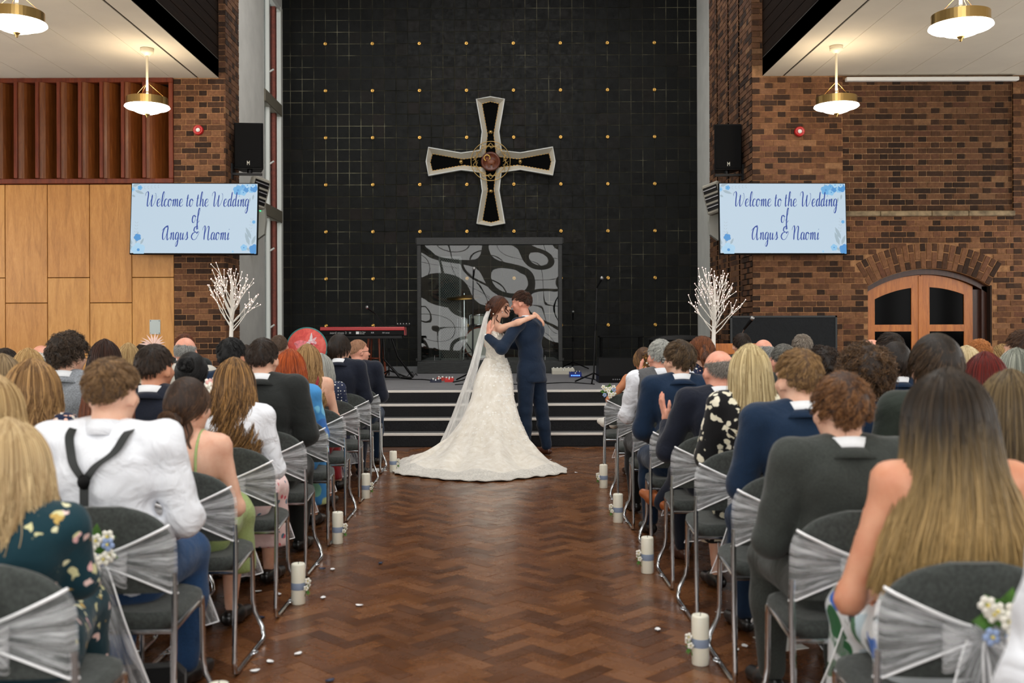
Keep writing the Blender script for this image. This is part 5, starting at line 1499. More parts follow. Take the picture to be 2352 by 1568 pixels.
def short_strands(seed, N, L, lift, K=6, wave=0.0, freq=2.0, line=0.0, swirl=0.4, th=0.0, bald=False, M=120, amt=0.5, gravity=0.3, top=0.0, crown=(0.0, -0.5, 0.86), fwd=0.0, side=1.0):
    rn = np.random.default_rng(seed)
    d = rn.normal(size=(N * 4, 3)); d /= np.linalg.norm(d, axis=1)[:, None]
    ok = d[:, 2] > hairline(d[:, 1]) + line + rn.normal(0, .03, len(d))
    if bald: ok &= d[:, 2] < 0.27 - 0.2 * d[:, 1] + rn.normal(0, .06, len(d))
    d = d[ok][:N]; N = len(d)
    c = np.array((0, -0.012, 0.022)); R = np.array((HR[0] + th, 0.098 + th, 0.096 + th + top))
    p = c + d * R; P = [p]; cw = np.array(crown); cw /= np.linalg.norm(cw)
    Ls = (L * rn.uniform(0.7, 1.25, N) * np.interp(d[:, 2], [-.5, .0, .55, 1], [side, side, 1, 1]))[:, None]
    for i in range(K - 1):
        n = (p - c) / R; n /= np.linalg.norm(n, axis=1)[:, None]
        t = n * (n @ cw)[:, None] - cw; t /= np.linalg.norm(t, axis=1)[:, None] + 1e-6
        t = t + swirl * np.cross(n, cw)
        g = np.array((0, fwd, -gravity))
        v = t + n * lift * (1 - 0.75 * i / K) + g + rn.normal(0, .12, (N, 3)); v /= np.linalg.norm(v, axis=1)[:, None]
        p = p + v * Ls / (K - 1)
        q = np.linalg.norm((p - c) / R, axis=1)[:, None]; p = np.where(q < 1.004, c + (p - c) / q * 1.004, p)
        P.append(p)
    P = np.stack(P, 1)
    if M: P = clump(P, rn, min(M, N), amt)
    if wave:
        s = np.linspace(0, 1, K)[None, :, None]; ph = rn.uniform(0, 2 * PI, (N, 1, 1)); ax1 = rn.normal(size=(N, 1, 3)); ax2 = rn.normal(size=(N, 1, 3))
        P = P + wave * s * (np.sin(2 * PI * freq * s + ph) * ax1 + np.cos(2 * PI * freq * s + ph) * ax2) * 0.7
    return P

def long_strands(seed, N, prof, phi0, K=20, wave=0.0, freq=3.0, M=160, amt=0.45, jitter=0.008, part=0.0):
    rn = np.random.default_rng(seed); E = env_fn(prof); zb = prof[-1][0]
    phi = -PI / 2 + (rn.beta(1.1, 1.1, N) * 2 - 1) * phi0; rho = rn.uniform(0.9, 1.05, N)
    th0 = rn.uniform(0.0, 0.9, N); end = zb + np.abs(rn.normal(0, 0.035, N)) - 0.01
    P = []; kh = 7
    wx, wy, yc = E(0.0)
    for i in range(kh):
        th = th0 + (PI / 2 - th0) * i / kh
        P.append(np.stack([rho * wx * np.cos(phi) * np.sin(th) + part * (1 - i / kh), yc + rho * wy * np.sin(phi) * np.sin(th), 0.02 + rho * 0.116 * np.cos(th) - 0.02 * np.sin(th)], 1))
    for i in range(K - kh):
        z = end * (i / (K - kh - 1)); wx, wy, yc = E(z)
        P.append(np.stack([rho * wx * np.cos(phi), yc + rho * wy * np.sin(phi), z], 1))
    P = np.stack(P, 1)
    for _ in range(3): P[:, 1:-1] = (P[:, :-2] + 2 * P[:, 1:-1] + P[:, 2:]) / 4
    s = np.clip(np.linspace(-0.35, 1, K), 0, 1)[None, :, None] ** .7
    P = P + rn.normal(0, jitter, (N, 1, 3)) * s
    if wave:
        c = clump  # waves shared by neighbours so locks read as locks
        ph = (np.floor(phi * 9) * 1.7 % (2 * PI))[:, None] + rn.normal(0, .3, N)[:, None]
        ss = np.linspace(0, 1, K)[None, :]; w = wave * s[:, :, 0]
        P[:, :, 0] += w * np.sin(2 * PI * freq * ss + ph); P[:, :, 1] += w * 0.7 * np.cos(2 * PI * freq * ss + ph)
    P = clump(P, rn, min(M, N), amt)
    return P

def m_hair(dark, light, name=None, tip=None, rough=0.42):
    name = name or 'hair_%d_%d_%d_%d' % (dark[0], dark[1], light[0], light[2])
    if name in MATS: return MATS[name]
    t = NT(name); t.set(rough=rough, spec=0.3)
    hi = t.n('ShaderNodeHairInfo')
    col = t.ramp(hi.outputs['Random'], [(0.0, dark), (0.5, [(a + b) / 2 for a, b in zip(dark, light)]), (1.0, light)])
    if tip is not None:
        col = t.mix(t.maprange(hi.outputs['Intercept'], 0.25, 0.7, 0, 1), col, t.ramp(hi.outputs['Random'], [(0, [v * .7 for v in tip]), (1, tip)]))
    t.base(col); MATS[name] = t.m
    return t.m
def m_shell(dark, light, name=None, tip=None, z0=-.1, z1=-.3):
    name = name or 'hairbase_%d_%d_%d_%d' % (dark[0], dark[1], light[0], light[2])
    if name in MATS: return MATS[name]
    t = NT(name); t.set(rough=0.55, spec=0.3)
    co = t.coord((90, 90, 6)); n = t.noise(co, 1.0, 4, 0.6, 0.5)
    col = t.ramp(n, [(0.3, [v * .7 for v in dark]), (0.55, dark), (0.8, light)])
    if tip is not None:
        s = t.n('ShaderNodeSeparateXYZ'); t.l(t.coord(), s.inputs[0])
        col = t.mix(t.maprange(s.outputs[2], z0, z1, 0, 1), col, t.ramp(n, [(0.3, [v * .6 for v in tip]), (0.8, tip)]))
    t.base(col); t.bump(n, 0.5, 0.01); MATS[name] = t.m
    return t.m

# envelope profiles (z, half width, half depth, centre y) relative to the head centre
ENV = {
 'straight': [(0.0, .098, .118, -.016), (-.08, .102, .115, -.03), (-.16, .112, .105, -.05), (-.24, .128, .10, -.06), (-.30, .135, .10, -.06)],
 'long':     [(0.0, .102, .122, -.016), (-.10, .112, .115, -.035), (-.18, .135, .11, -.055), (-.28, .170, .12, -.065), (-.38, .195, .125, -.06), (-.45, .205, .125, -.05)],
 'wavy':     [(0.0, .100, .120, -.016), (-.10, .112, .115, -.035), (-.18, .130, .105, -.055), (-.28, .145, .105, -.065), (-.36, .13, .10, -.065)],
 'bob':      [(0.0, .100, .120, -.014), (-.06, .108, .12, -.018), (-.12, .110, .115, -.02), (-.17, .095, .10, -.02)],
 'bobmid':   [(0.0, .102, .120, -.014), (-.08, .112, .118, -.022), (-.16, .118, .11, -.035), (-.22, .112, .10, -.04)],
}
HAIRDATA = {}
def hair_data(style, seed=1, dense=1.0):
    key = (style, seed, dense)
    if key in HAIRDATA: return HAIRDATA[key]
    N = lambda n: int(n * dense)
    if style in ENV:
        phi0 = {'straight': 2.35, 'long': 2.2, 'wavy': 2.25, 'bob': 2.3, 'bobmid': 2.3}[style]
        V = long_shell(ENV[style], phi0)
        P = long_strands(seed, N(2600), ENV[style], phi0, K=26, wave={'wavy': .024, 'bobmid': .007, 'long': .009}.get(style, .002), freq={'wavy': 3.4, 'long': 2.0}.get(style, 2.6), amt={'wavy': .8, 'long': .5}.get(style, .4), M=N(130))
        r = (0.0011, 0.0007)
    elif style == 'short':
        V = shell_cap(0.006, 0.004); P = short_strands(seed, N(2600), 0.038, 0.4, th=.004, top=.004, side=.6); r = (.0010, .0005)
    elif style == 'crop':
        V = shell_cap(0.002, 0.010, line=.10); P = short_strands(seed, N(3600), 0.036, 0.45, th=.001, top=.010, line=.06, wave=.004, freq=1.1, M=110, amt=.6, side=.13); r = (.0010, .0005)
    elif style == 'tousled':
        V = shell_cap(0.006, 0.012, back=.003); P = short_strands(seed, N(2600), 0.046, 0.5, th=.004, top=.011, wave=.003, freq=.8, M=100, amt=.6, side=.4); r = (.0011, .0005)
    elif style == 'wavyshort':
        V = shell_cap(0.008, 0.010, back=.003); P = short_strands(seed, N(2600), 0.055, 0.38, K=9, th=.006, top=.009, wave=.0065, freq=1.3, M=75, amt=.8, side=.7); r = (.0012, .0006)
    elif style == 'mop':
        V = shell_cap(0.014, 0.014, line=-.1, back=.004); P = short_strands(seed, N(2600), 0.07, 0.25, th=.012, top=.012, line=-.1, M=110, amt=.5, gravity=.6); r = (.0011, .0005)
    elif style == 'curly':
        V = curls_shell(seed, .010, 120, .011, .017, line=-.0); P = short_strands(seed, N(2200), 0.06, 0.6, K=10, th=.009, wave=.012, freq=2.0, M=110, amt=.8, line=-.0, top=.014, side=.6); r = (.0012, .0008)
    elif style == 'bigcurly':
        V = curls_shell(seed, .020, 150, .013, .020, line=-.12); P = short_strands(seed, N(2600), 0.075, 0.7, K=11, th=.018, wave=.014, freq=2.2, M=130, amt=.8, line=-.12, top=.01); r = (.0012, .0008)
    elif style == 'buzz':
        V = shell_cap(0.002, 0.0, line=.02); P = short_strands(seed, N(2600), 0.009, 1.2, K=3, th=.001, M=0); r = (.0007, .0004)
    elif style == 'fringe':
        V = shell_cap(0.0012, 0.0, bald=True); P = short_strands(seed, N(2200), 0.013, 0.45, K=4, th=.0, bald=True, M=0); r = (.0008, .0004)
    elif style in ('bun', 'lowbun', 'bridal'):
        V = shell_cap(0.010, 0.008, line=-.03, back=.004)
        bc = (-.012, -.118, -.045) if style == 'lowbun' else (0.0, -.115, .018) if style == 'bridal' else (0.0, -.11, .06)
        rn = np.random.default_rng(seed); pr = []
        for i in range(26):
            u = rn.normal(size=3); u /= np.linalg.norm(u); pr.append(ell(np.array(bc) + u * np.array((.04, .026, .036)), (rn.uniform(.012, .02),) * 3))
        pr.append(ell(bc, (.042, .03, .038)))
        V2 = surface(pr, 0.006, k=0.01)
        V = (np.concatenate([V[0], V2[0]]), np.concatenate([V[1], V2[1] + len(V[0])]))
        cr = (bc[0], bc[1] - .02, bc[2] + .0)
        P = short_strands(seed, N(2000), 0.10, 0.08, K=10, th=.008, top=.006, line=-.03, crown=(0, .75, .66), swirl=.05, gravity=.35, M=120, amt=.5)
        # coiled strands on the bun, loose wisps at the nape
        n2 = N(700); a0 = rn.uniform(0, 2 * PI, n2); rr = rn.uniform(.010, .046, n2); zz = rn.normal(0, .5, n2); Q = []
        for i in range(10):
            a = a0 + i * .32; Q.append(np.stack([bc[0] + rr * np.cos(a), bc[1] - .03 * np.sqrt(np.maximum(0, 1 - (rr / .05) ** 2)) - .004 + rn.normal(0, .003, n2), bc[2] + rr * np.sin(a) * .95], 1))
        P = np.concatenate([P, np.stack(Q, 1)])
        n3 = N(8 if style == 'bridal' else 60); xs = rn.uniform(-.07, .07, n3); W_ = []
        for i in range(10): W_.append(np.stack([xs * (1 + .03 * i) + .008 * np.sin(i * .9 + xs * 80), -.075 - .004 * i + 0 * xs, -.05 - .012 * i + 0 * xs], 1))
        P = np.concatenate([P, np.stack(W_, 1)]); r = (.0011, .0006)
    elif style == 'ponytail':
        V = shell_cap(0.009, 0.008, line=-.03)
        P = short_strands(seed, N(2000), 0.12, 0.06, K=10, th=.008, top=.006, line=-.03, crown=(0, .8, .6), swirl=.02, gravity=.1, M=120, amt=.6)
        rn = np.random.default_rng(seed); n2 = N(800); rr = np.sqrt(rn.uniform(0, 1, n2)); aa = rn.uniform(0, 2 * PI, n2); Q = []
        for i in range(10):
            f = i / 9; w_ = .016 + .022 * math.sin(PI * min(1, f * 1.1))
            Q.append(np.stack([w_ * rr * np.cos(aa) + .008 * np.sin(f * 7 + aa), -.115 - .05 * math.sin(PI * f * .6) - w_ * rr * np.abs(np.sin(aa)) * .8, .055 - .22 * f + .01 * rr * np.sin(aa)], 1))
        P = np.concatenate([P, np.stack(Q, 1)]); r = (.0011, .0006)
        V2 = surface([cone((0, -.112, .055), (0, -.16, -.03), .018, .03), cone((0, -.16, -.03), (0, -.15, -.15), .03, .012)], .008)
        V = (np.concatenate([V[0], V2[0]]), np.concatenate([V[1], V2[1] + len(V[0])]))
    me = np_mesh('hair', [V]); hc = strands_curves('hair_strands', P, *r)
    HAIRDATA[key] = (me, hc)
    return me, hc

# ------------------------------------------------------------------ skin
def m_skin(c, name):
    if name in MATS: return MATS[name]
    t = NT(name); t.set(rough=0.5, spec=0.35, sss=0.08)
    t.b.inputs['Subsurface Radius'].default_value = (0.02, 0.008, 0.004)
    n = t.noise(t.coord(), 14, 4, .6)
    t.base(t.ramp(n, [(0.3, [c[0] * .93, c[1] * .85, c[2] * .82]), (0.7, c)])); t.bump(t.noise(t.coord(), 220, 2), .06, .003)
    MATS[name] = t.m
    return t.m
SK = {'fair': m_skin((224, 182, 158), 'skin_fair'), 'pink': m_skin((222, 164, 142), 'skin_pink'), 'tan': m_skin((190, 126, 88), 'skin_tan'), 'mid': m_skin((206, 150, 120), 'skin_mid'), 'dark': m_skin((110, 72, 52), 'skin_dark')}
M_LIP = plain('lip_pink', (190, 100, 96), .45); M_BROWHAIR = plain('brow_hair', (62, 42, 30), .7)
# ------------------------------------------------------------------ seated figures
def build_body(top=1.32, fem=False, lean=0.0, yaw=0.0, pitch=0.0, roll=0.0, arms='lap', arm_r=None, arm_l=None, legs='sit', big=1.0, res=0.019, hres=0.0105, twist=0.0):
    """joint layout of a seated person, origin on the floor under the pelvis, facing +Y.
    arm_r / arm_l: ((elbow), (wrist), (finger dir), (palm dir), handkey)"""
    T = top - 1.32; J = {}
    sw = (0.148 if fem else 0.178) * big
    ly = lambda z: lean * (z - 0.5)
    pz = lambda z, k: (0, ly(z + k * T) , z + k * T)
    wz, cz, sz, nz, hz = 0.71 + .35 * T, 0.92 + .72 * T, 1.045 + .95 * T, 1.09 + T, 1.205 + T
    bw_ = 0.93 if fem else 1.0
    torso = [ell((0, 0.0, 0.545), (.168 * big, .125, .105)),
             ell((0, -.012 + ly(wz), wz), ((.128 if fem else .148) * big, .105 * big, .17 + .2 * T)),
             ell((0, -.008 + ly(cz), cz), (.152 * big * bw_, .113 * big, .17 + .3 * T)),
             ell((-.062, -.03 + ly(cz + .05), cz + .05), (.085 * big, .085, .10)), ell((.062, -.03 + ly(cz + .05), cz + .05), (.085 * big, .085, .10))]
    if fem: torso += [ell((s * .058, .075 + ly(cz), cz - .02), (.055, .05, .055)) for s in (-1, 1)]
    S = {s: np.array((s * sw, -.012 + ly(sz), sz)) for s in (-1, 1)}
    ra = (.044 if fem else .054) * big
    torso += [cone(S[s], (s * .05, -.01 + ly(nz), nz - .02), .048 * big, .05) for s in (-1, 1)]
    nb, nt = np.array((0, -.012 + ly(nz), nz - .03)), np.array((0, .004 + ly(hz), hz - .075))
    rn_ = .049 if fem else .06
    neck = [cone(nb, nt, rn_ * 1.1, rn_)]
    R = rot(yaw, pitch, roll); HC = np.array((0, .012 + ly(hz), hz)) + R @ np.array((0, .012, 0))
    hp, hs = head_prims(HC, R, fem)
    arm, sleeve, hands = [], [], []
    for s, spec in ((1, arm_r), (-1, arm_l)):
        if spec is None:
            el = (s * (sw + .055), .035 + ly(sz - .27), sz - .275); wr = (s * .105, .27, .655 + .25 * T); fd = (-s * .45, .85, -.25); pd = (0, -.2, -1); hk = (0.35, 0.05)
        else: el, wr, fd, pd, hk = spec
        el, wr = np.array(el, float), np.array(wr, float)
        arm += [cone(S[s], el, ra, ra * .84), cone(el, wr, ra * .84, ra * .56)]
        hands.append(put_hand(hk, wr + np.array(Vector(fd).normalized()) * .02, fd, pd, left=(s < 0), s=.92 if fem else 1.0))
        J['el%d' % s] = el; J['wr%d' % s] = wr; J['hd%d' % s] = np.array(fd, float)
    lg, feet = [], {}
    for s in (-1, 1):
        hip = np.array((s * .088, .02, .525)); kn = np.array((s * (.085 if fem else .135), .445, .525)); an = np.array((s * (.07 if fem else .125), .43, .10)); toe = None
        if legs == 'crossL' and s == 1:      # right knee over the left, foot swung out to the person's left
            kn = np.array((-.03, .45, .62)); an = np.array((-.24, .52, .33)); toe = np.array((-.32, .64, .36))
        if legs == 'ankleL' and s == 1:
            kn = np.array((.13, .42, .57)); an = np.array((-.26, .40, .49)); toe = np.array((-.335, .51, .50))
        if legs == 'tuck': an = np.array((s * .10, .30, .10))
        tr = (.078 if fem else .082) * big
        lg += [cone(hip, kn, tr, .056 * big), cone(kn, kn + (an - kn) * .4, .054 * big, .056 * big), cone(kn + (an - kn) * .4, an, .056 * big, .036)]
        if toe is None: toe = an + np.array((s * .025, .16, -.062))
        feet[s] = (an, toe)
    body = torso + neck + arm + lg
    parts = [surface(body, res, k=.035, inf=-.004), surface(neck + hp, hres, k=.014, subs=hs)] + hands
    for s in (-1, 1):
        an, toe = feet[s]; parts.append(surface([cone(an, an + (toe - an) * .15 + np.array((0, 0, -.02)), .030, .026), cone(an + np.array((0, -.0, -.05)) if legs == 'sit' or s == -1 else an, an + (toe - an) * .7, .024, .018)], .012, k=.015))
    J.update(torso=torso, arm=arm, legs=lg, feet=feet, S=S, HC=HC, R=R, nb=nb, nt=nt, sz=sz, cz=cz, wz=wz, hz=hz, nz=nz, sw=sw, ra=ra, rn=rn_, T=T, neck=neck, ly=ly)
    return np_mesh('body', parts), J

def neck_ring(J, r0, r1, h, z0, thick=.006, back=.0, openf=.35, tilt=.25):
    """collar band round the neck, open at the front, higher behind"""
    c = J['nb'] + np.array((0, back, z0)); rows = []
    a_ = np.linspace(PI / 2 + openf, PI / 2 + 2 * PI - openf, 28)
    for rr, dz in ((r0 - thick, 0), (r0, 0), (r1, h), (r1 - thick, h), (r1 - thick * 1.1, h * .3)):
        rows.append([(c[0] + rr * math.cos(a) * .98, c[1] + rr * math.sin(a) * 1.05, c[2] + dz - tilt * rr * math.sin(a)) for a in a_])
    return MB().grid(rows)

def torso_cloth(J, inf, res, sleeves='long', cutz=None, wrinkle=.002, k=.03, hem=None, extra=(), shoulder=True):
    pr = list(J['torso']) if shoulder else [p for p in J['torso']]
    if sleeves == 'long': pr += J['arm']
    elif sleeves in ('short', 'half'):
        f = .5 if sleeves == 'short' else .95
        for s in (-1, 1):
            el = J['el%d' % s]; S = J['S'][s]; pr.append(cone(S, S + (el - S) * f, J['ra'] + .012, J['ra'] + .016))
    pr += list(extra); cuts = []
    for s in (-1, 1):
        if sleeves == 'long':
            w = J['wr%d' % s]; d = J['hd%d' % s] / np.linalg.norm(J['hd%d' % s])
    if cutz is not None: cuts.append(((0, 0, cutz), (0, 0.12, 1)))
    nz = J['nb']; cuts_fn = None
    if hem is not None: cuts.append(((0, 0, hem), (0, 0, -1)))
    return surface(pr, res, k=k, inf=inf, cuts=cuts, wrinkle=wrinkle)

def legs_cloth(J, inf, res, skirt=None):
    pr = [J['torso'][0]] + list(J['legs'])
    if skirt is not None:   # full skirt falling over the knees to height `skirt`
        pr = [J['torso'][0]] + [p for i, p in enumerate(J['legs']) if i % 3 == 0]
        pr += [cone((s * .08, .45, .535), (s * .085, .47, max(skirt, .12)), .072, .08) for s in (-1, 1)] + [cone((0, .46, .53), (0, .48, max(skirt, .12)), .07, .08)]
        return surface(pr, res, k=.07, inf=inf, cuts=[((0, 0, skirt), (0, 0, -1))], wrinkle=.004)
    return surface(pr, res, k=.03, inf=inf, wrinkle=.0015)

def shoe_mesh(an, toe, heel=0.0, up=None):
    an, toe = np.array(an), np.array(toe); d = toe - an; fl = abs(d[2]) < .11 and an[2] < .2
    if fl:
        f = np.array((d[0], d[1], 0)); f /= np.linalg.norm(f); b = np.array((an[0], an[1], 0))
        pr = [cone(b - f * .03 + np.array((0, 0, .045)), b + f * .05 + np.array((0, 0, .05)), .036, .042), cone(b + f * .05 + np.array((0, 0, .04)), b + f * .19 + np.array((0, 0, .026)), .04, .028)]
        return surface(pr, .011, k=.03, cuts=[((0, 0, .004), (0, 0, -1)), ((0, 0, .082), (0, -.3, 1))])
    f = d / np.linalg.norm(d)
    return surface([cone(an - f * .05, an + f * .08, .04, .042), cone(an + f * .08, toe + f * .02, .04, .028)], .011, k=.03)

M_COLLAR = fabric((228, 230, 234), 'white_shirt_collar', .8, fold=.05)
M_SHOE_B = plain('black_leather', (16, 16, 17), .3); M_SHOE_T = plain('tan_leather', (150, 82, 40), .35); M_SHOE_W = plain('white_trainer', (214, 210, 202), .5)
M_SHOE_BR = plain('brown_leather', (70, 36, 22), .3)

def add_hair(root, J, style, mat_s, mat_h, seed=1, dense=1.0, scale=(1, 1, 1)):
    me, hc = hair_data(style, seed, dense)
    h = link('hair', me, mat_s, root, objmat=True)
    M = Matrix(J['R'].tolist()).to_4x4(); M.translation = Vector(J['HC'])
    h.matrix_local = M @ Matrix.Diagonal((*scale, 1))
    s = link('hair_strands', hc, mat_h, h, objmat=True); s['kind'] = 'stuff'
    return h

def head_to(root, J, o, loc, rot_=None):
    M = Matrix(J['R'].tolist()).to_4x4(); M.translation = Vector(J['HC'])
    o.parent = root; L = Matrix.Translation(loc)
    if rot_ is not None: L = L @ Euler(rot_).to_matrix().to_4x4()
    o.matrix_local = M @ L

def glasses(root, J, col=M_BLACK):
    mb = MB()
    for s in (-1, 1):
        mb.tube([(s * .033 + .023 * math.cos(a), .104, .004 + .018 * math.sin(a)) for a in np.linspace(0, 2 * PI, 17)], .0022, 5, cap=False)
        mb.tube([(s * .056, .103, .006), (s * .079, .09, .008), (s * .085, .0, .006), (s * .083, -.02, -.012)], .0022, 5)
    mb.tube([(-.011, .107, .006), (.011, .107, .006)], .0022, 5)
    o = mb.build('glasses', col, root); head_to(root, J, o, (0, 0, 0))

def pattern(name, base, spots, scale=30, thr=.35, spots2=None, leaf=None, dist=.6):
    """printed cloth: patches of colour on a base"""
    if name in MATS: return MATS[name]
    t = NT(name); t.set(rough=.8, sheen=.1, spec=.2); co = t.coord()
    wob = t.n('ShaderNodeVectorMath', operation='ADD'); nz = t.n('ShaderNodeTexNoise'); nz.inputs['Scale'].default_value = scale * .8
    sc_ = t.n('ShaderNodeVectorMath', operation='SCALE'); sc_.inputs['Scale'].default_value = dist / scale
    t.l(co, nz.inputs['Vector']); t.l(nz.outputs['Color'], sc_.inputs[0]); t.l(co, wob.inputs[0]); t.l(sc_.outputs[0], wob.inputs[1])
    def vor(s_, off):
        m = t.n('ShaderNodeMapping'); m.inputs['Location'].default_value = (off, off * .7, off * 1.3); t.l(wob.outputs[0], m.inputs[0])
        v = t.n('ShaderNodeTexVoronoi'); v.inputs['Scale'].default_value = s_; t.l(m.outputs[0], v.inputs['Vector']); return v
    v = vor(scale, 0); col = t.ramp(v.outputs['Color'], [(i / max(1, len(spots)), c) for i, c in enumerate(spots)], 'CONSTANT')
    out = t.mix(t.maprange(v.outputs['Distance'], thr, thr + .06, 1, 0), base, col)
    if spots2:
        v2 = vor(scale * .7, 3.3); c2 = t.ramp(v2.outputs['Color'], [(i / max(1, len(spots2)), c) for i, c in enumerate(spots2)], 'CONSTANT')
        out = t.mix(t.maprange(v2.outputs['Distance'], thr * .75, thr * .75 + .05, 1, 0), out, c2)
    t.base(out); t.bump(t.noise(co, 9, 3, .5, .5), .25, .04); MATS[name] = t.m
    return t.m
def dots(name, base, spot, scale=40, r=.22):
    if name in MATS: return MATS[name]
    t = NT(name); t.set(rough=.8); v = t.n('ShaderNodeTexVoronoi'); v.inputs['Scale'].default_value = scale; v.inputs['Randomness'].default_value = .25; t.l(t.coord(), v.inputs['Vector'])
    t.base(t.mix(t.maprange(v.outputs['Distance'], r, r + .05, 1, 0), base, spot)); MATS[name] = t.m
    return t.m

PEOPLE = []
def person(x, y, top, label, hair, hcol, outfit, skin='fair', fem=False, rz=0.0, group=None, near=False, seed=1, hscale=(1, 1, 1), htip=None, specs=None, chair=True, **kw):
    res = .020 if near else .026; cres = .0145 if near else .021
    kind = outfit[0]
    body, J = build_body(top, fem, res=res, hres=.0095 if near else .013, **kw)
    root = thing('person', label, 'person', (x, y, 0), rz, group)
    link('body', body, SK[skin], root)
    mats = outfit[1:]
    def cloth(name, vf, mat): return link(name, np_mesh(name, [vf]), mat, root)
    if kind == 'suit':            # jacket, trousers, white collar, jacket collar
        cloth('jacket', torso_cloth(J, .017, cres, wrinkle=.0018, k=.028), mats[0])
        cloth('trousers', legs_cloth(J, .014, cres), mats[1] if len(mats) > 1 else mats[0])
        neck_ring(J, J['rn'] + .022, J['rn'] + .008, .052, .004).build('shirt_collar', M_COLLAR, root)
        neck_ring(J, J['rn'] + .062, J['rn'] + .018, .040, -.020, .006, openf=.5).build('jacket_collar', mats[0], root)
    elif kind in ('shirt', 'waistcoat'):
        cloth('shirt', torso_cloth(J, .012, cres, wrinkle=.0042, k=.03), mats[0])
        cloth('trousers', legs_cloth(J, .014, cres), mats[1])
        neck_ring(J, J['rn'] + .024, J['rn'] + .008, .056, .0).build('shirt_collar', mats[0], root)
        if kind == 'waistcoat': cloth('waistcoat', torso_cloth(J, .02, cres, sleeves='none', wrinkle=.001), mats[2])
    elif kind == 'dress':         # sleeves: none/short/long/strap, mats: cloth, sleeve type, skirt hem, neckline drop
        sl, hem, drop = outfit[2], outfit[3], outfit[4]
        cutz = None
        if sl == 'strap': cutz = J['sz'] - drop
        top_ = torso_cloth(J, .010, cres, sleeves='none' if sl in ('none', 'strap') else sl, cutz=cutz, wrinkle=.002)
        cloth('dress_bodice', top_, mats[0])
        sk_m = outfit[5] if len(outfit) > 5 else mats[0]
        if hem == 'trousers': cloth('trousers', legs_cloth(J, .014, cres), sk_m)
        else: cloth('skirt', legs_cloth(J, .012, cres, skirt=hem), sk_m)
    for s in (-1, 1):
        an, toe = J['feet'][s]
        sm = kw_shoe.get(label, (M_SHOE_B, M_SHOE_B))
        cloth('shoe', shoe_mesh(an, toe), sm[0 if s < 0 else 1])
    dark, light = hcol
    if hair:
        add_hair(root, J, hair, m_shell(dark, light, None if htip is None else 'hairbase_tip_%d' % dark[0], htip), m_hair(dark, light, None if htip is None else 'hair_tip_%d' % dark[0], htip), seed, 1.0 if near else .6, hscale)
    if specs is not None: glasses(root, J, specs)
    PEOPLE.append((root, J))
    return root, J
kw_shoe = {}
# ------------------------------------------------------------------ chairs
M_CHFAB = fabric((60, 64, 62), 'charcoal_upholstery', .95, 90, .12)
def m_organza():
    """sheer white organza: pleats fan out from the knot"""
    t = NT('white_organza'); sp = t.n('ShaderNodeSeparateXYZ'); t.l(t.coord(), sp.inputs[0])
    an = t.math('ARCTAN2', t.math('SUBTRACT', sp.outputs[2], .655), t.math('ABSOLUTE', sp.outputs[0]))
    cb = t.n('ShaderNodeCombineXYZ'); t.l(t.math('MULTIPLY', an, 16.0), cb.inputs[0]); t.l(t.math('MULTIPLY', sp.outputs[0], 6.0), cb.inputs[1]); t.l(t.math('MULTIPLY', sp.outputs[2], 5.0), cb.inputs[2])
    n = t.noise(cb.outputs[0], 1.0, 4, .65, .3)
    t.base((238, 240, 244)); t.set(rough=.4, spec=.4)
    t.l(t.maprange(n, .38, .72, .07, .60), t.b.inputs['Alpha'])
    t.bump(n, .5, .01)
    return t.m
M_ORG = m_organza(); M_HEM = plain('white_hem_cord', (240, 241, 244), .6)
def m_sheer(name, c, a0, a1, sc=18):
    t = NT(name); n = t.noise(t.coord((1, 1, .25)), sc, 5, .6, .6); t.base(c); t.set(rough=.6, sheen=.3, spec=.2)
    t.l(t.maprange(n, .35, .7, a0, a1), t.b.inputs['Alpha']); return t.m

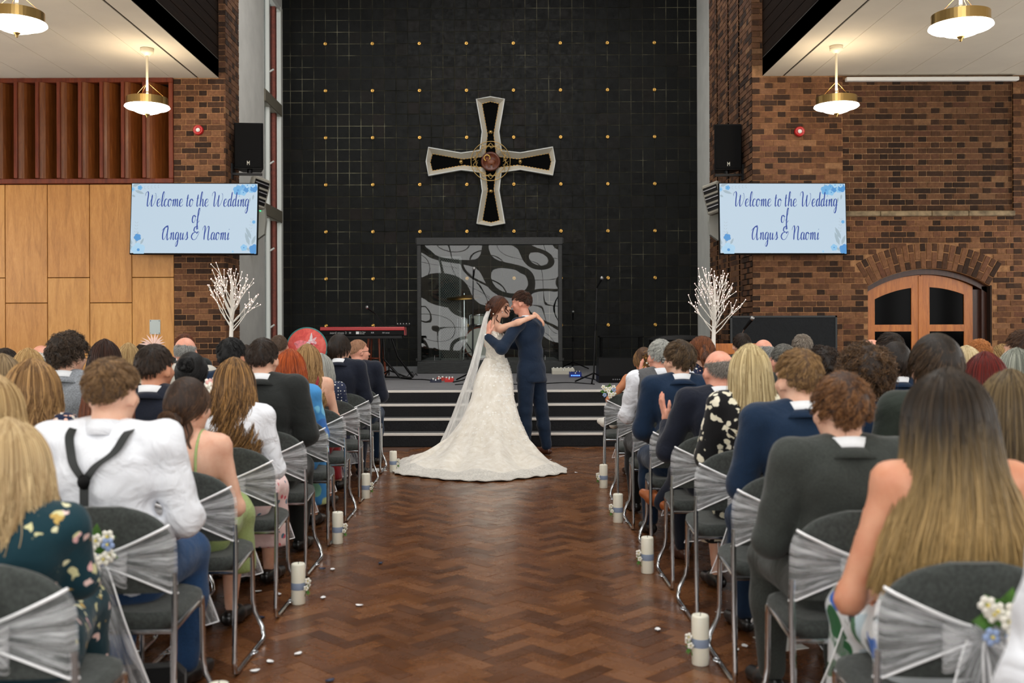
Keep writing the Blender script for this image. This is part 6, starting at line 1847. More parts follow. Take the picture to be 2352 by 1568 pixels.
def ring_loft(rows, cap=True):
    mb = MB().grid(rows, closed=True, flip=True)
    if cap: mb.add(rows[0], [tuple(range(len(rows[0])))]); mb.add(rows[-1], [tuple(range(len(rows[-1])))[::-1]])
    return mb
def rrect(w, t, n=6, e=.5):
    """rounded rectangle ring in x,y with half sizes w, t"""
    out = []
    for k in range(4 * n):
        a = 2 * PI * k / (4 * n); c, s = math.cos(a), math.sin(a)
        out.append((w * math.copysign(abs(c) ** e, c), t * math.copysign(abs(s) ** e, s)))
    return out
def make_chair():
    ch = thing('banquet_chair', 'x', 'chair')
    rows = []
    for z in np.concatenate([np.linspace(.535, .67, 5), np.linspace(.69, .817, 12)]):
        f = max(0, (z - .665) / .157); w = .222 * (1 - f ** 2.6) ** .5 if f < 1 else .02
        e = .012 if z in (.535,) else .0
        th = .018 * (.75 if z < .54 or z > .80 else 1)
        rows.append([(x, -.022 * (1 - (x / .22) ** 2) + y + .01 - .06 * (z - .5), z) for x, y in rrect(max(w, .03), th, 7, .45)])
    ring_loft(rows).build('backrest', M_CHFAB, ch)
    rows = []
    for z, k in ((.395, .93), (.405, .99), (.43, 1.0), (.445, .985), (.455, .9)):
        rows.append([(x * k, .215 + y * k, z + .008 * (1 - (x / .22) ** 2)) for x, y in rrect(.215, .21, 7, .4)])
    ring_loft(rows).build('seat', M_CHFAB, ch)
    for s in (-1, 1):
        P = [(s * .224, -.008, .60), (s * .228, -.012, .53), (s * .23, -.02, .45), (s * .232, -.04, .2), (s * .233, -.052, .06), (s * .234, -.052, .02), (s * .236, -.02, .011), (s * .238, .2, .011), (s * .24, .37, .011), (s * .24, .41, .02), (s * .23, .425, .06), (s * .196, .425, .13), (s * .19, .42, .18), (s * .19, .41, .38), (s * .192, .40, .41), (s * .2, .36, .418), (s * .228, -.01, .42)]
        MB().tube(P, .0105, 8).build('side_frame', M_CHROME, ch)
        MB().tube([(s * .238 + s * .012 + .014 * math.cos(a), .2 + .022 * math.sin(a), .018) for a in np.linspace(0, 2 * PI, 11)], .004, 5, cap=False).build('link_hook', M_CHROME, ch)
    MB().tube([(-.19, .39, .385), (.19, .39, .385)], .009, 7).build('cross_rail', M_CHROME, ch); MB().tube([(-.228, 0, .405), (.228, 0, .405)], .009, 7).build('cross_rail', M_CHROME, ch)
    return ch
def make_sash(parent, bow=True):
    z0 = .652
    for s in (-1, 1):
        P = []
        for i in range(15):
            u = i / 14; row = []
            hh = .092 * (1 - u) ** 1.15 + .020
            for j in range(15):
                v = -1 + 2 * j / 14
                zc = z0 + .008 * u - .004; zq = z0 - .004 + v * .100
                xo = .222 * (1 - max(0, (zq - .665) / .157) ** 2.6) ** .5 + .012
                x = s * (xo * (1 - u) + .018 * u)
                y = -.022 * (1 - (x / .24) ** 2) - .022 - .06 * (zc + v * hh - .5) + .0055 * math.sin(v * 11 + u * 3) * (1 - .3 * u) * (1 if u > .05 else 0)
                if i == 0: y += .03
                row.append((x, y, zc + v * hh - .006 * v * v))
            P.append(row)
        o = MB().grid(P).build('sash', M_ORG, parent)
        MB().tube([r[0] for r in P], .0035, 5).build('hem', M_HEM, o); MB().tube([r[-1] for r in P], .0045, 5).build('hem', M_HEM, o)
    k = MB().ball((0, -.065, z0), (.028, .022, .032), 12).build('sash_knot', M_ORG, parent)
    if bow:
        for s in (-1, 1):
            P = []
            for i in range(19):
                a = 2 * PI * i / 18; row = []
                for j in range(7):
                    v = -1 + 2 * j / 6; wv = .018 + .04 * abs(math.sin(a / 2))
                    row.append((s * (.012 + .082 * math.sin(a / 2) ** 1.2), -.07 - .03 * math.sin(a) + .004 * math.sin(7 * v + a), z0 - .03 * math.sin(a / 2) + v * wv))
                P.append(row)
            MB().grid(P).build('bow_loop', M_ORG, parent)
            P = []
            for i in range(17):
                f = i / 16; row = []; wv = .02 + .065 * f ** .7
                for j in range(9):
                    v = -1 + 2 * j / 8
                    row.append((s * (.015 + .075 * f) + v * wv, -.075 - .012 * math.sin(v * 6 + s + 4 * f) - .02 * math.sin(PI * f), z0 - .01 - (.40 + .03 * s) * f + .015 * v * f))
                P.append(row)
            o = MB().grid(P).build('sash_tail', M_ORG, parent)
            MB().tube([r[0] for r in P], .0025, 5).tube([r[-1] for r in P], .003, 5).tube(P[-1], .0025, 5).build('hem', M_HEM, o)
M_LEAF = plain('fresh_leaf', (74, 118, 48), .5, var=.25); M_PETALW = plain('cream_petal', (232, 230, 220), .6); M_PETALB = plain('pale_blue_petal', (150, 172, 214), .6); M_YEL = plain('flower_eye', (222, 206, 110), .6)
def posy(parent, c, sc=1.0):
    c = Vector(c); rnd = random.Random(5)
    p = MB().ball(c, .02 * sc, 8).build('flower_posy', M_LEAF, parent)
    for k in range(5):
        a = -.3 + k * .85; d = Vector((math.cos(a), -.25, math.sin(a)))
        nn = Vector((-d.z, 0, d.x)); L = .085 * sc
        MB().add([c, c + d * L * .5 + nn * .025 * sc, c + d * L, c + d * L * .5 - nn * .025 * sc], [(0, 1, 2, 3)]).build('leaf', M_LEAF, p)
    for k in range(13):
        q = c + Vector((rnd.uniform(-.055, .055), -.03 + rnd.uniform(-.01, .01), rnd.uniform(-.045, .05))) * sc; mb = MB()
        for i in range(5):
            a = 2 * PI * i / 5 + k
            mb.ball(q + Vector((math.cos(a), 0, math.sin(a))) * .013 * sc, (.010 * sc, .005 * sc, .010 * sc), 6)
        mb.build('blossom', M_PETALB if k in (3, 7, 11) else M_PETALW, p)
        MB().ball(q + Vector((0, -.006, 0)) * sc, .005 * sc, 6).build('blossom_eye', M_YEL, p)

CH0 = make_chair(); CHS = None; used = [False, False]
CHS = copy_tree(CH0); make_sash(CHS)
def chair(x, y, label, rz=0.0, sash=False, flowers=False, group=None):
    i = 1 if sash else 0; src = (CH0, CHS)[i]
    if flowers: c = copy_tree(src)
    elif used[i]: c = copy_tree(src)
    else: c = src; used[i] = True
    c.location = (x, y, 0); c.rotation_euler = (0, 0, rz)
    tag(c, label, 'chair', group)
    if 'group' in c and not group: del c['group']
    if flowers: posy(c, (.01 if x < 0 else .03, -.105, .70))
    return c

# ------------------------------------------------------------------ seated guests
NAVY = fabric((11, 35, 60), 'bright_navy_wool'); NAVYD = fabric((17, 23, 38), 'midnight_wool'); GREY = fabric((50, 54, 51), 'grey_wool', weave=200); CHAR = fabric((33, 36, 35), 'charcoal_wool')
GREYL = fabric((128, 132, 138), 'pale_tweed', weave=150); WSHIRT = fabric((224, 227, 234), 'white_cotton', .75, fold=.6); BLK = fabric((18, 18, 20), 'black_wool'); JEAN = fabric((30, 62, 100), 'blue_denim', weave=260)
OLIVE = fabric((36, 43, 37), 'olive_grey_wool'); WGREY = fabric((84, 84, 86), 'grey_waistcoat'); BEIGE = fabric((196, 192, 182), 'pale_linen')
TEALF = pattern('teal_floral', (14, 48, 58), [(226, 196, 190), (200, 196, 150), (14, 48, 58), (180, 150, 84)], 26, .27, [(210, 206, 170), (14, 48, 58), (226, 178, 178)], dist=1.9)
NAVYF = pattern('navy_ditsy_floral', (24, 34, 62), [(228, 206, 190), (226, 180, 160), (210, 206, 196)], 46, .36)
BWF = pattern('black_cream_floral', (16, 16, 18), [(226, 220, 196), (218, 212, 190), (16, 16, 18)], 24, .42, [(226, 220, 200), (16, 16, 18)], dist=1.4)
BLUEF = pattern('blue_green_leaf_print', (70, 140, 200), [(130, 184, 160), (60, 110, 180), (190, 206, 150), (120, 190, 224)], 9, .5, dist=1.2)
PINKF = pattern('pink_floral_skirt', (236, 206, 204), [(214, 96, 110), (240, 220, 214), (90, 120, 140)], 26, .30)
WBLUEF = pattern('white_blue_green_print', (222, 228, 232), [(40, 100, 190), (46, 100, 62), (30, 40, 44), (180, 200, 210)], 11, .46, dist=1.3)
CREAMF = pattern('cream_leaf_print', (214, 206, 178), [(120, 120, 84), (190, 180, 140)], 30, .22)
DOTS = dots('navy_polka_dot', (20, 32, 62), (224, 222, 210)); CRIM = fabric((128, 14, 28), 'crimson_satin', .5); SAGE = fabric((150, 168, 108), 'sage_satin', .5); GRNF = pattern('green_leaf_top', (120, 140, 80), [(70, 104, 50), (210, 206, 170)], 20, .4)

zl = lambda k: 2.45 + .785 * k
RB = [2.44, 3.12, 3.90, 4.65, 5.30, 6.05, 6.85, 7.75, 8.7]
BR = ((46, 30, 20), (92, 64, 42)); DBR = ((26, 18, 13), (58, 42, 30)); BLD = ((128, 98, 60), (206, 178, 128)); BLK_H = ((8, 8, 9), (26, 25, 25)); GRY = ((110, 110, 108), (186, 186, 180)); GING = ((120, 52, 20), (190, 96, 44)); LBR = ((70, 50, 32), (140, 108, 72)); AUB = ((70, 36, 22), (130, 74, 44)); DRED = ((50, 12, 10), (120, 34, 26)); SILV = ((120, 122, 118), (196, 196, 188))

def aisle(side, k, px, py, label, chair_label, **kw):
    zb = zl(k) if side == 'L' else RB[k]
    Y = zb + .20; X = (px - VPX) * (Y + .03) / FPX; top = CAMH - (py - VPY) * (Y + .03) / FPX - kw.pop('hair_h', .014)
    cxx = (-1.275 - .012 * k) if side == 'L' else (.955 + .19)
    if side == 'R' and k > 0: cxx = .91 + .225
    chair(cxx, zb, chair_label, 0, True, k in (0, 1), 'sashed chairs along the aisle')
    return person(X, Y, top, label, near=kw.pop('near', k < 5), **kw)
def guest(px, py, Y, label, ch=True, **kw):
    X = (px - VPX) * (Y + .03) / FPX; top = CAMH - (py - VPY) * (Y + .03) / FPX - kw.pop('hair_h', .014)
    r = person(X, Y, top, label, **kw)
    if ch: chair(X, Y - .20, ' '.join(('charcoal chair without sash under ' + label).split()[:16]), 0, False, False, 'plain charcoal chairs among the guests')
    return r
def straps(root, J, mat, x0=.06, drop=.12, w=.008, name='strap'):
    for s in (-1, 1):
        sz = J['sz']; P = [(s * x0 * 1.05, -.125 + J['ly'](sz - drop), sz - drop - .02), (s * x0, -.118 + J['ly'](sz - .04), sz - .04), (s * x0, -.075 + J['ly'](sz), sz + .035), (s * x0, -.01 + J['ly'](sz), sz + .062), (s * x0, .06 + J['ly'](sz), sz + .03), (s * x0, .112, sz - .06)]
        MB().tube(crom(P, 5), w, 6).build(name, mat, root)

SC_ = 'charcoal aisle chair with white organza sash '
kw_shoe.update({'tanned woman with pinned up hair and black straps, ankle on knee': (M_SHOE_B, M_SHOE_W), 'man in dark suit with polished head, clapping, one knee crossed': (M_SHOE_BR, M_SHOE_T)})
# ---- aisle seats on the candle side by the plywood wall
r, J = aisle('L', 0, 30, 962, 'woman with straight blond bob in teal floral dress', SC_ + 'under woman in teal floral', hair='bobmid', hcol=((150, 122, 84), (214, 190, 146)), outfit=('dress', TEALF, 'long', .2, 0), fem=True, yaw=-.2, seed=2, big=1.0, rz=.2, arm_r=((.17, .05, .70), (.06, .27, .62), (-.4, .85, -.2), (0, 0, -1), (.35, .05)))
r, J = aisle('L', 1, 258, 808, 'man in white shirt with black braces and faded brown hair', SC_ + 'and posy under man with braces', hair='crop', hcol=LBR, outfit=('shirt', WSHIRT, JEAN), yaw=-.15, seed=3, big=1.08, hair_h=.03, hscale=(1.08, 1.05, 1.0))
sz = J['sz']; M_BRACE = plain('black_brace_webbing', (28, 32, 32), .6)
jx, jz = -.02, sz - .115
def strip(P, w, mat, name, parent):
    P = crom(P, 6); L = [(p.x - w, p.y, p.z) for p in P]; Rr = [(p.x + w, p.y, p.z) for p in P]; MB().grid([L, Rr]).build(name, mat, parent)
for s in (-1, 1):
    strip([(jx, -.158, jz), (jx + s * .035, -.155, jz + .05), (s * .072, -.142, jz + .095), (s * .095, -.095, sz + .035), (s * .10, -.01, sz + .06), (s * .10, .07, sz + .02), (s * .09, .135, sz - .1)], .0155, M_BRACE, 'brace', r)
strip([(jx, -.160, jz), (jx, -.162, jz - .06), (jx, -.158, jz - .22)], .0155, M_BRACE, 'brace', r)
MB().ball((jx, -.166, jz), (.022, .008, .026), 12).build('brace_patch', M_BLACK, r)
r, J = aisle('L', 2, 432, 865, 'bare shouldered woman with low brown bun and green straps', SC_ + 'under woman with green straps', hair='lowbun', hcol=BR, outfit=('dress', SAGE, 'strap', .25, .20), fem=True, yaw=-.3, seed=4)
straps(r, J, SAGE, .075, .2, .006)
r, J = aisle('L', 3, 540, 822, 'woman in white blouse with long curls and blossom hair clip', SC_ + 'under woman in white blouse', hair='wavy', hcol=((44, 28, 16), (176, 132, 78)), outfit=('dress', WSHIRT, 'long', .2, 0, PINKF), fem=True, yaw=-.2, seed=5)
o = MB()
cl = thing('hair_clip', 'white and pink blossom clip in long curly hair', 'hair clip')
M_ = Matrix(J['R'].tolist()).to_4x4(); M_.translation = Vector(J['HC']); cl.matrix_world = Matrix.Translation(r.location) @ M_ @ Matrix.Translation((-.085, -.08, -.02))
rnd = random.Random(2)
for k in range(14):
    q = Vector((rnd.uniform(-.02, .02), rnd.uniform(-.03, .0), rnd.uniform(-.05, .06))); mb = MB()
    for i in range(5): mb.ball(q + Vector((math.cos(i * 1.257 + k), -.1, math.sin(i * 1.257 + k))) * .015, (.012, .006, .012), 6)
    mb.build('blossom', M_PETALW if k % 4 else plain('pink_petal', (226, 176, 170), .6), cl)
aisle('L', 4, 605, 773, 'broad man in dark charcoal suit with short brown hair', SC_ + 'under broad man in charcoal suit', hair='short', hcol=DBR, outfit=('suit', CHAR), yaw=-.12, big=1.1, seed=6)
aisle('L', 5, 668, 802, 'woman with long copper red hair in blue leaf print dress', SC_ + 'under woman with copper hair', hair='wavy', hcol=((112, 44, 16), (196, 94, 40)), outfit=('dress', BLUEF, 'long', .15, 0), fem=True, yaw=-.2, seed=7, near=True)
r, J = aisle('L', 6, 708, 790, 'woman with blond waves, bare back and crimson lace strap', SC_ + 'under woman with crimson strap', hair='wavy', hcol=((104, 74, 42), (190, 154, 104)), outfit=('dress', CRIM, 'strap', .2, .24), fem=True, yaw=-.25, seed=8)
straps(r, J, CRIM, .085, .24, .014)
aisle('L', 7, 738, 812, 'older woman with silver bob in navy polka dot dress', SC_ + 'under woman in polka dots', hair='bob', hcol=SILV, outfit=('dress', DOTS, 'long', .15, 0), fem=True, yaw=-.35, seed=9)
aisle('L', 8, 780, 767, 'man with thick dark brown hair in midnight suit', SC_ + 'under man with thick dark hair', hair='mop', hcol=DBR, outfit=('suit', NAVYD), yaw=-.55, seed=10, hair_h=.02)
aisle('L', 9, 822, 779, 'balding man in glasses and navy suit turned to the couple', SC_ + 'under balding man in glasses', hair='buzz', hcol=((150, 110, 84), (190, 150, 120)), outfit=('suit', NAVYD, NAVY), skin='pink', yaw=-1.0, specs=M_BLACK, seed=11, hair_h=.004)
# ---- aisle seats on the brick wall side
r, J = aisle('R', 0, 2168, 855, 'woman with very long dark to blond hair, bare arms', SC_ + 'and posy under woman with very long hair', hair='long', hcol=((20, 15, 11), (62, 48, 33)), htip=(190, 158, 104), outfit=('dress', WBLUEF, 'strap', .2, .2), fem=True, yaw=.0, seed=12, skin='mid', big=1.08, hscale=(1.08, 1.05, 1.0), arm_l=((-.26, .02, .66), (-.12, .24, .62), (.4, .85, -.2), (0, 0, -1), (.35, .05)))
aisle('R', 1, 1930, 853, 'man with wavy chestnut hair and glasses in grey suit', SC_ + 'and posy under man with chestnut hair', hair='wavyshort', hcol=((56, 34, 20), (136, 94, 56)), outfit=('suit', GREY), yaw=.22, pitch=-.06, seed=13, specs=M_BLACK, hair_h=.022)
aisle('R', 2, 1832, 797, 'man with spiky light brown hair in bright navy suit', SC_ + 'under man with spiky hair', hair='tousled', hcol=((84, 60, 36), (158, 124, 80)), outfit=('suit', NAVY), yaw=.3, seed=14, hair_h=.03)
aisle('R', 3, 1720, 792, 'woman with straight blond hair in black and cream floral dress', SC_ + 'under woman in black floral', hair='straight', hcol=((122, 100, 62), (222, 204, 158)), outfit=('dress', BWF, 'half', .25, 0), fem=True, yaw=.08, seed=15, hair_h=.02)
aisle('R', 4, 1650, 806, 'man in dark suit with polished head, clapping, one knee crossed', SC_ + 'under clapping bald man', hair='fringe', hcol=((92, 86, 80), (160, 154, 146)), outfit=('suit', NAVYD), skin='pink', yaw=.25, seed=16, hair_h=.003, legs='crossL', arm_l=((-.28, .06, .70), (-.25, .22, .83), (-.25, .15, .95), (1, .1, 0), (.12, .10)), near=True)
aisle('R', 5, 1560, 781, 'man with brown wavy hair, glasses and bright navy suit', SC_ + 'under man in glasses and navy suit', hair='wavyshort', hcol=((48, 36, 24), (104, 82, 56)), outfit=('suit', NAVY), yaw=.5, seed=17, specs=M_BLACK, near=True, hair_h=.02)
aisle('R', 6, 1516, 779, 'silver haired man in white shirt and grey waistcoat, hand raised', SC_ + 'under silver haired man', hair='short', hcol=SILV, outfit=('waistcoat', WSHIRT, BLK, WGREY), skin='pink', yaw=.35, seed=18, near=True, arm_l=((-.23, .08, .76), (-.12, .2, .97), (.05, .1, 1), (1, 0, 0), (.12, .10)))
r, J = aisle('R', 8, 1478, 799, 'tanned woman with pinned up hair and black straps, ankle on knee', SC_ + 'under tanned woman', hair='bun', hcol=((70, 46, 26), (150, 112, 66)), outfit=('dress', BLK, 'strap', 'trousers', .2, BLK), skin='tan', fem=True, yaw=.1, seed=19, legs='ankleL', near=True, arm_l=((-.31, -.02, .74), (-.12, .2, .69), (.4, .85, -.2), (0, 0, -1), (.35, .05)))
posy([o_ for o_ in COL.objects if o_.get('label', '').endswith('under tanned woman')][0], (-.2, -.04, .83), .9)
straps(r, J, BLK, .085, .2, .012)
hp_ = thing('hair_pins', 'pearl and gold hair pins in pinned up hair', 'hair pins'); M_ = Matrix(J['R'].tolist()).to_4x4(); M_.translation = Vector(J['HC']); hp_.matrix_world = Matrix.Translation(r.location) @ M_ @ Matrix.Translation((0, -.11, 0))
for k in range(22): MB().ball((rnd.uniform(-.06, .06), rnd.uniform(-.035, -.01), rnd.uniform(-.05, .04)), rnd.uniform(.006, .010), 6).build('pearl', M_PETALW if k % 3 else M_GOLD, hp_)
chair(1.135, RB[7], SC_ + 'standing empty behind the tanned woman', 0, True, False, 'sashed chairs along the aisle')
# ---- nearest guest, mostly out of the picture
person(1.165, 1.72, 1.25, 'guest in white shirt beside the woman with very long hair', 'short', BR, ('shirt', WSHIRT, BLK), near=True, seed=20, big=1.05, yaw=.1)
chair(1.2, 1.52, 'charcoal banquet chair under guest in white shirt', 0, False)
# ---- guests further in, plywood side
G_ = guest
G_(157, 757, 5.79, 'tall man with curly dark hair and glasses in pale tweed', hair='curly', hcol=((34, 26, 20), (84, 68, 54)), outfit=('suit', GREYL), yaw=-.35, specs=M_BLACK, seed=21, hair_h=.035, near=True)
G_(243, 778, 6.575, 'woman with dark brown bob behind man with braces', hair='bob', hcol=((30, 17, 12), (66, 38, 26)), outfit=('dress', BLK, 'long', .2, 0), fem=True, seed=22)
G_(80, 825, 4.22, 'woman with long caramel waves in navy ditsy floral', hair='wavy', hcol=((78, 52, 28), (188, 148, 96)), outfit=('dress', NAVYF, 'short', .2, 0), fem=True, seed=23, near=True, yaw=-.1, hscale=(1.1, 1.05, 1.02))
G_(8, 812, 5.0, 'guest with ash brown hair beside tall curly haired man', hair='bobmid', hcol=((96, 78, 56), (164, 140, 104)), outfit=('dress', GRNF, 'long', .2, 0), fem=True, seed=24)
r, J = G_(-14, 858, 3.435, 'woman with blond hair and pink blossom at the shoulder', hair='bobmid', hcol=BLD, outfit=('dress', WSHIRT, 'short', .2, 0), fem=True, seed=25, near=True)
fb = thing('shoulder_blossom', 'pink and white blossom corsage beside blond hair', 'corsage', Vector(r.location) + Vector((.12, -.06, .93)))
for k in range(7):
    q = Vector((rnd.uniform(-.05, .05), rnd.uniform(-.02, .02), rnd.uniform(-.03, .03))); mb = MB()
    for i in range(5): mb.ball(q + Vector((math.cos(i * 1.257), -.1, math.sin(i * 1.257))) * .018, (.014, .006, .014), 6)
    mb.build('blossom', M_PETALW if k % 2 else plain('pink_petal', (226, 176, 170), .6), fb)
G_(252, 845, 4.22, 'woman with long straight brown hair in cream leaf print', hair='straight', hcol=AUB, outfit=('dress', CREAMF, 'short', .2, 0), fem=True, seed=26)
G_(356, 786, 5.0, 'man with neat dark hair in midnight suit and white collar', hair='short', hcol=DBR, outfit=('suit', NAVYD), yaw=-.3, seed=27, near=True, skin='mid')
G_(441, 807, 5.79, 'woman with sleek jet black hair', hair='bun', hcol=BLK_H, outfit=('dress', OLIVE, 'long', .2, 0), fem=True, skin='dark', seed=28, near=True)
G_(427, 772, 7.36, 'bald elderly man in pale linen jacket', hair='fringe', hcol=GRY, outfit=('suit', BEIGE), skin='pink', seed=29, hair_h=.002)
G_(425, 763, 8.93, 'man with auburn hair behind bald elderly man', hair='short', hcol=AUB, outfit=('suit', CHAR), seed=30)
G_(532, 771, 6.575, 'man with spiky black hair and dark blue suit', hair='tousled', hcol=BLK_H, outfit=('suit', NAVY), yaw=-.2, seed=31, hair_h=.025, skin='mid')
G_(566, 792, 7.36, 'woman with dark hair between black haired and broad men', hair='bob', hcol=DBR, outfit=('dress', NAVYF, 'long', .2, 0), fem=True, seed=32)
G_(641, 768, 8.93, 'man with closely shaved head beside the round painting', hair='buzz', hcol=((70, 54, 42), (110, 88, 70)), outfit=('suit', CHAR), skin='pink', seed=33, hair_h=.003)
r, J = G_(364, 788, 8.145, 'woman with feather fascinator and swept up hair', hair='bun', hcol=BLD, outfit=('dress', CREAMF, 'long', .2, 0), fem=True, seed=34)
ft = thing('feather_fascinator', 'pale pink feather fascinator on swept up hair', 'fascinator', Vector(r.location) + Vector(J['HC']) + Vector((-.03, -.02, .12)))
for k in range(13):
    a = -.3 + k * .3; d = Vector((math.cos(a), rnd.uniform(-.4, .1), abs(math.sin(a)) * .8 + .1)).normalized(); nn = d.cross(Vector((0, 1, 0))).normalized() * .008
    MB().add([Vector((0, 0, 0)), d * .06 + nn, d * .12 + Vector((0, 0, -.01)), d * .06 - nn], [(0, 1, 2, 3)]).build('feather', plain('pink_feather', (232, 200, 190), .7), ft)
G_(297, 786, 8.93, 'woman with fine blond hair by the plywood panels', hair='straight', hcol=BLD, outfit=('dress', NAVYF, 'long', .2, 0), fem=True, seed=35)
G_(335, 782, 9.715, 'man with dark hair before the plywood panels', hair='short', hcol=DBR, outfit=('suit', OLIVE), seed=36)
G_(68, 798, 6.575, 'woman with honey blond bob near the plywood panels', hair='bob', hcol=((140, 104, 60), (204, 172, 118)), outfit=('dress', GRNF, 'long', .2, 0), fem=True, seed=37)
G_(97, 789, 8.145, 'elderly man with bald pink head and white sides', hair='fringe', hcol=((200, 196, 188), (236, 234, 228)), outfit=('suit', GREYL), skin='pink', seed=38, hair_h=.002)
G_(14, 794, 7.36, 'man with dark hair behind ash brown haired guest', hair='short', hcol=DBR, outfit=('suit', CHAR), seed=39)
# ---- guests further in, brick wall side
G_(1610, 776, 7.95, 'woman with auburn curls held by a clip', hair='ponytail', hcol=((66, 34, 18), (142, 84, 46)), outfit=('dress', NAVYF, 'long', .2, 0), fem=True, seed=41, hscale=(1.1, 1.1, 1.05))
G_(1703, 766, 9.6, 'man with neat dark brown hair before the lectern', hair='short', hcol=DBR, outfit=('suit', CHAR), seed=42)
G_(1752, 781, 7.95, 'balding man with wispy grey hair', hair='fringe', hcol=GRY, outfit=('suit', GREYL), skin='pink', seed=43, hair_h=.003, hscale=(1.05, 1.05, 1.05))
G_(1798, 791, 7.05, 'man with short steel grey hair', hair='short', hcol=((70, 68, 64), (140, 138, 130)), outfit=('suit', CHAR), skin='pink', yaw=.3, seed=44)
G_(1841, 771, 8.9, 'man with grey brown hair before the black panel', hair='tousled', hcol=((90, 80, 70), (160, 150, 138)), outfit=('suit', CHAR), seed=45)
G_(1888, 797, 6.25, 'guest with dark cropped curls, hands raised', hair='curly', hcol=DBR, outfit=('suit', BLK), skin='mid', seed=46, hair_h=.03, arm_r=((.26, .12, .78), (.10, .24, 1.0), (.1, .1, 1), (-1, 0, 0), (.12, .10)))
G_(1985, 792, 4.85, 'man with big curly brown hair in navy suit, clapping', hair='bigcurly', hcol=((40, 27, 18), (108, 80, 52)), outfit=('suit', NAVY), seed=47, near=True, hair_h=.05, hscale=(1.1, 1.05, 1.05), arm_r=((.28, .10, .74), (.22, .26, .88), (.05, .2, 1), (-1, 0, 0), (.35, .05)))
G_(2055, 790, 6.25, 'man with long dark brown mop in navy suit', hair='mop', hcol=DBR, outfit=('suit', NAVY), seed=48, hair_h=.02)
G_(2042, 766, 7.05, 'man with swept dark hair and glasses behind navy suit', hair='tousled', hcol=DBR, outfit=('suit', CHAR), seed=49, hair_h=.02, yaw=.4, specs=M_STEEL)
G_(2000, 782, 7.95, 'balding man in silver framed glasses', hair='fringe', hcol=GRY, outfit=('suit', CHAR), skin='pink', seed=50, specs=M_STEEL, yaw=.6, hair_h=.002)
G_(2145, 770, 4.1, 'man with thick dark fringe of hair in olive grey suit', hair='mop', hcol=((30, 22, 15), (82, 62, 44)), outfit=('suit', OLIVE), seed=51, near=True, hair_h=.03, hscale=(1.08, 1.05, 1.03), yaw=.15)
G_(2246, 779, 7.05, 'man with cropped ginger hair near the doors', hair='crop', hcol=((140, 84, 40), (206, 140, 84)), outfit=('suit', CHAR), seed=52, hair_h=.025)
G_(2300, 795, 7.95, 'woman with blond ponytail near the doors', hair='ponytail', hcol=((110, 82, 48), (200, 166, 112)), outfit=('dress', NAVYF, 'long', .2, 0), fem=True, seed=53)
G_(2216, 800, 6.25, 'woman with pale blond hair and glasses', hair='straight', hcol=((170, 150, 112), (224, 208, 170)), outfit=('dress', BLK, 'long', .2, 0), fem=True, seed=54, specs=M_BLACK)
G_(2256, 800, 8.9, 'guest in a dark flat cap', hair='buzz', hcol=BR, outfit=('suit', CHAR), seed=55)
cp = PEOPLE[-1]; capo = thing('flat_cap', 'dark grey flat cap worn by a guest', 'cap', Vector(cp[0].location) + Vector(cp[1]['HC']))
MB().ball((0, -.005, .07), (.098, .12, .058), 16).build('crown', fabric((40, 42, 46), 'cap_tweed'), capo)
MB().ball((0, .10, .05), (.07, .06, .012), 12).build('peak', fabric((40, 42, 46), 'cap_tweed'), capo)
G_(2258, 815, 4.85, 'woman with dark cherry red hair', hair='straight', hcol=DRED, outfit=('dress', BLK, 'long', .2, 0), fem=True, seed=56, near=True)
G_(2330, 806, 5.5, 'woman with long silver grey hair', hair='straight', hcol=((84, 88, 80), (180, 182, 168)), outfit=('dress', CHAR, 'long', .2, 0), fem=True, seed=57)
G_(2345, 764, 6.25, 'man with brown quiff near the doors', hair='tousled', hcol=BR, outfit=('suit', GREYL), seed=58, yaw=.5)
G_(2312, 857, 3.32, 'woman with glossy brown hair in green leaf top', hair='straight', hcol=((52, 40, 26), (128, 108, 74)), outfit=('dress', GRNF, 'short', .2, 0), fem=True, seed=59, near=True)
if not used[0]: bpy.data.objects.remove(CH0)
# ------------------------------------------------------------------ bride and groom
BLUE = fabric((7, 29, 52), 'royal_navy_suit', .75, 300, .3)
def facing(fx, fy): return math.atan2(-fx, fy)

# groom
GO = np.array((.30, 10.78, 0))
g = lambda *p: np.array(p, float) - GO
gy = facing(-.82, .57); GR = rot(gy)
gt = [ell(g(.33, 10.80, .95), (.165, .130, .14), GR), ell(g(.325, 10.79, 1.11), (.146, .115, .17), GR), ell(g(.30, 10.78, 1.29), (.166, .122, .17), GR),
      ell(g(.33, 10.74, 1.36), (.095, .085, .11), GR), ell(g(.38, 10.84, 1.36), (.09, .085, .11), GR)]
gs = {-1: g(.185, 10.615, 1.425), 1: g(.405, 10.935, 1.425)}
gn0, gn1 = g(.272, 10.78, 1.455), g(.242, 10.775, 1.575)
gt += [cone(gs[s], gn0, .052, .055) for s in (-1, 1)]
gel, gwr = g(.01, 10.46, 1.165), g(-.13, 10.575, 1.285)
garm = [cone(gs[-1], gel, .057, .046), cone(gel, gwr, .046, .031), cone(gs[1], g(.2, 11.03, 1.2), .057, .046), cone(g(.2, 11.03, 1.2), g(-.02, 10.97, 1.2), .046, .031)]
gleg = []
gfeet = {-1: (g(.262, 10.70, .10), None), 1: (g(.495, 10.84, .10), None)}
for s, hip, kn in ((-1, g(.275, 10.72, .90), g(.262, 10.72, .50)), (1, g(.385, 10.87, .90), g(.44, 10.86, .50))):
    an = gfeet[s][0]; gleg += [cone(hip, kn, .088, .062), cone(kn, kn + (an - kn) * .45, .060, .056), cone(kn + (an - kn) * .45, an, .056, .042)]
gH, gHR = g(.226, 10.772, 1.652), rot(facing(-.96, .28), -.12, 0.05)
hp, hs = head_prims(gH, gHR)
gneck = [cone(gn0, gn1, .066, .06)]
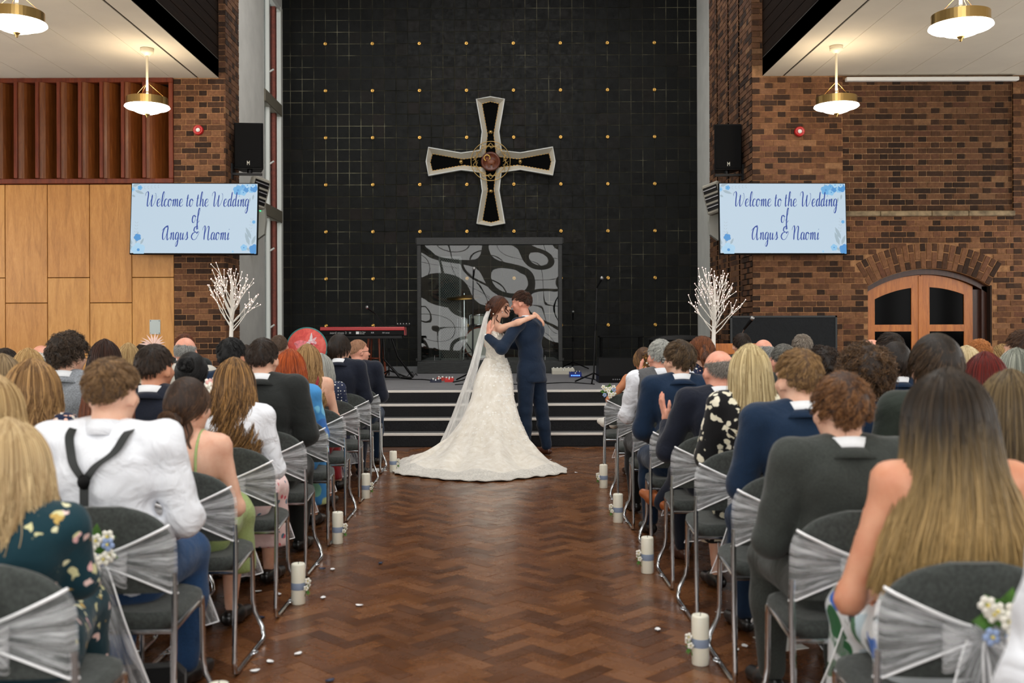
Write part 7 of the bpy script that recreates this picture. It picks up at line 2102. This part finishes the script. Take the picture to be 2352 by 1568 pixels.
groom = thing('person', 'groom in royal navy suit embracing the bride', 'person', tuple(GO))
parts = [surface(gt + gneck + garm + gleg, .016, k=.035, inf=-.004), surface(gneck + hp, .0065, k=.012, subs=hs),
         put_hand((.12, .10), gwr + np.array((0, .01, .02)), (.02, .2, .95), (.85, .4, 0), left=True), put_hand((.35, .05), g(-.04, 10.965, 1.2), (-.9, -.2, 0), (0, -1, 0))]
link('body', np_mesh('body', parts), SK['pink'], groom)
jk = gt + garm + [ell(g(.335, 10.80, .80), (.176, .142, .22), GR)]
link('jacket', np_mesh('jacket', [surface(jk, .012, k=.03, inf=.013, cuts=[(g(0, 0, .797), (0, 0, -1))], wrinkle=.002)]), BLUE, groom)
link('trousers', np_mesh('trousers', [surface([gt[0]] + gleg, .013, k=.03, inf=.014, cuts=[((0, 0, .055), (0, 0, -1))], wrinkle=.002)]), BLUE, groom)
GJ = dict(nb=gn0 + np.array((0, 0, -.005)), R=gHR, HC=gH)
neck_ring(GJ, .086, .07, .055, .0, openf=.0).build('shirt_collar', M_COLLAR, groom)
neck_ring(GJ, .112, .084, .045, -.012, .009, openf=.0).build('jacket_collar', BLUE, groom)
MB().tube([gwr + np.array((-.012, .01, .008)), gwr + np.array((-.004, .012, .022))], .037, 12).build('shirt_cuff', M_COLLAR, groom)
# vent seam down the jacket back
FG = np.array((-.82, .57, 0)); 
for s in (-1, 1):
    an = gfeet[s][0]; link('shoe', np_mesh('shoe', [shoe_mesh(an, an + FG * .17 + np.array((0, 0, -.06)))]), M_SHOE_BR, groom)
add_hair(groom, GJ, 'tousled', m_shell((36, 22, 15), (80, 50, 34)), m_hair((30, 18, 12), (88, 54, 36)), 61, 1.2, (1.03, 1.03, 1.02))
def face_bits(root, J, lipmat):
    for s in (-1, 1):
        o = MB().tube([(s * .016, .096, .029), (s * .034, .0945, .034), (s * .052, .082, .029)], [.003, .0035, .002], 6).build('eyebrow', M_BROWHAIR, root); head_to(root, J, o, (0, 0, 0))
        o = MB().ball((s * .031, .0785, .005), .0120, 10).build('eyelid', SK['pink'], root); head_to(root, J, o, (0, 0, 0))
        o = MB().tube([(s * .021, .0865, .001), (s * .031, .0905, -.003), (s * .041, .085, .001)], .0013, 5).build('lashes', M_BLACK, root); head_to(root, J, o, (0, 0, 0))
    o = MB().ball((0, .0955, -.0525), (.018, .009, .0045), 10).ball((0, .0945, -.0600), (.016, .009, .005), 10).build('lips', lipmat, root); head_to(root, J, o, (0, 0, 0))
face_bits(groom, GJ, plain('lip_muted', (188, 112, 98), .5))

# bride
BO = np.array((-.05, 10.76, 0))
b = lambda *p: np.array(p, float) - BO
by = facing(.85, .5); BRt = rot(by)
bt = [ell(b(-.045, 10.76, .95), (.155, .125, .13), BRt), ell(b(-.062, 10.76, 1.08), (.112, .092, .15), BRt), ell(b(-.065, 10.755, 1.25), (.132, .10, .14), BRt),
      ell(b(.02, 10.80, 1.25), (.055, .055, .055)), ell(b(-.10, 10.75, 1.33), (.085, .07, .08), BRt)]
bs = {1: b(.0, 10.625, 1.375), -1: b(-.14, 10.875, 1.375)}
bn0, bn1 = b(-.062, 10.752, 1.415), b(-.032, 10.752, 1.53)
bt += [cone(bs[s], bn0, .042, .045) for s in (-1, 1)]
bel, bwr = b(.185, 10.50, 1.445), b(.375, 10.60, 1.515)
barm = [cone(bs[1], bel, .042, .034), cone(bel, bwr, .034, .024), cone(bs[-1], b(.06, 11.02, 1.40), .042, .034), cone(b(.06, 11.02, 1.40), b(.26, 11.02, 1.49), .034, .024)]
bH, bHR = b(-.006, 10.755, 1.60), rot(facing(.96, .28), .16, -.06)
hp, hs = head_prims(bH, bHR, True)
bneck = [cone(bn0, bn1, .05, .046)]
blegs = [cone(b(-.04 + s * .03, 10.76 + s * .07, .9), b(-.03 + s * .03, 10.76 + s * .07, .08), .08, .04) for s in (-1, 1)]
bride = thing('person', 'bride in white lace gown with long train and veil', 'person', tuple(BO))
parts = [surface(bt + bneck + barm + blegs, .014, k=.03, inf=-.002), surface(bneck + hp, .0065, k=.012, subs=hs),
         put_hand((.35, .05), bwr + np.array((.005, .004, 0)), (.72, .25, -.62), (-.5, .3, -.7), s=.92), put_hand((.35, .05), b(.28, 11.02, 1.49), (.9, -.2, -.2), (0, -1, -.3), left=True, s=.92)]
link('body', np_mesh('body', parts), SK['fair'], bride)
def m_lace(name, c, sc, hole=0.0, bump_=.6):
    t = NT(name); t.set(rough=.6, sheen=.3, spec=.35); co = t.coord(); v = t.n('ShaderNodeTexVoronoi'); v.inputs['Scale'].default_value = sc; t.l(co, v.inputs['Vector'])
    n = t.noise(co, sc * .4, 4, .6, 1.0)
    t.base(t.mix(t.maprange(n, .4, .62, 0, 1), [v_ * .88 for v_ in c], c)); t.bump(t.math('ADD', v.outputs['Distance'], n), bump_, .012)
    if hole: t.l(t.maprange(t.math('ADD', v.outputs['Distance'], n), .55, .95, 1.0, 1.0 - hole), t.b.inputs['Alpha'])
    return t.m
M_LACE = m_lace('ivory_lace', (236, 230, 218), 60); M_LACEH = m_lace('lace_hem', (242, 238, 230), 48, .25)
t_ = NT('ivory_tulle'); t_.set(rough=.65, sheen=.35, spec=.2); n_ = t_.noise(t_.coord((6, 6, .7)), 3, 5, .6, .4)
t_.base(t_.ramp(n_, [(.3, (214, 206, 192)), (.7, (238, 234, 226))])); t_.bump(n_, .25, .03); M_TULLE = t_.m
link('bodice', np_mesh('bodice', [surface(bt, .011, k=.025, inf=.007, cuts=[(b(0, 0, 1.335), (.25, 0, 1))], wrinkle=.0006)]), M_LACE, bride)
for P in ([b(-.02, 10.62, 1.30), b(-.035, 10.655, 1.385), b(-.01, 10.68, 1.425), b(.04, 10.71, 1.39)], [b(-.19, 10.83, 1.31), b(-.16, 10.84, 1.40), b(-.12, 10.86, 1.42), b(-.06, 10.86, 1.38)]):
    MB().tube(crom(P, 5), .012, 6).build('lace_strap', M_LACE, bride)
# gown skirt and train
fp = [onfloor(*q) for q in ((905, 1083), (922, 1092), (945, 1096), (1000, 1101), (1040, 1104), (1080, 1107), (1130, 1106), (1180, 1104), (1250, 1096), (1303, 1086), (1270, 1071))]
out = [(p.x, p.y) for p in fp] + [(.36, 10.32), (.215, 10.5), (.14, 10.78), (.08, 11.05), (-.2, 11.2), (-.5, 11.1), (-.80, 10.95), (-1.0, 10.5), (-1.06, 10.0)]
C0 = np.array((-.10, 10.2)); ang = np.array([math.atan2(y - C0[1], x - C0[0]) for x, y in out]); rad = np.array([math.hypot(x - C0[0], y - C0[1]) for x, y in out])
o_ = np.argsort(ang); ang, rad = ang[o_], rad[o_]
ang = np.concatenate([ang[-1:] - 2 * PI, ang, ang[:1] + 2 * PI]); rad = np.concatenate([rad[-1:], rad, rad[:1]])
NA_ = 200; A = np.linspace(-PI, PI, NA_ + 1)[:-1]
FR = np.interp(A, ang, rad); FR = np.convolve(np.concatenate([FR[-3:], FR, FR[:3]]), np.ones(7) / 7, 'valid')
prof_s = [0, .03, .07, .14, .27, .43, .58, .72, .85, .94, 1.0]; prof_h = [1.06, .97, .87, .69, .42, .225, .125, .075, .045, .026, .012]
rows = []
for h_i in range(34):
    s = h_i / 33; s = s ** 1.15; h = np.interp(s, prof_s, prof_h); row = []
    for i, a in enumerate(A):
        hp_b = .034 * math.sin(PI * min(1, max(0, (1.06 - h) / .42))) + .009
        wx, wy = -.055 + (.112 + hp_b) * math.cos(a), 10.76 + (.092 + hp_b) * math.sin(a)
        fx, fy = C0[0] + FR[i] * math.cos(a), C0[1] + FR[i] * math.sin(a)
        fold = (.035 * math.sin(7 * a + .6) + .022 * math.sin(13 * a + 2.0) + .012 * math.sin(29 * a)) * min(1, s * 3.2) * (1 - .45 * s)
        sf = s * (1 + fold * .8); 
        lift = (.026 * math.sin(9 * a + 5 * s) + .018 * math.sin(17 * a - 9 * s)) * math.sin(PI * min(1, max(0, (s - .3) / .7))) * (1 if s > .3 else 0)
        sc_ = 1 + (.010 * math.sin(38 * a) + .006 * math.sin(61 * a)) * max(0, (s - .85) / .15)
        row.append((wx + (fx - wx) * sf * sc_ - BO[0], wy + (fy - wy) * sf * sc_ - BO[1], max(.008, h + lift * .9 + (.004 * math.sin(41 * a) if s > .97 else 0))))
    rows.append(row)
MB().grid(rows, closed=True).build('skirt_and_train', M_TULLE, bride)
lr = []
for k in (28, 29, 30, 31, 32, 33): lr.append([(x, y, z + .007) for x, y, z in rows[k]])
MB().grid(lr, closed=True).build('lace_hem', M_LACEH, bride)
# lace appliques trailing down the skirt
rnd = random.Random(4); ap = MB()
for k in range(420):
    hf = 1.2 + 15 * rnd.random() ** 1.5; hi = int(hf); fh = hf - hi; i = int(((rnd.gauss(-.95, .5) + PI) / (2 * PI)) * NA_) % NA_
    p0, q, d = Vector(rows[hi][i]), Vector(rows[hi][(i + 1) % NA_]), Vector(rows[hi + 1][i]); p = p0.lerp(d, fh).lerp(q, rnd.random()); n = (q - p0).cross(d - p0).normalized()
    if n.y > 0: n = -n
    u = (q - p0).normalized(); w = n.cross(u); R0 = rnd.uniform(.004, .008)
    for m in range(5):
        a = m * 1.257 + k; c = p + n * .004 + (u * math.cos(a) + w * math.sin(a)) * R0
        ap.add([c + (u * math.cos(t) + w * math.sin(t)) * R0 * .75 for t in np.linspace(0, 2 * PI, 6)[:-1]], [tuple(range(5))])
o = ap.build('lace_applique', plain('white_applique', (244, 242, 236), .45), bride); o['kind'] = 'stuff'
# veil
M_VEIL = m_sheer('sheer_veil', (240, 240, 238), .30, .58, 14)
hh = [1.63, 1.5, 1.35, 1.15, .95, .7, .45, .25, .12, .035]; xc = [-.115, -.175, -.215, -.275, -.335, -.425, -.515, -.60, -.66, -.74]; wv = [.045, .09, .13, .175, .22, .27, .34, .40, .46, .54]
vr = []
for t in np.linspace(0, 1, 36):
    h = 1.63 * (1 - t) + .035 * t; X = np.interp(-h, [-v for v in hh], xc); w_ = np.interp(-h, [-v for v in hh], wv); row = []
    for v in np.linspace(-1, 1, 40):
        f = .012 * math.sin(v * 16 + 2 * t) * (.4 + t) + .008 * math.sin(v * 33)
        row.append((X + w_ * .42 * v * v + f - BO[0], 10.73 - w_ * v * .95 + .15 * t * v * v - BO[1], h))
    vr.append(row)
MB().grid(vr).build('veil', M_VEIL, bride)
BJ = dict(R=bHR, HC=bH)
bm_s, bm_h = m_shell((58, 32, 22), (110, 64, 42)), m_hair((48, 26, 17), (128, 76, 48))
add_hair(bride, BJ, 'bridal', bm_s, bm_h, 62, 1.2, (1.02, 1.04, 1.04))
# piled curls at the crown and tendrils
cu = MB()
for k in range(16):
    a = k * .9; c = Vector((.034 * math.cos(a), -.105 + .012 * math.sin(k * 2.1), .028 + .042 * math.sin(a))); R0 = .013 + .004 * (k % 3)
    ax = Vector((math.cos(k), math.sin(k * 1.7), math.cos(k * .6))).normalized(); u = ax.orthogonal().normalized(); w = ax.cross(u)
    cu.tube([c + (u * math.cos(t) + w * math.sin(t)) * R0 + ax * .004 * t for t in np.linspace(0, 7, 14)], [.0075] * 12 + [.005, .002], 6)
for x, y, z0, L in ((.072, .035, .01, .10), (-.072, .035, .01, .10), (.066, .055, .02, .09), (.05, -.07, -.07, .09), (-.04, -.075, -.08, .08)):
    cu.tube([(x + .010 * math.sin(t * 7), y + .010 * math.cos(t * 7) + .008 * t, z0 - L * t) for t in np.linspace(0, 1, 12)], [.006] * 9 + [.004, .003, .001], 5)
o = cu.build('hair_curls', bm_s, bride); o['kind'] = 'stuff'; head_to(bride, BJ, o, (0, 0, 0))
for q in ((.04, -.12, .04), (-.03, -.13, .03), (.02, -.13, -.01), (.05, -.10, -.05), (0, -.14, .05)):
    o = MB().ball(q, .008, 8).build('hair_pearl', M_PETALW, bride); head_to(bride, BJ, o, (0, 0, 0))
o = MB().ball((.082, -.005, -.052), .006, 8).build('earring', M_CHROME, bride); head_to(bride, BJ, o, (0, 0, 0))
face_bits(bride, BJ, M_LIP)

# ------------------------------------------------------------------ pillar candles
t_ = NT('cream_wax'); t_.set(rough=.45, sss=.15); t_.b.inputs['Subsurface Radius'].default_value = (.02, .015, .01); t_.base((226, 222, 206)); M_WAX = t_.m
M_RIBBON = plain('dusty_blue_ribbon', (134, 148, 172), .55)
def candle(p, label, side):
    c = thing('pillar_candle', label, 'candle', p, 0, 'pillar candles along the aisle')
    MB().lathe([(0, 0), (.0345, 0), (.0355, .004), (.0355, .196), (.032, .203), (.022, .204), (.012, .2), (0, .199)], 28).build('wax', M_WAX, c)
    MB().lathe([(.0362, .074), (.0366, .076), (.0366, .107), (.0362, .109)], 28).build('ribbon', M_RIBBON, c)
    MB().tube([(0, 0, .198), (.001, 0, .207), (.003, .001, .214)], .0014, 5).build('wick', M_BLACK, c)
    f = MB().tube([(side * .036, -.014, .04), (side * .046, -.016, .08), (side * .042, -.018, .12)], .0018, 5).build('flower_sprig', M_LEAF, c)
    for q, r in (((side * .052, -.018, .118), .017), ((side * .046, -.03, .085), .014), ((side * .056, -.012, .098), .011)):
        mb = MB(); q = Vector(q)
        for i in range(5): mb.ball(q + Vector((math.cos(i * 1.257), -.2, math.sin(i * 1.257))) * r * .6, (r * .5, r * .3, r * .5), 6)
        mb.build('blossom', M_PETALW, f); MB().ball(q + Vector((0, -r * .35, 0)), r * .2, 6).build('blossom_eye', M_YEL, f)
    for k in range(4):
        d = Vector((side * .4, -.3, -.8 + .5 * k)).normalized(); q = Vector((side * .044, -.018, .075)); nn = d.cross(Vector((0, 1, 0))).normalized() * .006
        MB().add([q, q + d * .015 + nn, q + d * .034, q + d * .015 - nn], [(0, 1, 2, 3)]).build('leaf', M_LEAF, f)
for (px, py, side, lab) in ((902, 1083, 1, 'cream pillar candle beside the tip of the bridal train'), (839, 1143, 1, 'cream pillar candle beside chair of woman in polka dots'), (774, 1246, 1, 'cream pillar candle beside chair of broad man in charcoal'), (683, 1384, 1, 'cream pillar candle beside chair of woman in white blouse'),
                        (1385, 1121, -1, 'cream pillar candle beside chair of tanned woman'), (1418, 1200, -1, 'cream pillar candle beside chair of silver haired man'), (1485, 1316, -1, 'cream pillar candle beside chair of clapping bald man'), (1606, 1526, -1, 'cream pillar candle beside chair of spiky haired man')):
    candle(onfloor(px, py), lab, side)
candle(((499 - VPX) * 3.33 / FPX, 3.33, 0), 'cream pillar candle beside chair of man with braces', 1)

# ------------------------------------------------------------------ scattered petals, bag, papers
M_PW = plain('white_petal', (226, 226, 226), .6); M_PN = plain('navy_petal', (26, 38, 66), .6)
def petal(px, py, dark, k):
    p = onfloor(px, py); P = []
    for i in range(5):
        f = -1 + 2 * i / 4; w = .0135 * math.sqrt(max(.02, 1 - f * f)) ; P.append([(x * w, f * .021, .0035 + .004 * x * x + .003 * f * f) for x in (-1, -.5, 0, .5, 1)])
    o = MB().grid(P).build('flower_petal', M_PN if dark else M_PW); o.location = p; o.rotation_euler = (0, 0, k * 1.3)
    tag(o, 'navy petal lying on the parquet aisle' if dark else 'white petal lying on the parquet aisle', 'petal', 'navy petals on the parquet' if dark else 'white petals on the parquet')
for k, (px, py, d) in enumerate(((740, 1373, 0), (823, 1391, 0), (682, 1502, 0), (618, 1520, 0), (583, 1541, 0), (762, 1308, 0), (738, 1306, 1), (872, 1294, 1), (598, 1418, 1), (755, 1564, 1), (638, 1365, 0), (590, 1358, 0), (1508, 1449, 0), (1650, 1411, 0), (1687, 1497, 0), (1322, 1087, 0), (1262, 1057, 0), (1708, 1488, 0))): petal(px, py, d, k)
bg = thing('handbag', 'dark handbag with beige strap under chair of man with braces', 'handbag', (-1.28, 3.5, 0), .2)
MB().bbox((-.16, -.05, 0), (.16, .07, .2), .03).build('bag_body', BLK, bg)
M_STRAP = plain('beige_strap', (196, 168, 130), .6)
P = crom([(.10, -.06, .02), (.16, -.1, .012), (.2, -.06, .06), (.22, -.02, .12), (.18, .02, .04), (.24, .04, .01)], 6)
MB().grid([[(p.x, p.y - .012, p.z) for p in P], [(p.x, p.y + .012, p.z + .004) for p in P]]).build('strap', M_STRAP, bg)
for px, py, lab in ((1790, 1478, 'order of service card under chair of grey suited man'), (866, 1078, 'order of service card on parquet by front aisle chair')):
    p = onfloor(px, py); o = thing('order_of_service', lab, 'card', p, .3)
    MB().box((-.074, -.105, .0005), (.074, .105, .003)).build('card_leaf', M_WHITE, o)
